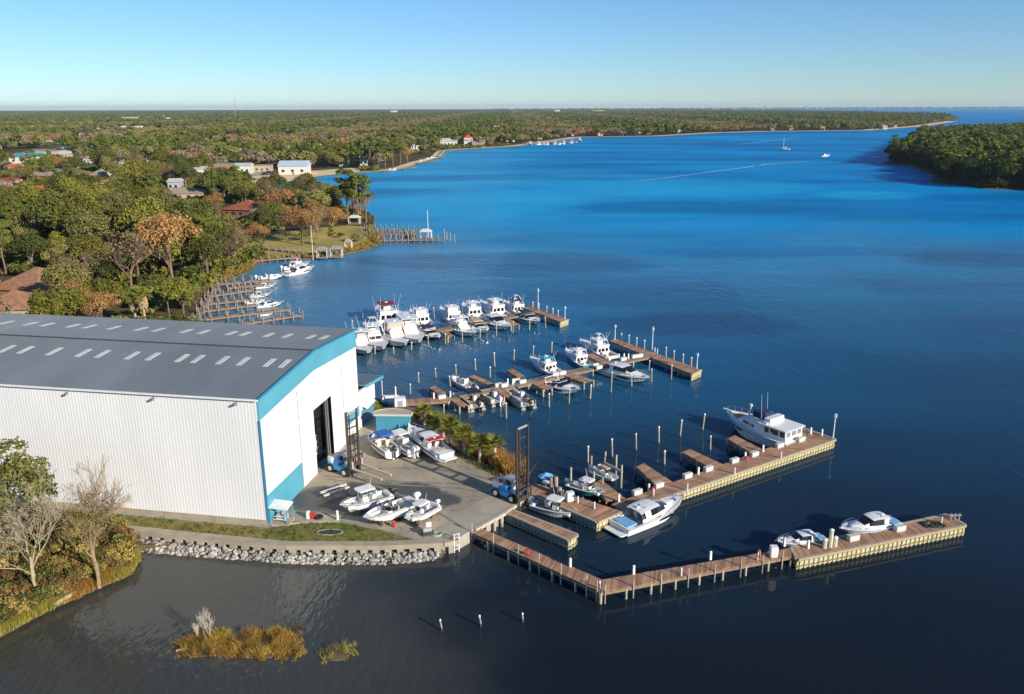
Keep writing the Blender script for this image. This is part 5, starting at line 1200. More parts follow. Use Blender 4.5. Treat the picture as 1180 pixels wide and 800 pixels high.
# turquoise walled tank with curved pale rim
O = G(452, 492, PZ); t = thing('wash_tank', 'low turquoise walled enclosure with pale curved rim behind the parked boats', 'tank', O)
pts = [G(x, y, PZ) for x, y in ((434, 498), (472, 498.5), (474, 495.8), (470, 494), (463, 492.7), (455, 492.1), (447, 492.2), (440, 493.2), (434, 495.2))]
m = MB(); n = len(pts); zt = 2.2
for k in range(n): m.poly([pts[k], pts[(k + 1) % n], pts[(k + 1) % n] + Vector((0, 0, zt)), pts[k] + Vector((0, 0, zt))])
m.build('wall', M('tank blue', (.06, .27, .39), .45, .1, .4), t, O)
c_ = sum(pts, Vector()) / n; m = MB(); U = [p_ + (p_ - c_).normalized() * .25 + Vector((0, 0, zt)) for p_ in pts]; V = [p_ + Vector((0, 0, .18)) for p_ in U]
m.loft([U, V], 0, True, True); m.build('roof', M('beige roof', (.42, .38, .30), .8, .12, .6), t, O)
m = MB()
for k in range(n): m.bar(U[k] + Vector((0, 0, .1)), U[(k + 1) % n] + Vector((0, 0, .1)), .12, .26)
m.build('rim', M('rim', (.50, .50, .46), .6), t, O)
O = G(380, 613, PZ); t = thing('storm_drain', 'oval concrete storm drain with dark opening in the grass strip', 'drain', O)
m = MB(); m.loft([[O + Vector((1.25 * math.cos(a) * s, .55 * math.sin(a) * s, z)) for a in [k * .524 for k in range(12)]] for s, z in ((1.1, -.06), (1.05, .0), (.93, .0), (.9, -.04))], 0, True); m.build('ring', conc, t, O)
m = MB(); m.poly([O + Vector((1.16 * math.cos(a), .5 * math.sin(a), -.03)) for a in [k * .524 for k in range(12)]]); m.build('opening', black, t, O)
def small(name, label, cat, px, py, parts, rz=0.0, z=PZ):
    t = thing(name, label, cat, G(px, py, z), rz)
    for nm, mat, fn in parts: m = MB(); fn(m); m.build(nm, mat, t)
small('gas_can_rack', 'small red and white locker on the kerb between shelter and drain', 'locker', 359, 597, [('locker', red, lambda m: m.box((.15, 0, .3), (.5, .4, .6))), ('side_box', wpaint, lambda m: m.box((-.3, 0, .35), (.3, .4, .7)))])
small('tyre', 'old black tyre lying by the red and white locker', 'tyre', 367, 597, [('tread', tyre, lambda m: m.tube([(.35 * math.cos(a), .35 * math.sin(a), .13) for a in [k * .5236 for k in range(13)]], .13, 6, 0, False))])
small('post', 'white post standing at the grass edge beside the parked open boat', 'post', 389, 599, [('shaft', wpaint, lambda m: m.tube([(0, 0, 0), (0, 0, .9)], .13, 7)), ('cap', gel, lambda m: m.tube([(0, 0, .9), (0, 0, 1.0)], [.16, .05], 7))])
small('hydrant', 'red hydrant on the grass edge in front of the parked bowrider', 'hydrant', 454, 607.5, [('barrel', red, lambda m: m.tube([(0, 0, 0), (0, 0, .55), (0, 0, .7)], [.13, .13, .04], 8)), ('nozzle', red, lambda m: m.tube([(-.22, 0, .42), (.22, 0, .42)], .06, 6))])
small('pump_unit', 'grey pump machinery on the corner of the sea wall', 'pump', 493, 616, [('base', dgrey, lambda m: m.box((0, 0, .12), (1.1, .6, .24))), ('motor', mgrey, lambda m: m.tube([(-.45, 0, .5), (.35, 0, .5)], .26, 8)), ('panel', wpaint, lambda m: m.box((.15, .25, .85), (.5, .15, .6)))], .3)
small('hose_heap', 'pale green hose coils beside the pump machinery', 'hose', 503, 616.5, [('coil', M('green hose', (.30, .42, .34), .5), lambda m: [m.tube([(r_ * math.cos(a), r_ * .7 * math.sin(a), .05 + .05 * k) for a in [j * .5236 for j in range(13)]], .04, 4, 0, False) for k, r_ in enumerate((.6, .5, .55))])])
small('ladder', 'white boarding ladder hung on the sea wall corner', 'ladder', 525, 622, [('rail', wpaint, lambda m: [m.bar((x, -.2, -1.2), (x, -.2, .75), .07, .07) for x in (-.25, .25)]), ('rung', wpaint, lambda m: [m.bar((-.25, -.2, z), (.25, -.2, z), .05, .05) for z in (-.9, -.5, -.1, .3, .65)])], .5)
small('traffic_cone', 'orange traffic cone behind the boat with two white outboards', 'cone', 478, 527, [('cone', orange, lambda m: m.tube([(0, 0, .04), (0, 0, .7)], [.18, .03], 8)), ('base', orange, lambda m: m.box((0, 0, .02), (.45, .45, .04)))])
small('manhole', 'dark iron manhole cover on the pavement near the launching slip', 'manhole', 569, 552.5, [('lid', M('rusty iron', (.12, .07, .04), .8), lambda m: m.tube([(0, 0, 0), (0, 0, .03)], .45, 12)), ('rim', dgrey, lambda m: m.tube([(.5 * math.cos(a), .5 * math.sin(a), .015) for a in [k * .5236 for k in range(13)]], .05, 4, 0, False))])
small('gate_box', 'white machinery housing on the bank where the zigzag walkway starts', 'housing', 461, 470, [('body', wpaint, lambda m: m.slab((0, 0, 0), 1.6, 1.3, 1.5, .2)), ('mast', wpaint, lambda m: m.tube([(-.5, .3, 1.4), (-.5, .3, 3.0)], .1, 6)), ('door', mgrey, lambda m: m.box((0, -.66, .7), (.7, .04, 1.1)))], .2, .6)
small('covered_boat_stack', 'white covered dinghy on the bank beyond the turquoise tank', 'dinghy', 451, 463, [('cover', wpaint, lambda m: m.loft([[(-1.4, -.6, .3), (1.2, -.55, .3), (1.5, 0, .35), (1.2, .55, .3), (-1.4, .6, .3)], [(-1.2, -.4, .95), (.9, -.3, .85), (1.1, 0, .8), (.9, .3, .85), (-1.2, .4, .95)]], 0, True, True)), ('chock', timber, lambda m: [m.box((x, 0, .15), (.2, 1.2, .3)) for x in (-.8, .7)])], .3, .6)
small('flag_post', 'thin white post on the bank beside the office', 'post', 441, 463, [('pole', wpaint, lambda m: m.tube([(0, 0, 0), (0, 0, 3)], .06, 5)), ('cap', wpaint, lambda m: m.tube([(0, 0, 3), (0, 0, 3.15)], [.09, .02], 6))], 0, .5)
# launching slip edge beam
a, b_ = G(546, 609.5, PZ), G(581, 590, PZ); O = a; t = thing('slip_kerb', 'pale timber kerb along the pavement edge at the launching slip', 'kerb', O)
m = MB(); m.bar(a + Vector((.1, -.1, -.1)), b_ + Vector((.1, -.1, -.1)), .35, .3); m.build('beam', M('pale timber', (.50, .45, .36), .8, .12, 2), t, O)
m = MB(); c_, d_ = G(581, 590, PZ), G(604, 573, PZ); m.bar(c_ + Vector((.1, -.1, -.1)), d_ + Vector((.1, -.1, -.1)), .35, .3); m.build('beam', M('pale timber', (.5, .45, .36)), t, O)
for k in (.1, .35, .6, .85): p_ = lerp(a, b_, k) + Vector((.2, -.25, 0)); piling(t, O, p_.x, p_.y, PZ - .1, .15)

# ================================================================ VEGETATION
def quads_mesh(name, pos, nrm, size, mat, rs, aspect=1.0, extra=None):
    n = len(pos); a = np.cross(nrm, rs.normal(size=(n, 3))); a /= np.linalg.norm(a, axis=1)[:, None] + 1e-9; b_ = np.cross(nrm, a); b_ /= np.linalg.norm(b_, axis=1)[:, None] + 1e-9
    s = size[:, None]; fold = nrm / (np.linalg.norm(nrm, axis=1)[:, None] + 1e-9) * s * .35
    V = np.stack([pos - a * s * aspect, pos + b_ * s * .62 + fold, pos + a * s * aspect, pos - b_ * s * .62 + fold], 1).reshape(-1, 3)
    F = np.arange(4 * n).reshape(-1, 4)
    verts = V.tolist(); faces = F.tolist(); mats = [mat] if not isinstance(mat, list) else mat
    me = bpy.data.meshes.new(name); me.from_pydata(verts, [], faces)
    for m_ in mats: me.materials.append(m_)
    me.update(); return me
def crown_mesh(name, blobs, n, size, mat, seed, flat=1.0, up=.25):
    rs = np.random.RandomState(seed); C = np.array([b_[0] for b_ in blobs]); Rr = np.array([b_[1] for b_ in blobs]); wgt = Rr ** 2 / np.sum(Rr ** 2)
    k = rs.choice(len(blobs), n, p=wgt); d = rs.normal(size=(n, 3)); d[:, 2] += up; d /= np.linalg.norm(d, axis=1)[:, None]
    low = d[:, 2] < -.45; d[low, 2] *= -.6
    r_ = Rr[k] * (rs.uniform(.25, 1, n) ** .33) * rs.uniform(.85, 1.12, n); p = C[k] + d * r_[:, None] * np.array([1, 1, flat])
    nr = d + rs.normal(size=(n, 3)) * .42
    return quads_mesh(name, p, nr, size * rs.uniform(.6, 1.35, n), mat, rs)
def trunk_mesh(name, H, r_, limbs, mat, seed, spread=.3, lean=0.0):
    q = random.Random(seed); m = MB(); tp = Vector((lean * H, 0, H)); m.tube([(0, 0, -.4), (0, 0, .3), (lean * H * .4, q.uniform(-.1, .1) * H * .2, H * .55), tp], [r_ * 1.5, r_ * 1.05, r_ * .75, r_ * .3], 7)
    for k in range(limbs):
        a = 6.283 * k / limbs + q.uniform(-.4, .4); z0 = H * q.uniform(.4, .75); e = Vector((math.cos(a), math.sin(a), 0)) * H * spread * q.uniform(.7, 1.2) + Vector((lean * z0, 0, z0 + H * q.uniform(.15, .35)))
        m.tube([(lean * z0, 0, z0), lerp(Vector((lean * z0, 0, z0)), e, .5) + Vector((0, 0, .3)), e], [r_ * .5, r_ * .35, r_ * .12], 5)
    me_o = m.build(name, mat); me = me_o.data; bpy.data.objects.remove(me_o)
    return me
def oak_blobs(seed, Rc, H, n=15, flat=.75):
    q = random.Random(seed); o_ = [((0, 0, H * .62), Rc * .55)]
    for k in range(n):
        a = q.uniform(0, 6.283); e = q.random() ** .5 * Rc * .78; h = H * .46 + (H * .42) * (1 - (e / Rc) ** 1.6) * q.uniform(.55, 1.1)
        o_.append(((math.cos(a) * e, math.sin(a) * e, h), Rc * q.uniform(.24, .42)))
    return o_
def pine_blobs(seed, H, Rc):
    q = random.Random(seed); o_ = []
    for k in range(15):
        z = H * q.uniform(.55, .98); rr_ = Rc * (1.15 - .7 * (z / H - .55) / .45) * q.uniform(.3, 1); a = q.uniform(0, 6.283)
        o_.append(((math.cos(a) * rr_, math.sin(a) * rr_, z), Rc * q.uniform(.24, .44)))
    return o_
def twig_mesh(name, H, seed, mat, depth=5, r0=.2, spread=.55, thin=.016, n3=3):
    q = random.Random(seed); m = MB()
    def grow(p, d, ln, r_, dep):
        e = p + d * ln; mid = lerp(p, e, .5) + Vector((q.uniform(-1, 1), q.uniform(-1, 1), 0)) * ln * .06
        m.tube([p, mid, e], [r_, r_ * .82, r_ * .6], 5 if dep == depth else n3, 0, False)
        if dep == 0: return
        n_ = 5 if dep == depth else 4 if dep == depth - 1 else 3
        for j in range(n_):
            v_ = Vector((q.gauss(0, spread), q.gauss(0, spread), q.gauss(.15, spread * .5))); dd = (d + v_).normalized(); dd.z = max(dd.z, -.05)
            grow(e if j == 0 else lerp(p, e, q.uniform(.4, .95)), dd.normalized(), ln * q.uniform(.55, .8), max(r_ * .5, thin), dep - 1)
    grow(Vector((0, 0, -.3)), Vector((q.uniform(-.06, .06), q.uniform(-.06, .06), 1)).normalized(), H * .36, r0, depth)
    ob = m.build(name, mat); me = ob.data; bpy.data.objects.remove(ob); return me
KINDS = {}
for k, (nm, mt, Rc, H, n, sz) in enumerate((('oak', leaf_oak, 5.2, 10, 3600, .27), ('oak', leaf_oak, 4.6, 9, 3200, .27), ('dark', leaf_dark, 5.4, 10.5, 3600, .27), ('dark', leaf_dark, 4.4, 9, 3200, .27), ('moss', leaf_moss, 5.0, 9.5, 3300, .25), ('moss', leaf_moss, 4.4, 10, 3000, .25))):
    KINDS.setdefault(nm, []).append((trunk_mesh('trunk', H * .6, .32, 5, bark, k), crown_mesh('crown', oak_blobs(k + 10, Rc, H), n, sz, mt, k)))
for k in range(3): KINDS.setdefault('pine', []).append((trunk_mesh('trunk', 12.5, .22, 6, bark_p, k + 30, .12), crown_mesh('crown', pine_blobs(k + 30, 13.5, 3.1), 1900, .28, leaf_pine, k + 30, .6)))
for k in range(2):
    bl_ = oak_blobs(k + 50, 4.6, 9.5, 14); KINDS.setdefault('rust', []).append((twig_mesh('trunk', 9.5, k + 50, twig_m, 4, .25), crown_mesh('crown', bl_, 2200, .19, leaf_rust, k + 50)))
for k in range(2): KINDS.setdefault('bare', []).append((twig_mesh('trunk', 9, k + 60, twig_m, 5, .22), crown_mesh('crown', oak_blobs(k + 60, 4.2, 9, 12), 420, .2, M('sparse buds', (.24, .17, .09), .9, obj=.2, isl=.2, trans=.2), k + 60)))
def tree(kind, var, loc, sc, rz, label, group=None, name=None):
    tr, cr = KINDS[kind][var % len(KINDS[kind])]
    e = thing(name or {'isle': 'oak_tree', 'oak': 'oak_tree', 'dark': 'oak_tree', 'moss': 'oak_tree', 'pine': 'pine_tree', 'rust': 'deciduous_tree', 'bare': 'bare_tree'}[kind], label, 'tree', loc, rz, group)
    e.scale = (sc, sc, sc * rnd.uniform(.92, 1.1))
    for nm, me in (('trunk', tr), ('crown', cr)): ob = bpy.data.objects.new(nm, me); COL.objects.link(ob); ob.parent = e
    return e
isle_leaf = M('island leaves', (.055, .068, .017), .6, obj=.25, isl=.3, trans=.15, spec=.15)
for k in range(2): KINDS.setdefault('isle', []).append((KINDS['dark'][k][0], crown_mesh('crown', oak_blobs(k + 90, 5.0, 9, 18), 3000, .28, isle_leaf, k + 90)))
# where nothing grows
CLEAR_PX = [[(258, 320), (254, 302), (272, 286), (300, 272), (318, 266), (352, 262), (400, 256), (428, 256), (445, 270), (445, 284), (404, 293), (330, 301)],
    [(280, 215), (300, 200), (345, 197), (415, 192), (416, 200), (330, 214)], [(225, 208), (262, 195), (345, 196), (352, 201), (300, 206), (240, 213)],
    [(-5, 194), (40, 186), (62, 181), (88, 169), (104, 160), (116, 150), (113, 144), (104, 150), (88, 158), (66, 168), (38, 172), (-5, 176)],
    [(-20, 376), (62, 372), (62, 326), (-20, 318)], [(262, 258), (306, 258), (306, 238), (262, 236)], [(180, 232), (234, 232), (234, 220), (180, 220)], [(-10, 222), (14, 222), (14, 205), (-10, 205)], [(8, 230), (52, 230), (52, 220), (8, 220)],
    [(80, 372), (235, 372), (235, 362), (80, 362)], [(120, 282), (150, 282), (150, 272), (110, 272)], [(135, 316), (148, 316), (150, 290), (120, 290)]]
CLEAR = [gp(c_, LZ) for c_ in CLEAR_PX]
def clear_of(x, y): return not any(inside(x, y, c_) for c_ in CLEAR)
LANDP = [(p[0], p[1]) for p in LAND]
def shore_gap(x, y, d=3.0): return inside(x - d, y, LANDP) and inside(x + d, y, LANDP) and inside(x, y - d, LANDP) and inside(x, y + d, LANDP)
def pxof(x, y, z):
    v = Vector((x, y, z - CAMZ)); dz = v.dot(_F); return 590 + FPX * v.dot(_CX) / dz, 400 - FPX * v.dot(_CY) / dz
# hand placed trees that stand out in the photograph
singles = [('rust', 0, (200, 326), 1.75, 'broad rusty brown winter tree above the middle of the shed roof'),
    ('pine', 0, (401, 256), 1.35, 'leftmost tall pine at the tip of the lawn point'), ('pine', 1, (413, 258), 1.4, 'middle tall pine at the tip of the lawn point'), ('pine', 2, (422, 257), 1.28, 'rightmost tall pine at the tip of the lawn point'), ('pine', 1, (408, 252), 1.25, 'pine standing behind the three at the tip of the lawn point'),
    ('rust', 1, (350, 283), 1.2, 'rusty bare crowned tree in the middle of the sunny lawn'), ('bare', 0, (366, 276), 1.3, 'tall bare brown tree between lawn and pines'), ('rust', 0, (383, 271), 1.15, 'rusty brown tree just left of the lawn point pines'), ('bare', 1, (330, 277), 1.1, 'small bare tree at the upper left of the lawn'), ('rust', 1, (363, 264), 1.0, 'rust coloured tree at the back of the lawn'),
    ('pine', 0, (383, 285), .45, 'small bright green young tree at the lawn edge above the water'), ('bare', 0, (274, 290), 1.0, 'bare brown tree at the left edge of the lawn'), ('pine', 2, (248, 300), .9, 'pine with pale trunk left of the lawn and above the finger docks'), ('rust', 0, (262, 287), .9, 'reddish brown tree left of the lawn'),
    ('dark', 0, (304, 275), .9, 'round dark green oak behind the upper lawn'), ('dark', 1, (316, 262), 1.0, 'dark oak by the terracotta house'), ('dark', 0, (332, 246), 1.0, 'dark oak beside the cove behind the point'),
    ('bare', 0, (284, 296), .85, 'bare tree in the rough grass at the left of the lawn'), ('bare', 1, (262, 306), .95, 'bare tree nearest the finger docks at the left of the lawn'), ('rust', 1, (299, 284), .8, 'small rusty tree at the upper left of the lawn'), ('pine', 1, (238, 312), 1.0, 'slim pine right above the finger docks'), ('dark', 1, (322, 270), .6, 'small round green tree on the upper lawn edge'), ('pine', 0, (427, 195), 1.4, 'leftmost pine at the end of the far beach'), ('pine', 1, (436, 194.5), 1.5, 'second pine from the far beach'), ('pine', 2, (444, 193.5), 1.4, 'third pine from the far beach'), ('pine', 0, (453, 192), 1.5, 'fourth pine from the far beach'), ('pine', 1, (462, 190.5), 1.4, 'fifth pine from the far beach'), ('rust', 0, (470, 188), 1.3, 'rusty tree right of the far beach pines'), ('moss', 0, (82, 360), 1.05, 'moss draped oak above the left part of the shed roof'), ('oak', 1, (118, 362), .85, 'green oak just left of the twin palms'), ('oak', 0, (212, 366), .75, 'yellow green oak right of the twin palms by the finger docks'), ('pine', 1, (196, 368), .6, 'slim pale trunked tree just right of the twin palms'), ('bare', 1, (226, 360), .7, 'bare tree above the finger docks'),
    ('moss', 1, (30, 296), 1.1, 'grey green mossy oak behind the brown roofed house'), ('oak', 0, (110, 322), 1.05, 'big green oak in the middle of the near wood')]
for kd, vr, (x, y), sc, lab in singles: tree(kd, vr, G(x, y, LZ), sc, rnd.uniform(0, 6.28), lab, 'trees in the near wood')
TOWN = ((58, 166, 10), (72, 183, 9), (104, 172, 10), (120, 161, 11), (138, 158, 10), (152, 163, 9), (168, 157, 11), (182, 151, 10), (100, 189, 11), (74, 202, 12), (142, 193, 11), (172, 187, 10), (112, 208, 12), (205, 148, 10), (236, 150, 9), (262, 158, 10), (300, 165, 9), (330, 158, 9), (372, 170, 9), (395, 160, 8))
WIN = [(x0, x1, y0, y1, G((x0 + x1) / 2, yb, LZ).y) for x0, x1, y0, y1, yb in ((168, 236, 268, 326, 328), (262, 330, 272, 318, 312), (146, 180, 332, 372, 375), (224, 346, 320, 372, 366), (0, 52, 303, 330, 349), (0, 28, 342, 362, 372), (262, 306, 231, 249, 251), (188, 232, 220, 229, 230), (112, 144, 208, 213, 216), (40, 58, 199, 205, 208), (0, 9, 205, 217, 217), (9, 50, 217, 225, 226), (10, 38, 174, 187, 189), (0, 20, 186, 197, 197), (36, 62, 170, 181, 181), (64, 84, 166, 180, 178), (84, 105, 156, 168, 168),
    (213, 242, 157, 163, 164), (220, 236, 193, 199, 203), (246, 268, 190, 196, 200), (269, 287, 191, 197, 201), (290, 312, 193, 196, 199), (318, 352, 191, 201, 202), (413, 421, 186, 192, 192), (506, 530, 163, 170, 169), (534, 545, 160, 170, 170), (545, 560, 165, 170, 170), (474, 482, 166, 173, 173), (552, 578, 146, 151, 151), (570, 580, 160, 165, 165),
    (110, 165, 145, 151, 150), (183, 214, 136, 141, 140), (140, 162, 136, 138, 138), (285, 415, 197, 206, 200), (104, 116, 146, 160, 152)) + tuple((x - w_ / 2, x + w_ / 2, y - 5, y, y) for x, y, w_ in TOWN)]
def seen_clear(x, y, top=10.5, hw=4.6):
    Zt = Vector((x, y, 5 - CAMZ)).dot(_F); w_ = hw * FPX / Zt * .7; px, p1 = pxof(x, y, top); _, p0 = pxof(x, y, 0)
    for x0, x1, y0, y1, yd in WIN:
        if y < yd - 1 and px + w_ > x0 and px - w_ < x1 and p1 < y1 - (.25 if y1 > 170 else .72) * (y1 - y0) and p0 > y0: return False
    return True
SP = [(G(x, y, LZ).x, G(x, y, LZ).y) for _, _, (x, y), _, _ in singles]
# the wood: jittered grid over the land that the picture can see
cand = []; LOW = []; BEYOND = []
q = random.Random(11)
def wedge(x, y): return abs(x) < y * .66 + 22
yy = 118.0
while yy < 760:
    st = 9.4 if yy < 420 else 9.8
    xx = -yy * .95 - 30
    while xx < 90:
        x, y = xx + q.uniform(-.42, .42) * st, yy + q.uniform(-.42, .42) * st; xx += st
        if not inside(x, y, LANDP) or not shore_gap(x, y) or not clear_of(x, y): continue
        px, py = pxof(x, y, 8)
        if px > 445: continue
        u_ = (Vector((x, y, 0)) - BC).dot(BU); v_ = (Vector((x, y, 0)) - BC).dot(BW)
        if px < -25:
            if u_ > BLEN + 8 or v_ > BWID + 9: BEYOND.append((x, y, LZ))
            continue
        u_ = (Vector((x, y, 0)) - BC).dot(BU); v_ = (Vector((x, y, 0)) - BC).dot(BW)
        if -8 < u_ and v_ < BWID + (16 if u_ < 14 else 9): continue
        if any((x - a) ** 2 + (y - b_) ** 2 < 16 for a, b_ in SP): continue
        if not seen_clear(x, y):
            if seen_clear(x, y, 3.2, 2): LOW.append((x, y, LZ - .2))
            continue
        hid = px < 400 and py > 378
        if hid: continue
        cand.append((y, x))
    yy += st
cand.sort()
LMK = [('the brown roofed house', (26, 330)), ('the twin palms', (160, 366)), ('the finger docks', (250, 340)), ('the terracotta house', (283, 250)), ('the sunny lawn', (350, 280)), ('the long tan roof', (207, 225)), ('the small road clearing', (140, 278)), ('the orange roofed shop', (4, 212)), ('the beach', (350, 205))]
LMW = [(n_, G(a, b_, LZ)) for n_, (a, b_) in LMK]
WORD = {'oak': 'green oak', 'dark': 'dark green oak', 'moss': 'pale mossy oak', 'pine': 'tall bright green pine', 'rust': 'rusty brown winter tree', 'bare': 'bare grey brown tree'}
pick = []
NEAR = cand[:250]
for y, x in NEAR:
    n_ = math.sin(x * .05) + math.sin(y * .043 + 1.3) + q.gauss(0, .7)
    kd = 'rust' if n_ > 1.75 else 'bare' if n_ > 1.0 else 'moss' if n_ > .55 else 'oak' if n_ > -.3 else 'dark' if n_ > -1.5 else 'pine'
    lm = min(LMW, key=lambda l_: (l_[1].x - x) ** 2 + (l_[1].y - y) ** 2); pick.append([kd, lm[0], (lm[1].x - x) ** 2 + (lm[1].y - y) ** 2, x, y])
pick.sort(key=lambda r_: (r_[0], r_[1], r_[2])); prev = None; cn = 0
for kd, lm, _, x, y in pick:
    cn = cn + 1 if (kd, lm) == prev else 0; prev = (kd, lm)
    lab = f"{WORD[kd]}, {ORD[cn] + ' nearest of its kind to' if cn else 'the one of its kind nearest'} {lm}" if cn < len(ORD) else f'{WORD[kd]} in the wood beyond {lm}, {ORD[cn - len(ORD)]} of them'
    tree(kd, q.randrange(6), (x, y, LZ), q.choice((.8, 1.0, 1.15, 1.3, 1.5)) * q.uniform(.9, 1.1) * (.85 if kd == 'pine' else 1), q.uniform(0, 6.28), lab, 'trees in the near wood')

# distant wood: one mass, geometry nodes scatter of real crowns
def lowcrown(nm, seed, mat, Rc, H, n, sz, flat=1.0, pine=False):
    me = crown_mesh(nm, pine_blobs(seed, H, Rc) if pine else oak_blobs(seed, Rc, H, 10), n, sz, mat, seed); ob = bpy.data.objects.new(nm, me); return ob
def scatter(name, pts, scales, protos, kindidx):
    me = bpy.data.meshes.new(name); me.from_pydata(pts, [], [])
    for nm, typ, arr in (('sc', 'FLOAT', scales), ('rz', 'FLOAT', np.random.RandomState(1).uniform(0, 6.28, len(pts))), ('ki', 'INT', kindidx)):
        at = me.attributes.new(nm, typ, 'POINT'); at.data.foreach_set('value', np.asarray(arr, dtype=np.float32 if typ == 'FLOAT' else np.int32))
    ob = bpy.data.objects.new(name, me); COL.objects.link(ob); ob['kind'] = 'stuff'
    ng = bpy.data.node_groups.new(name, 'GeometryNodeTree'); ng.interface.new_socket('Geometry', in_out='INPUT', socket_type='NodeSocketGeometry'); ng.interface.new_socket('Geometry', in_out='OUTPUT', socket_type='NodeSocketGeometry')
    N = ng.nodes; L = ng.links; gi = N.new('NodeGroupInput'); go = N.new('NodeGroupOutput'); iop = N.new('GeometryNodeInstanceOnPoints'); iop.inputs['Pick Instance'].default_value = True
    def attr(nm, typ): a = N.new('GeometryNodeInputNamedAttribute'); a.data_type = typ; a.inputs[0].default_value = nm; return a.outputs[0]
    jn = N.new('GeometryNodeJoinGeometry')
    for pr in reversed(protos):
        oi = N.new('GeometryNodeObjectInfo'); oi.inputs[0].default_value = pr; g2 = N.new('GeometryNodeGeometryToInstance'); L.new(oi.outputs['Geometry'], g2.inputs[0]); L.new(g2.outputs[0], jn.inputs[0])
    L.new(jn.outputs[0], iop.inputs['Instance']); L.new(gi.outputs[0], iop.inputs['Points']); L.new(attr('ki', 'INT'), iop.inputs['Instance Index'])
    cx = N.new('ShaderNodeCombineXYZ'); L.new(attr('rz', 'FLOAT'), cx.inputs[2]); L.new(cx.outputs[0], iop.inputs['Rotation']); sx_ = attr('sc', 'FLOAT'); mn = N.new('ShaderNodeMath'); mn.operation = 'MINIMUM'; mn.inputs[1].default_value = 1.25; L.new(sx_, mn.inputs[0]); c3 = N.new('ShaderNodeCombineXYZ'); L.new(sx_, c3.inputs[0]); L.new(sx_, c3.inputs[1]); L.new(mn.outputs[0], c3.inputs[2]); L.new(c3.outputs[0], iop.inputs['Scale'])
    L.new(iop.outputs[0], go.inputs[0]); md = ob.modifiers.new('scatter', 'NODES'); md.node_group = ng
    return ob
protos = [lowcrown('far_crown', 70, leaf_oak, 5, 9.5, 420, .75), lowcrown('far_crown', 71, leaf_dark, 5.2, 10, 420, .75), lowcrown('far_crown', 72, leaf_moss, 4.8, 9.5, 400, .72), lowcrown('far_crown', 73, leaf_rust, 4.6, 9, 360, .65), lowcrown('far_crown', 74, leaf_pine, 3.2, 13, 360, .7, pine=True), lowcrown('far_crown', 75, M('grey winter crowns', (.24, .185, .115), .9, obj=.2, isl=.3), 4.6, 9, 360, .65)]
pts = [(x, y, LZ) for y, x in cand[250:]]
rows_ = []
yy = 760.0
while yy < 15000:
    st = 9.5 + (yy - 760) * .0052
    xx = -yy * (.95 if yy < 6000 else .7)
    while xx < yy * .64:
        x, y = xx + q.uniform(-.45, .45) * st, yy + q.uniform(-.45, .45) * st; xx += st
        if not inside(x, y, LANDP): continue
        if y < 2600 and not (shore_gap(x, y, 7) and clear_of(x, y)): continue
        if not seen_clear(x, y):
            if seen_clear(x, y, 3.2, 2): LOW.append((x, y, LZ - .2))
            continue
        rows_.append((x, y, LZ))
    yy += st
pts += rows_ + BEYOND
def fk(x, y):
    v = math.sin(x * .021) + math.sin(y * .017 + x * .006) + q.gauss(0, .95); return 3 if v > 2.0 else 5 if v > .6 else 2 if v > -.35 else 0 if v > -.8 else 1 if v > -1.7 else 4
pts = [p for p in pts if p[1] < 500 or math.sin(p[0] * .019 + 1.7 * math.sin(p[1] * .011)) + q.gauss(0, .5) < 1.35]
sc_ = [q.choice((.65, .85, 1.0, 1.15, 1.45)) * q.uniform(.9, 1.1) * (1.0 if p[1] < 760 else (1.05 + (p[1] - 760) * .00030)) for p in pts]
far_wood = scatter('distant_forest', pts, sc_, protos, [fk(p[0], p[1]) for p in pts])
print('forest points', len(pts), 'candidates', len(cand))
# island wood: pines and oaks, trees at the visible edge are things
IP = [(p[0], p[1]) for p in ISLE]; ic = []
xs_ = [p[0] for p in IP]; ys_ = [p[1] for p in IP]; yy = min(ys_)
while yy < max(ys_):
    xx = min(xs_)
    while xx < max(xs_):
        x, y = xx + q.uniform(-3, 3), yy + q.uniform(-3, 3); xx += 7.8
        if inside(x, y, IP) and inside(x - 3, y, IP) and inside(x, y - 3, IP): ic.append((y, x))
    yy += 7.8
def ie(y, x): # distance to the near or left shore of the island
    return min((x - a) ** 2 + (y - b_) ** 2 for a, b_ in [(lerp(IP[k][0], IP[k + 1][0], f_), lerp(IP[k][1], IP[k + 1][1], f_)) for k in (14 - 15, 0, 1, 2, 3, 4, 5, 6) for f_ in (0, .33, .66)])
ic = [c_ for c_ in ic if pxof(c_[1], c_[0], 5)[0] < 1340]
ic.sort(key=lambda c_: ie(*c_)); edge = ic[:26]; edge.sort(key=lambda c_: pxof(c_[1], c_[0], 0)[0])
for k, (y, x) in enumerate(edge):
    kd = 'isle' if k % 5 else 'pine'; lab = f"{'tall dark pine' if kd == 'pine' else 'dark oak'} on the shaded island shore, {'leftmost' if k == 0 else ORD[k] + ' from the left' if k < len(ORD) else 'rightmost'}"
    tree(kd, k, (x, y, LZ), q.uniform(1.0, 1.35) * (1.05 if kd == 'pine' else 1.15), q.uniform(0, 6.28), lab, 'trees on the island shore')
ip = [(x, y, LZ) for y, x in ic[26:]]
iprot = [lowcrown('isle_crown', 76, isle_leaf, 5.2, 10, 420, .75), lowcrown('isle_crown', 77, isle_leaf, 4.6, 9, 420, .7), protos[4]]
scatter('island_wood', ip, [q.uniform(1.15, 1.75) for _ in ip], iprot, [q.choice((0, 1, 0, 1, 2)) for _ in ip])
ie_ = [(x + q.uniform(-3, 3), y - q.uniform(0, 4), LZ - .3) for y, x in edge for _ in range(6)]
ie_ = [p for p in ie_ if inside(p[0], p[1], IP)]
scatter('island_scrub', ie_, [q.uniform(.35, .6) for _ in ie_], iprot, [q.randrange(2) for _ in ie_])

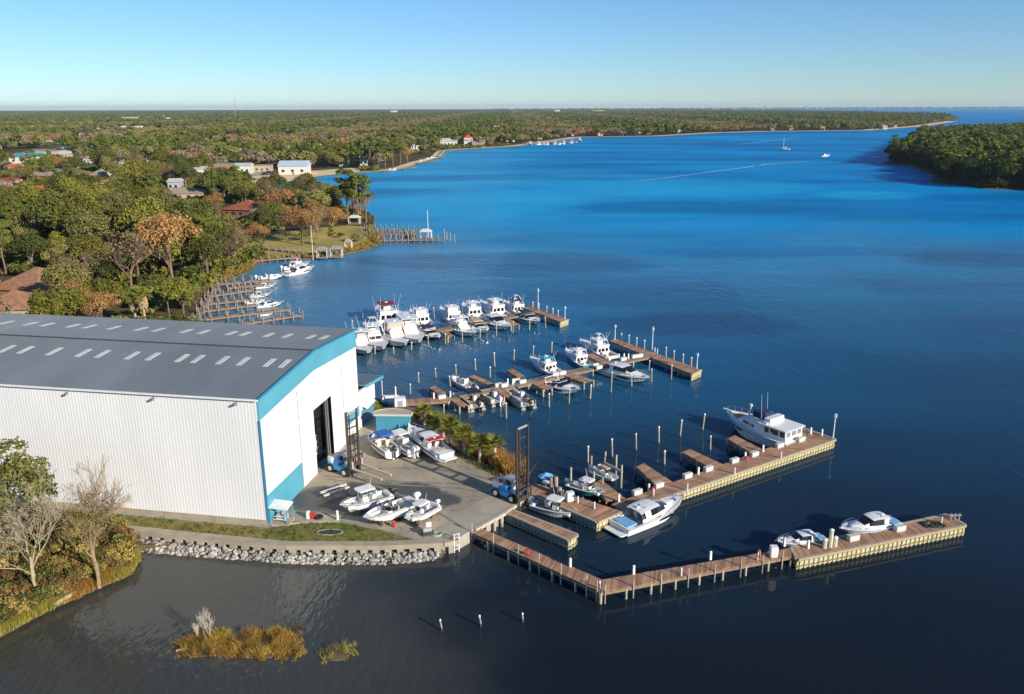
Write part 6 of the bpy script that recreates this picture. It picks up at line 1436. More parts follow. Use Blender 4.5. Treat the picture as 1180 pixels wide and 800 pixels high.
# shrubs of the wood floor
sh = [lowcrown('low_shrub', 80, leaf_oak, 2.2, 2.4, 160, .42), lowcrown('low_shrub', 81, leaf_moss, 2.0, 2.2, 160, .42), lowcrown('low_shrub', 82, leaf_dark, 2.4, 2.6, 160, .42)]
sp_ = []
for _ in range(5200):
    y = q.uniform(112, 560); x = q.uniform(-y * .66 - 10, 60)
    if inside(x, y, LANDP) and shore_gap(x, y, 1.5) and clear_of(x, y):
        u_ = (Vector((x, y, 0)) - BC).dot(BU); v_ = (Vector((x, y, 0)) - BC).dot(BW)
        if -8 < u_ and v_ < BWID + (16 if u_ < 14 else 9): continue
        sp_.append((x, y, LZ - .3))
for _ in range(120):
    v_ = G(q.choice((q.uniform(256, 300), q.uniform(270, 420))), q.uniform(266, 312), LZ)
    if any(inside(v_.x, v_.y, c_) for c_ in CLEAR[:1]) and inside(v_.x, v_.y, LANDP) and shore_gap(v_.x, v_.y, 1.5) and q.random() < (.9 if pxof(v_.x, v_.y, 0)[0] < 300 else .3): sp_.append((v_.x, v_.y, LZ - .2))
for x, y, z in LOW:
    for _ in range(5): sp_.append((x + q.uniform(-4, 4), y + q.uniform(-4, 4), z))
scatter('undergrowth', sp_, [q.uniform(.6, 1.3) for _ in sp_], sh, [q.randrange(3) for _ in sp_])
bk = []
for k in range(500):
    s = q.random(); i = q.randrange(SHORE.index((242 - 1, 336)), SHORE.index((430, 262))); a, b_ = Vector(SHORE_W[i]), Vector(SHORE_W[i + 1]); p_ = lerp(a, b_, s); d_ = (b_ - a).normalized(); p_ = p_ + Vector((-d_.y, d_.x, 0)) * q.uniform(.3, 3)
    if inside(p_.x, p_.y, LANDP): bk.append((p_.x, p_.y, LZ - .25))
scatter('shore_scrub', bk, [q.uniform(.25, .55) for _ in bk], [lowcrown('scrub', 85, grass_o, 2, 2, 150, .4), lowcrown('scrub', 86, leaf_lime, 2, 2, 150, .4), sh[1]], [q.choice((0, 0, 1, 2)) for _ in bk])
# palms along the bank
def palm_mesh(seed, nf, Rf):
    q = random.Random(seed); m = MB()
    for k in range(nf):
        a = q.uniform(0, 6.283); el = q.uniform(-.5, 1.25); ln = Rf * q.uniform(.75, 1.1); d = Vector((math.cos(a) * math.cos(el), math.sin(a) * math.cos(el), math.sin(el))); s = d.cross(Vector((0, 0, 1))); s = s.normalized() if s.length > .05 else Vector((1, 0, 0))
        st = d * ln * .45; m.tube([(0, 0, 0), st], .025, 3, 0, False)
        u = s.cross(d).normalized()
        for j in range(9):   # fan of blades
            f_ = (j - 4) / 4 * 1.15; dd = (d * math.cos(f_) + s * math.sin(f_) + u * .12 * abs(f_) - Vector((0, 0, .25))).normalized(); e = st + dd * ln * .6 * (1 - .1 * abs(f_)); w_ = u.cross(dd).normalized() * .07 + s * .03
            m.poly([st, st + dd * ln * .3 - w_, e - Vector((0, 0, .12 * ln * .5)), st + dd * ln * .3 + w_])
    ob = m.build('fronds', leaf_palm); me = ob.data; bpy.data.objects.remove(ob); return me
def pal_trunk(h, seed):
    q = random.Random(seed); m = MB(); m.tube([(0, 0, -.3), (0, 0, .2), (.03, 0, h * .5), (.0, .04, h)], [.26, .2, .17, .19], 8); ob = m.build('trunk', M('palm trunk', (.42, .34, .25), .9, .25, 4)); me = ob.data; bpy.data.objects.remove(ob); return me
PF = [palm_mesh(k, 34, 1.45) for k in range(3)]; PT = [pal_trunk(2.4, k) for k in range(2)]
skirt_me = None
pl = [((489, 489.5), (487, 477), 'leftmost'), ((502, 497), (501, 486), 'second from the left'), ((511, 505), (510, 489), 'third from the left'), ((519, 517), (519.5, 492.5), 'fourth from the left'), ((535, 527), (535, 502), 'fifth from the left'), ((553, 537), (553, 513), 'sixth from the left'), ((570, 541), (571, 515), 'rightmost')]
pb_ = lambda x, y: G(x, y, .9)
for k, (b_, c_, w_) in enumerate(pl):
    p_ = pb_(*b_); h = max(up_to(c_[0], c_[1], p_), 1.2); t = thing('palm_tree', f'short cabbage palm in the row on the mulched bank, {w_}', 'palm', p_, rnd.uniform(0, 6.28), 'palms on the marina bank')
    for nm, me, sz, z in (('trunk', PT[k % 2], (1, 1, h / 2.4), 0), ('fronds', PF[k % 3], (1, 1, 1), h)):
        ob = bpy.data.objects.new(nm, me); COL.objects.link(ob); ob.parent = t; ob.scale = (sz if nm == 'trunk' else (1.2, 1.2, 1.2)); ob.location.z = z
for k, (x, top, by) in enumerate(((157, 334, 374), (168, 333, 376))):
    p_ = G(x, by, LZ); h = up_to(x, top + 7, p_); t = thing('palm_tree', f"{'left' if k == 0 else 'right'} of the twin tall palms with brown skirts behind the shed roof", 'palm', p_, k * 2.0, 'twin palms behind the shed')
    for nm, me, sz, z in (('trunk', PT[k % 2], (1.2, 1.2, h / 2.4), 0), ('fronds', PF[k], (1.5, 1.5, 1.5), h)):
        ob = bpy.data.objects.new(nm, me); COL.objects.link(ob); ob.parent = t; ob.scale = sz; ob.location.z = z
    rs = np.random.RandomState(k); n = 140; zz = rs.uniform(-2.4, -.2, n); a = rs.uniform(0, 6.28, n); pp = np.stack([np.cos(a) * .75, np.sin(a) * .75, h + zz], 1)
    ob = bpy.data.objects.new('dead_fronds', quads_mesh('dead_fronds', pp, np.stack([np.cos(a), np.sin(a), .2 + 0 * a], 1), rs.uniform(.25, .5, n), M('dry fronds', (.42, .30, .17), .9, isl=.2), rs)); COL.objects.link(ob); ob.parent = t
# mulch bank under the palms and its scrub
struct(sheet('palm_bank', [G(x, y, .95) for x, y in [(441, 470), (470, 484), (492, 497), (520, 515), (560, 538), (590, 558), (602, 563), (610, 560), (603, 549), (578, 532), (550, 509), (522, 490), (494, 474), (466, 468)]], .95, [mulch, bank_m], skirt=.6, depth=1.4))
m = MB(); mg = MB(); q = random.Random(9)
def along(pts, s): k = min(int(s * (len(pts) - 1)), len(pts) - 2); return lerp(Vector(pts[k]), Vector(pts[k + 1]), s * (len(pts) - 1) - k)
line_o = [G(x, y, .9) for x, y in [(488, 474), (515, 488), (540, 505), (560, 520), (580, 536), (598, 549)]]
for _ in range(330):
    s = q.random(); s = s ** .6; p_ = along(line_o, s) + Vector((q.gauss(-.2, .6), q.gauss(-.3, .6), 0)); blades(m, p_, 16, .75 + 1.5 * s ** 2, .09, .3, .25, q)
stuff(m.build('bank_grass', grass_o))
line_h = [G(x, y, .95) for x, y in [(505, 510), (530, 525), (555, 540), (585, 557)]]
for _ in range(150): p_ = along(line_h, q.random()) + Vector((q.gauss(0, .25), q.gauss(0, .25), 0)); blades(mg, p_, 16, .6, .1, .22, .35, q)
stuff(mg.build('bank_hedge', M('hedge green', (.20, .22, .045), .8, isl=.3, trans=.25)))
for (x, y, r_, mat, lab) in ((576, 541, 1.1, grass_o, 'tall rusty orange bush at the lower end of the palm bank'), (586, 549, .95, grass_o, 'second rusty orange bush nearest the mast forklift'), (548, 523, .7, grass_o, 'small rust coloured bush between two palms'), (432, 478, 1.1, leaf_lime, 'yellow green shrub beside the white office wall'), (428, 470, .9, leaf_lime, 'taller yellow green shrub against the office')):
    t = thing('bush', lab, 'bush', G(x, y, .95)); rs = np.random.RandomState(int(x))
    ob = bpy.data.objects.new('foliage', crown_mesh('foliage', [((math.cos(k * 1.3) * r_ * .4, math.sin(k * 1.3) * r_ * .4, r_ * (.5 + .28 * (k % 4))), r_ * .55) for k in range(7)], 420, .17, mat, int(x))); COL.objects.link(ob); ob.parent = t
    m = MB()
    for k in range(4): m.tube([(0, 0, -.2), (math.cos(k * 1.6) * .3 * r_, math.sin(k * 1.6) * .3 * r_, r_)], [.05, .02], 4)
    m.build('stem', bark, t)
m = MB(); O = G(520, 513, .95)
# low post and wire line between pavement and palms
fc = thing('low_fence', 'low line of small posts between the pavement and the palm bank', 'fence', O)
L_ = [G(x, y, 1.0) for x, y in [(498, 505), (520, 517.5), (545, 532), (570, 547), (592, 561)]]
for k in range(13): p_ = along(L_, k / 12); mm = MB(); mm.box((p_.x, p_.y, 1.3), (.12, .12, .7)); mm.build('fence_post', timber, fc, O)
m.tube([p_ + Vector((0, 0, .45)) for p_ in L_], .03, 4); m.build('rail', timber, fc, O)

# left bank: dark brush, yellow grass, two bleached trees and a green one
def big(kind, me_t, me_c, b_, top, label, Href, cat='tree', nm='bare_tree', rz=0.0, wide=1.0):
    p_ = G(b_[0], b_[1], .5); h = up_to(b_[0], top, p_); s = h / Href; e = thing(nm, label, cat, p_, rz); e.scale = (s * wide, s * wide, s)
    for n_, me in (('trunk', me_t), ('crown', me_c)):
        if me: ob = bpy.data.objects.new(n_, me); COL.objects.link(ob); ob.parent = e
    return e
big('w', twig_mesh('trunk', 10, 201, bark_w, 6, .12, .5, .009, 3), None, (46, 688), 553, 'bleached white leafless tree on the near left bank', 9.0, rz=1.0, wide=.95)
big('w', twig_mesh('trunk', 10, 203, M('brown twigs', (.34, .25, .15), .9, .2, 2), 6, .15, .42, .012, 3), crown_mesh('crown', oak_blobs(203, 2.4, 9, 12), 1500, .09, M('sparse yellow leaves', (.26, .22, .06), .8, isl=.3, trans=.3), 9), (114, 674), 552, 'thin brown tree with sparse yellow leaves on the near left bank', 9.4, rz=2.2)
big('w', twig_mesh('trunk', 10, 207, bark_w, 5, .15, .5, .012, 3), None, (-4, 672), 565, 'leafless pale tree at the far left end of the bank', 9.0, rz=.3)
big('g', trunk_mesh('trunk', 7, .22, 6, bark, 77, .2), crown_mesh('crown', [((b_[0][0], b_[0][1], b_[0][2]), b_[1] * .8) for b_ in oak_blobs(211, 3.5, 10.5, 22)], 4200, .15, M('bank tree leaves', (.185, .185, .04), .6, isl=.35, trans=.25), 13), (24, 642), 512, 'leafy green tree standing against the white shed wall at far left', 10.0, nm='green_tree', wide=1.25)
BANK = gp([(-60, 765), (0, 730), (30, 713), (62, 696), (92, 682), (118, 671), (149, 657), (152, 640), (135, 612), (90, 605), (40, 601), (-60, 594)], .4)
bp_ = [(p[0], p[1]) for p in BANK]; x0, x1 = min(p[0] for p in bp_), max(p[0] for p in bp_); y0, y1 = min(p[1] for p in bp_), max(p[1] for p in bp_)
ml = MB(); mo = MB(); brush = []; q = random.Random(21)
front = [G(x, y, .3) for x, y in [(-40, 752), (0, 727), (30, 711), (62, 694), (92, 681), (118, 669), (147, 658), (152, 645)]]
for _ in range(760):
    s = q.random(); p_ = along(front, s) + Vector((q.uniform(-.9, .35), q.uniform(-1.1, 2.6 if s < .5 else 1.2), 0)); blades(ml if s < .5 or s > .8 else mo, p_, 26, .75 if s < .5 else .6, .055, .4, .3, q)
stuff(ml.build('yellow_bank_grass', grass_l)); stuff(mo.build('rust_bank_grass', grass_o))
for _ in range(900):
    x, y = q.uniform(x0, x1), q.uniform(y0, y1)
    if inside(x, y, bp_) and inside(x, y - .8, bp_): brush.append((x, y, .3))
br = [lowcrown('brush', 90, M('dark brush leaves', (.105, .110, .024), .7, isl=.35, obj=.3, trans=.2), 1.0, 1.3, 480, .11), lowcrown('brush', 91, M('brown brush leaves', (.24, .14, .05), .8, isl=.3, obj=.3, trans=.2), 1.0, 1.2, 460, .10), lowcrown('brush', 92, M('ochre brush leaves', (.36, .29, .075), .8, isl=.3, obj=.3, trans=.2), 1.0, 1.4, 460, .10)]
scatter('bank_brush', brush, [q.uniform(.6, 1.5) for _ in brush], br, [q.choice((0, 1, 0, 2, 1)) for _ in brush])
m = MB(); m.tube([G(62, 697, .5), G(78, 688, .6), G(88, 682, .5)], [.16, .2, .14], 7); tag(m.build('driftwood_log', bark_w), 'pale driftwood log lying on the near left bank below the bare tree', 'log')

# marsh islands in the foreground
def marsh(name, lab, cx, cy, rx, ry, n, h, mats, seed):
    q = random.Random(seed); O = G(cx, cy, 0); ex = (G(cx + rx, cy, 0) - O).x; ey = (G(cx, cy - ry, 0) - O).y
    ms = [MB() for _ in mats]
    for _ in range(n // 5):
        a = q.uniform(0, 6.283); r_ = math.sqrt(q.random()) * (1 + .2 * math.sin(3 * a + seed) + .12 * math.sin(7 * a)); hc = h * q.uniform(.4, 1.25) * max(.35, 1.2 - .8 * r_ * r_)
        c_ = O + Vector((math.cos(a) * r_ * ex, math.sin(a) * r_ * ey, -.05)); k = min(len(mats) - 1, max(0, int((.5 + .5 * math.cos(a) * r_ + q.gauss(0, .35)) * len(mats)))); lx, ly = q.gauss(0, .3), q.gauss(0, .3)
        for j in range(5):
            i0 = len(ms[k].v); blades(ms[k], c_ + Vector((q.gauss(0, .28), q.gauss(0, .28), 0)), 24, hc * q.uniform(.6, 1.1), .05, .22, .3, q)
            for t_ in range(i0 + 2, len(ms[k].v), 3): x, y, z = ms[k].v[t_]; ms[k].v[t_] = (x + lx * hc, y + ly * hc, z)
    for m_, mt in zip(ms, mats): 
        if m_.v: stuff(m_.build(name, mt))
    mb = MB(); mb.loft([[O + Vector((math.cos(a) * s * ex, math.sin(a) * s * ey, z)) for a in [k * .393 for k in range(16)]] for s, z in ((1.05, -.4), (.95, .06), (.3, .14))], 0, True, True); struct(mb.build('mud_bank', bank_m))
marsh('marsh_grass', '', 238, 743, 36, 14, 300, .75, [grass_o, M('dark reed', (.16, .11, .035), .8, isl=.4, trans=.3), grass_o, grass_y], 3)
marsh('marsh_grass', '', 304, 743, 49, 16, 480, .8, [grass_o, grass_y, M('dark reed', (.16, .11, .035), .8, isl=.4, trans=.3), grass_o, grass_y], 4)
marsh('marsh_tuft', '', 389, 752, 17, 10, 34, .7, [M('olive marsh grass', (.16, .16, .05), .8, isl=.3, trans=.3), grass_l], 5)
tm = twig_mesh('stems', 3.2, 301, M('dead pale twigs', (.50, .45, .36), .9), 4, .035, .2, .010, 3)
for k, (x, y) in enumerate(((236, 738), (243, 737), (228, 741))):
    e = thing('dead_shrub', ('tallest', 'right', 'left')[k] + ' bleached dead shrub of three in the reed island', 'shrub', G(x, y, 0), k * 1.7, 'dead shrubs on the reed island'); s = (1.0, .85, .65)[k]; e.scale = (s, s, s * 1.1)
    ob = bpy.data.objects.new('stems', tm); COL.objects.link(ob); ob.parent = e
m = MB(); m.tube([G(203, 750, .12), G(214, 748, .16)], [.1, .12], 6); tag(m.build('floating_log', bark_w), 'pale log afloat at the left end of the reed island', 'log')

# ================================================================ LEFT BANK SLIPS AND FAR PIERS
gp_ = M('grey pile', (.25, .22, .175), .85, .25, 2.5)
def slip(label, a, b_, wd, posts=5, tall=1.2, z=.9):
    O = G(*a, z); d = dthing('finger_dock', label, O); A, B_ = G(*a, z), G(*b_, z); dr = (B_ - A).normalized(); nr = Vector((-dr.y, dr.x, 0)) * wd / 2
    deck(d, O, A - nr, B_ - nr, A + nr, B_ + nr, z, plank_g, .35)
    for k in range(posts + 1):
        p_ = lerp(A, B_, k / posts); piling(d, O, p_.x + nr.x * 1.2, p_.y + nr.y * 1.2, z + tall, .12, mat=gp_); piling(d, O, p_.x - nr.x * 1.2, p_.y - nr.y * 1.2, z + tall * .8, .12, mat=gp_)
for k, (a, b_) in enumerate((((250, 327), (310, 322)), ((238, 341), (290, 333.5)), ((233, 350), (288, 344.5)), ((228, 358.5), (294, 350.5)), ((224, 368.5), (333, 355.5)), ((278, 372.5), (347, 362)))):
    slip(f"grey finger dock in the left bank slips, {'farthest' if k == 0 else 'nearest the shed roof' if k == 5 else ORD[k] + ' from the farthest'}", a, b_, 1.3, 6)
slip('middle piled pier beyond the lawn point', (424, 269), (480, 271), 1.6, 12, 1.6)
slip('short grey finger dock close under the lawn bank', (262, 331.5), (302, 327.5), 1.2, 6)
slip('grey catwalk along the heads of the left bank slips', (252, 326), (226, 367), 1.2, 6)
slip('grey boardwalk following the shore below the lawn', (297, 285), (360, 292), 1.6, 8, .9); slip('short boardwalk at the foot of the lawn', (292, 300), (345, 296), 1.4, 6, .9)
slip('long white piled pier beyond the lawn point, upper of two', (418, 263.5), (482, 266.5), 2.0, 10, 1.6); slip('long white piled pier beyond the lawn point, lower of two', (436, 276.5), (512, 275.5), 2.2, 11, 1.6)
slip('cross walk joining the two piers beyond the lawn point', (468, 266), (478, 276), 1.4, 2, 1.5)
for k, (x, y) in enumerate(((515, 276), (519, 277.5), (524, 279), (512, 272))): 
    t = thing('mooring_piling', f"grey piling off the end of the far piers, {'nearest' if k == 0 else ORD[k] + ' from the pier'}", 'piling', G(x, y, 0), 0, 'pilings off the far pier'); m = MB(); m.tube([(0, 0, -1), (0, 0, 2.4)], [.16, .13], 6); m.build('shaft', pile_m, t)
def mastpole(label, x, by, ty, r_=.09): p_ = G(x, by, LZ); h = up_to(x, ty, p_); t = thing('flagpole', label, 'pole', p_); m = MB(); m.tube([(0, 0, 0), (0, 0, h)], [r_, r_ * .6], 6); m.build('pole', wpaint, t); m = MB(); m.tube([(0, 0, h), (0, 0, h + .25)], [.14, .04], 6); m.build('finial', wpaint, t)
mastpole('white flagpole between the lawn and the moored cabin cruiser', 361, 300, 261); mastpole('tall white mast standing on the far pier', 493.5, 274, 243.5, .12)
for lab, x, y, w_, rm in (('small white roofed shelter on the far pier', 491, 275, 4.0, roof_white), ('white boathouse shelter at the end of the point', 409, 258, 4.5, roof_white), ('little pavilion at the water edge of the lawn', 402, 287.5, 2.2, roof_tan), ('small covered boat lift at the foot of the lawn', 388, 296, 3.6, roof_grey), ('little tan roofed shelter in the left bank slips', 372, 297, 3.2, roof_grey)):
    t = thing('pavilion', lab, 'pavilion', G(x, y, .6))
    m = MB(); h = 2.2; m.hexa([Vector(p_) for p_ in ((-w_ / 2, -w_ / 3, h), (w_ / 2, -w_ / 3, h), (w_ / 2, w_ / 3, h), (-w_ / 2, w_ / 3, h), (-w_ / 4, -.05, h + .9), (w_ / 4, -.05, h + .9), (w_ / 4, .05, h + .9), (-w_ / 4, .05, h + .9))]); m.build('roof', rm, t)
    for sx in (-.42, .42):
        for sy in (-.27, .27): m = MB(); m.box((sx * w_, sy * w_, h / 2), (.15, .15, h)); m.build('post', wpaint, t)
    m = MB(); m.box((0, 0, .05), (w_, w_ * .7, .15)); m.build('floor', plank_g, t)
for k, (a, b_, n_) in enumerate((((480, 188.3), (503, 184.5), 5), ((488, 186), (511, 180), 5), ((500, 182.5), (513, 177.5), 4), ((463, 194.5), (478, 193), 4), ((441, 197), (452, 196.3), 3), ((505, 180), (510, 173.5), 4))):
    slip(f"grey pier on the bend of the far shore, {'leftmost' if k == 4 else ORD[k] + ' from the water end'}", a, b_, 2.0, n_ + 2, 1.4)
# far marina
slip('far marina pier full of small white boats, nearer', (604, 166.6), (665, 163.8), 2.5, 16, 2.0); slip('far marina pier full of small white boats, farther', (604, 164.2), (660, 160), 2.5, 14, 2.0)
fb0 = express('white cruiser in the far marina, leftmost', 9.5, top='hard', group='boats in the far marina'); fb1 = sportfish('white sport fisher in the far marina, second from the left', 11.5, group='boats in the far marina')
fb0.location = G(606, 167, 0); fb0.rotation_euler.z = 1.2; fb1.location = G(611, 167.3, 0); fb1.rotation_euler.z = -1.3
for k, (x, y) in enumerate(((616, 166.8), (621, 167), (626, 166.6), (631, 166.9), (635.5, 166.3), (640, 166.5), (645, 166.7), (650, 166.1), (654.5, 165.6), (659, 165.2), (664, 164.6), (668, 163.2))):
    sr = (fb0, fb1)[k % 2]; copy_tree(sr, G(x, y, 0), rnd.choice((1.3, -1.4, 1.1)) + rnd.uniform(-.2, .2), rnd.uniform(.8, 1.2), f"white {'cruiser' if k % 2 == 0 else 'sport fisher'} in the far marina, {'rightmost' if k == 11 else ORD[k + 2] + ' from the left'}")
for k, (x, y, r_) in enumerate(((487, 186.8, .4), (494, 184.3, .6), (499, 183, .5), (506, 180.8, .8), (452, 196.8, .2))): copy_tree(fb0, G(x, y, 0), r_, .8, f"white boat moored at the bend of the far shore, {ORD[k] + ' from the left' if k < 4 else 'leftmost by the beach'}", 'boats at the far bend')

# ================================================================ TOWN
def house(label, px, py, wpx, dm, h, wallm, roofm, kind='hip', rz=0.0, rh=2.0, nwin=4, cat='house', nm='house', z=LZ, door=True, h2=0):
    h *= .85; p_ = G(px, py, z); Zd = (p_ - Vector((0, 0, CAMZ))).dot(_F); W_ = wpx * Zd / FPX; t = thing(nm, label, cat, (p_.x, p_.y + dm / 2, z), rz)
    m = MB(); m.box((0, 0, h / 2 - .2), (W_, dm, h + .4)); m.build('wall', wallm, t)
    o_ = .5; x_, y_ = W_ / 2 + o_, dm / 2 + o_; m = MB()
    if kind == 'flat': m.box((0, 0, h + .18), (W_ + .3, dm + .3, .36))
    elif kind == 'hip':
        r_ = max(W_ / 2 - dm / 2, .3); m.hexa([Vector(q_) for q_ in ((-x_, -y_, h), (x_, -y_, h), (x_, y_, h), (-x_, y_, h), (-r_, -.05, h + rh), (r_, -.05, h + rh), (r_, .05, h + rh), (-r_, .05, h + rh))])
    else: m.hexa([Vector(q_) for q_ in ((-x_, -y_, h), (x_, -y_, h), (x_, y_, h), (-x_, y_, h), (-x_, -.05, h + rh), (x_, -.05, h + rh), (x_, .05, h + rh), (-x_, .05, h + rh))])
    rf = m.build('roof', roofm, t)
    st = 2 if h > 7.5 and cat == 'house' else 1; nwin = nwin if cat == 'house' else min(nwin, 3); h = h if cat == 'house' else h * .85
    for s_ in range(st):
        for k in range(nwin):
            m = MB(); m.box((-W_ / 2 + W_ * (k + .5) / nwin, -dm / 2 - .03, h * (s_ + .55) / st), (min(W_ / nwin * .42, 1.8), .1, h / st * .34)); m.build('window', win_d, t)
    if door: m = MB(); m.box((W_ * .02, -dm / 2 - .04, 1.05), (1.1, .12, 2.1)); m.build('door', timber, t)
    return t
house('large brown hip roofed house behind the left end of the shed roof', 26, 349, 62, 15, 3.2, wall_br, roof_brown, 'hip', -.2, 3.6, 4)
house('smaller brown roofed house right behind the far left shed roof end', 2, 372, 50, 11, 2.9, wall_c, roof_brown, 'hip', .1, 2.8, 3)
house('terracotta roofed house in the trees above the lawn', 281, 251, 40, 15, 3.4, wall_br, roof_red, 'hip', -.35, 3.0, 4)
house('white gabled house wing below the terracotta roof', 297, 256, 14, 9, 3, wall_wh, roof_grey, 'gable', -.5, 1.8, 2)
house('long tan roofed house among oaks', 206, 230, 48, 14, 3, wall_c, roof_tan, 'hip', .1, 2.2, 5)
house('blue white two storey house behind the long tan roof', 199, 221, 12, 10, 5.5, wall_gr, roof_white, 'gable', .1, 1.5, 2)
house('grey brown roofed house in the middle of the wood', 128, 216, 34, 14, 3, wall_c, roof_brown, 'hip', .1, 2.4, 4)
house('pale roofed shed left of the wood centre', 48, 208, 24, 12, 3.2, wall_c, roof_tan, 'gable', .1, 1.8, 3)
house('hip roofed orange shop left of the low orange buildings', 3, 217, 18, 12, 4, wall_wh, roof_orange, 'hip', 0, 2, 3, 'shop', 'shop')
house('low orange roofed building beside the shop, left half', 16, 226, 16, 9, 3, wall_wh, roof_orange, 'gable', .1, 1.2, 3, 'shop', 'shop'); house('low orange roofed building beside the shop, right half', 37, 224.5, 22, 9, 3, wall_c, roof_orange, 'gable', .1, 1.2, 3, 'shop', 'shop')
house('long white warehouse with teal roof by the road', 24, 189, 28, 26, 6, wall_wh, roof_teal, 'gable', .1, 2.5, 5, 'warehouse', 'warehouse')
house('small orange roofed kiosk below the teal warehouse', 14, 197, 9, 10, 3.5, wall_c, roof_orange, 'gable', 0, 1.5, 2, 'kiosk', 'kiosk')
house('pale yellow shop with grey blue roof across the road', 50, 180.5, 22, 22, 5, wall_c, roof_grey, 'flat', .05, 1, 4, 'shop', 'shop')
house('white flat roofed store beside the upper road', 94, 163, 11, 25, 6, wall_wh, roof_white, 'flat', 0, 1, 3, 'store', 'store'); house('cream store with white roof farther up the road', 96, 158, 9, 25, 6, wall_c, roof_white, 'flat', 0, 1, 3, 'store', 'store')
house('long pinkish flat roofed building in the mid distance woods', 228, 163.5, 26, 30, 6, wall_br, roof_tan, 'flat', .05, 1, 6, 'building', 'building')
house('white building with blue lean-to by the parking lot', 229, 203.5, 18, 12, 5, wall_wh, roof_white, 'gable', .2, 1.5, 3, 'building', 'building'); house('reddish brick building with grey flat roof by the parking lot', 256, 200.5, 24, 16, 6.5, wall_br, roof_grey, 'flat', .15, 1, 5, 'building', 'building'); house('white van shaped store right of the brick building', 278, 201, 17, 14, 6, wall_wh, roof_white, 'gable', .1, 1.5, 3, 'store', 'store')
house('small tan building between the stores and the beach house', 301, 198.5, 18, 12, 4.5, wall_c, roof_tan, 'flat', .1, 1, 4, 'building', 'building')
house('pale blue white metal building behind the beach', 336, 201.5, 32, 18, 6, wall_wh, M('pale blue metal roof', (.50, .60, .68), .4), 'gable', .08, 3, 5, 'building', 'building')
house('white house under the pines at the end of the beach', 418, 192.5, 8, 12, 6, wall_wh, roof_grey, 'gable', .1, 2.5, 2); house('tan house hidden in bare trees behind the beach', 395, 192, 10, 12, 5, wall_c, roof_tan, 'gable', .1, 2, 2)
house('white waterfront house with low roof on the far bend', 516, 169.5, 20, 20, 6.5, wall_wh, roof_white, 'gable', .1, 3, 5); house('tall white waterfront house with bright red roof', 539, 169.5, 10, 16, 11, wall_wh, M('bright red roof', (.70, .08, .03), .7), 'hip', .1, 3, 3); house('cream waterfront house right of the red roof', 551, 170, 14, 16, 5, wall_c, roof_tan, 'gable', 0, 2.5, 4)
house('white waterfront house left of the far bend', 478, 173, 10, 14, 6, wall_wh, roof_white, 'gable', .1, 2.5, 3); house('pale yellow house behind the far bend', 487, 171, 8, 12, 5, wall_c, roof_tan, 'gable', .1, 2.5, 2)
house('white two storey house in the wood above the far marina', 558, 150, 10, 20, 8, wall_wh, roof_white, 'gable', 0, 3, 3); house('small white house in the wood above the far marina', 572, 151.5, 6, 16, 7, wall_wh, roof_white, 'gable', 0, 3, 2)
house('tan house at the water by the far marina', 574, 164.5, 9, 14, 6, wall_c, roof_tan, 'gable', 0, 2.5, 3); house('cream house left of the far marina piers', 587, 164, 8, 14, 6, wall_c, roof_white, 'gable', 0, 2.5, 2)
for k, (x, y, w_) in enumerate(((747, 155, 6), (784, 154, 6), (890, 150.5, 4), (912, 150.4, 4), (948, 150.2, 5), (1003, 148.5, 6), (1030, 146.6, 7), (1020, 149, 5))): house(f"small pale house on the far eastern shore, {'leftmost' if k == 0 else ORD[k] + ' from the left'}", x, y, w_, 18, 6, wall_wh if k % 2 else wall_c, roof_tan if k % 3 else roof_white, 'gable', 0, 2.5, 3)
for k, (x, y, w_, h) in enumerate(((114, 149, 5, 9), (121, 147, 6, 9), (130, 149.5, 9, 10), (126, 144.5, 5, 9), (145, 150, 10, 9), (158, 151, 9, 10), (152, 146, 8, 9), (195, 140.5, 9, 14), (188, 137, 10, 14), (209, 138.5, 4, 12), (172, 141, 5, 12), (60, 146.5, 8, 9), (150, 138.5, 22, 12), (454, 131.5, 7, 25), (642, 130.3, 6, 25), (690, 130, 14, 20))):
    house(f"far white commercial building among distant treetops, {ORD[k]} in order away from the road", x, y, w_, 30, h, wall_wh if k % 3 else wall_c, roof_white, 'flat', 0, 1, 2, 'building', 'building', door=False)
for k, (x, y, w_) in enumerate(TOWN): house(f"small roofed building among trees, {ORD[k]} in the scatter up the wooded town", x, y, w_, 13, 4.5, (wall_wh, wall_c, wall_gr)[k % 3], (roof_tan, roof_white, roof_grey, roof_brown)[k % 4], 'gable' if k % 2 else 'hip', .1 * (k % 3), 2.2, 3)
for k, (x, y, w_) in enumerate(((590, 163.7, 6), (604, 162, 7), (622, 160.3, 6), (641, 158.6, 6), (662, 157, 7), (692, 156.5, 6), (716, 156.4, 5), (736, 156.3, 6))): house(f"white waterfront house behind the far marina shore, {'leftmost' if k == 0 else ORD[k] + ' from the left'}", x, y, w_, 16, 6.5, wall_wh, (roof_white, roof_tan, roof_grey)[k % 3], 'gable', 0, 2.5, 3)
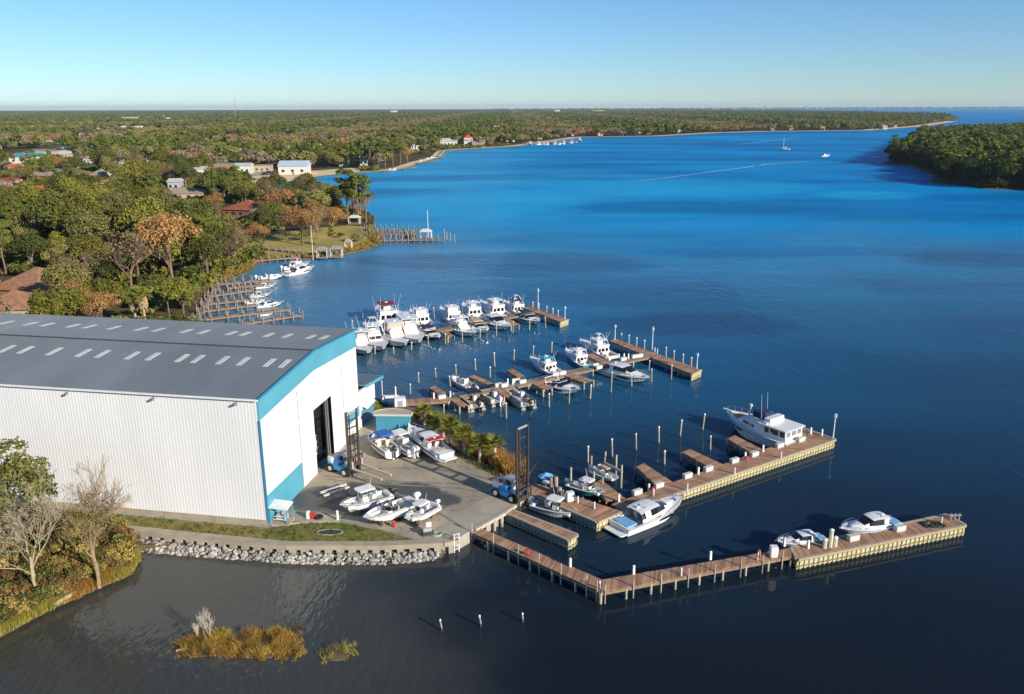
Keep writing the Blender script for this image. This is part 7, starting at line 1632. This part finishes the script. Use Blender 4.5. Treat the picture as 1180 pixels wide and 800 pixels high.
# vehicles in the roadside lots
def car(label, px, py, col, rz, group, s=1.0):
    t = thing('parked_car', label, 'car', G(px, py, LZ + .12), rz, group)
    m = MB(); m.slab((0, 0, .35), 4.5, 1.8, .55, .35); m.build('body', col, t); m = MB(); frustum(m, -1.5, .9, -1.0, .3, .8, .8, .65, .65, .9, 1.5); m.build('cabin', glass, t)
    for sx in (-1.4, 1.4):
        for sg in (-1, 1): m = MB(); m.tube([(sx, sg * .7, .33), (sx, sg * .95, .33)], .33, 8); m.build('wheel', tyre, t)
    return t
cols = [gel, M('blue car', (.05, .10, .25), .3), M('silver car', (.4, .41, .43), .3), M('black car', (.02, .02, .025), .3), M('red car', (.35, .03, .03), .3)]
for k, (x, y) in enumerate(((65, 177), (70, 175.5), (75, 174), (80, 172.4), (68, 173), (74, 171.4), (84, 168.5), (89, 166), (93, 165), (98, 163.2), (87, 169.5), (102, 161.3), (76, 177), (81, 176))): car(f"{('white', 'blue', 'silver', 'black', 'red')[k % 5]} car on the road through the trees, {ORD[k]} counted up the road", x, y, cols[k % 5], .5, 'cars on the distant road')
for k, (x, y) in enumerate(((268, 204.5), (276, 204), (284, 203.7), (305, 202), (314, 201.5), (246, 205.5))): car(f"{('white', 'silver', 'blue', 'black', 'red')[k % 5]} car in the lot behind the beach, {ORD[k]} from the water end", x, y, cols[(0, 2, 1, 3, 4)[k % 5]], .1, 'cars in the beach lot')
def lattice(label, x, by, ty, wd):
    p_ = G(x, by, LZ); h = up_to(x, ty, p_); t = thing('radio_mast', label, 'mast', p_); m = MB(); c_ = [(wd * math.cos(a), wd * math.sin(a)) for a in (.3, 2.4, 4.5)]
    for a, b_ in c_: m.tube([(a, b_, 0), (a * .7, b_ * .7, h)], wd * .22, 4)
    m.build('leg', M('mast steel', (.36, .26, .25), .6), t); m = MB()
    for k in range(14):
        z = h * k / 14
        for j in range(3): m.bar((c_[j][0] * .95, c_[j][1] * .95, z), (c_[(j + 1) % 3][0] * .9, c_[(j + 1) % 3][1] * .9, z + h / 14), wd * .14, wd * .14)
    m.build('brace', M('mast steel', (.36, .26, .25), .6), t)
lattice('thin lattice radio mast rising above the horizon at left', 272, 138, 114.5, 1.6); lattice('fainter thin mast above the horizon left of centre', 449, 132, 121, 1.8)
for k, (x, y, ty) in enumerate(((32, 147, 139.5), (46, 148, 139), (64, 148.5, 140.5), (76, 147, 139), (87, 147, 140), (103, 149, 139), (106, 149, 138.5), (91, 168, 161), (97, 167, 160), (440, 145, 137), (466, 144, 136))):
    p_ = G(x, y, LZ); h = up_to(x, ty, p_); t = thing('utility_pole', f"tall pale utility pole beyond the trees, {'leftmost' if k == 0 else 'rightmost' if k == 10 else ORD[k] + ' from the left'}", 'pole', p_, 0, 'distant utility poles'); m = MB(); m.tube([(0, 0, 0), (0, 0, h)], [.45, .3], 5); m.build('pole', M('pale pole', (.5, .48, .44), .7), t); m = MB(); m.bar((-2, 0, h * .92), (2, 0, h * .92), .3, .3); m.build('crossarm', timber, t)
# barrier island and its towers
far_land = [(-400, 14800), (1500, 14600), (4000, 14500), (9000, 14300), (11800, 14200), (11800, 14700), (-400, 15400)]
struct(sheet('barrier_island', [(a, b_, 0) for a, b_ in far_land], 3, [M('dune sand and scrub', (.22, .20, .14), .9, .3, .004, world=True)], skirt=40, depth=4))
m = MB(); q = random.Random(31)
for k in range(700):
    x = q.uniform(-300, 9500); s = q.uniform(9, 30); m.tube([(x, 14750 + q.uniform(-150, 150), 2), (x, 14750, 2 + q.uniform(4, 11))], [s, s * .6], 6)
stuff(m.build('dune_scrub', leaf_dark))
tw = M('hazy tower wall', (.42, .36, .34), .7)
for k, (x, w_, h) in enumerate(((793, 2, 26), (814, 2, 34), (819, 4, 38), (837, 3, 30), (871, 2, 55), (868, 1.5, 22), (917, 2.5, 46), (929, 3, 26), (934, 3, 28), (1047.5, 2, 30), (1158, 3, 40), (1162, 3, 52), (1167, 2.5, 46), (1172, 3, 56))):
    X_ = (x - 590) / FPX * 14600; W_ = w_ * 14600 / FPX; t = thing('tower_block', f"tiny hazy tower block on the horizon, {'leftmost' if k == 0 else 'rightmost' if k == 13 else ORD[k] + ' from the left'}", 'tower block', (X_, 14600, 3), 0, 'tower blocks on the horizon')
    m = MB(); m.box((0, 0, h / 2), (W_, 25, h)); m.build('wall', tw, t); m = MB(); m.box((W_ * .1, 0, h + 2), (W_ * .4, 12, 4)); m.build('plant_room', tw, t)
    m = MB()
    for j in range(int(h / 8)): m.box((0, -12.6, 5 + j * 8), (W_ * .85, .6, 3))
    m.build('window_band', win_d, t)

# ================================================================ AIR
m = MB(); m.box((0, 12200, 52), (56000, 26800, 116)); hz = m.build('haze', []); hz.data.materials.clear()
hm = bpy.data.materials.new('haze'); hm.use_nodes = True; N = hm.node_tree.nodes; N.clear(); ho = N.new('ShaderNodeOutputMaterial'); pv = N.new('ShaderNodeVolumePrincipled')
pv.inputs['Color'].default_value = (.70, .90, 1, 1); pv.inputs['Density'].default_value = 4.2e-5; pv.inputs['Anisotropy'].default_value = .1; hm.node_tree.links.new(pv.outputs[0], ho.inputs['Volume']); hz.data.materials.append(hm); hz['kind'] = 'stuff'
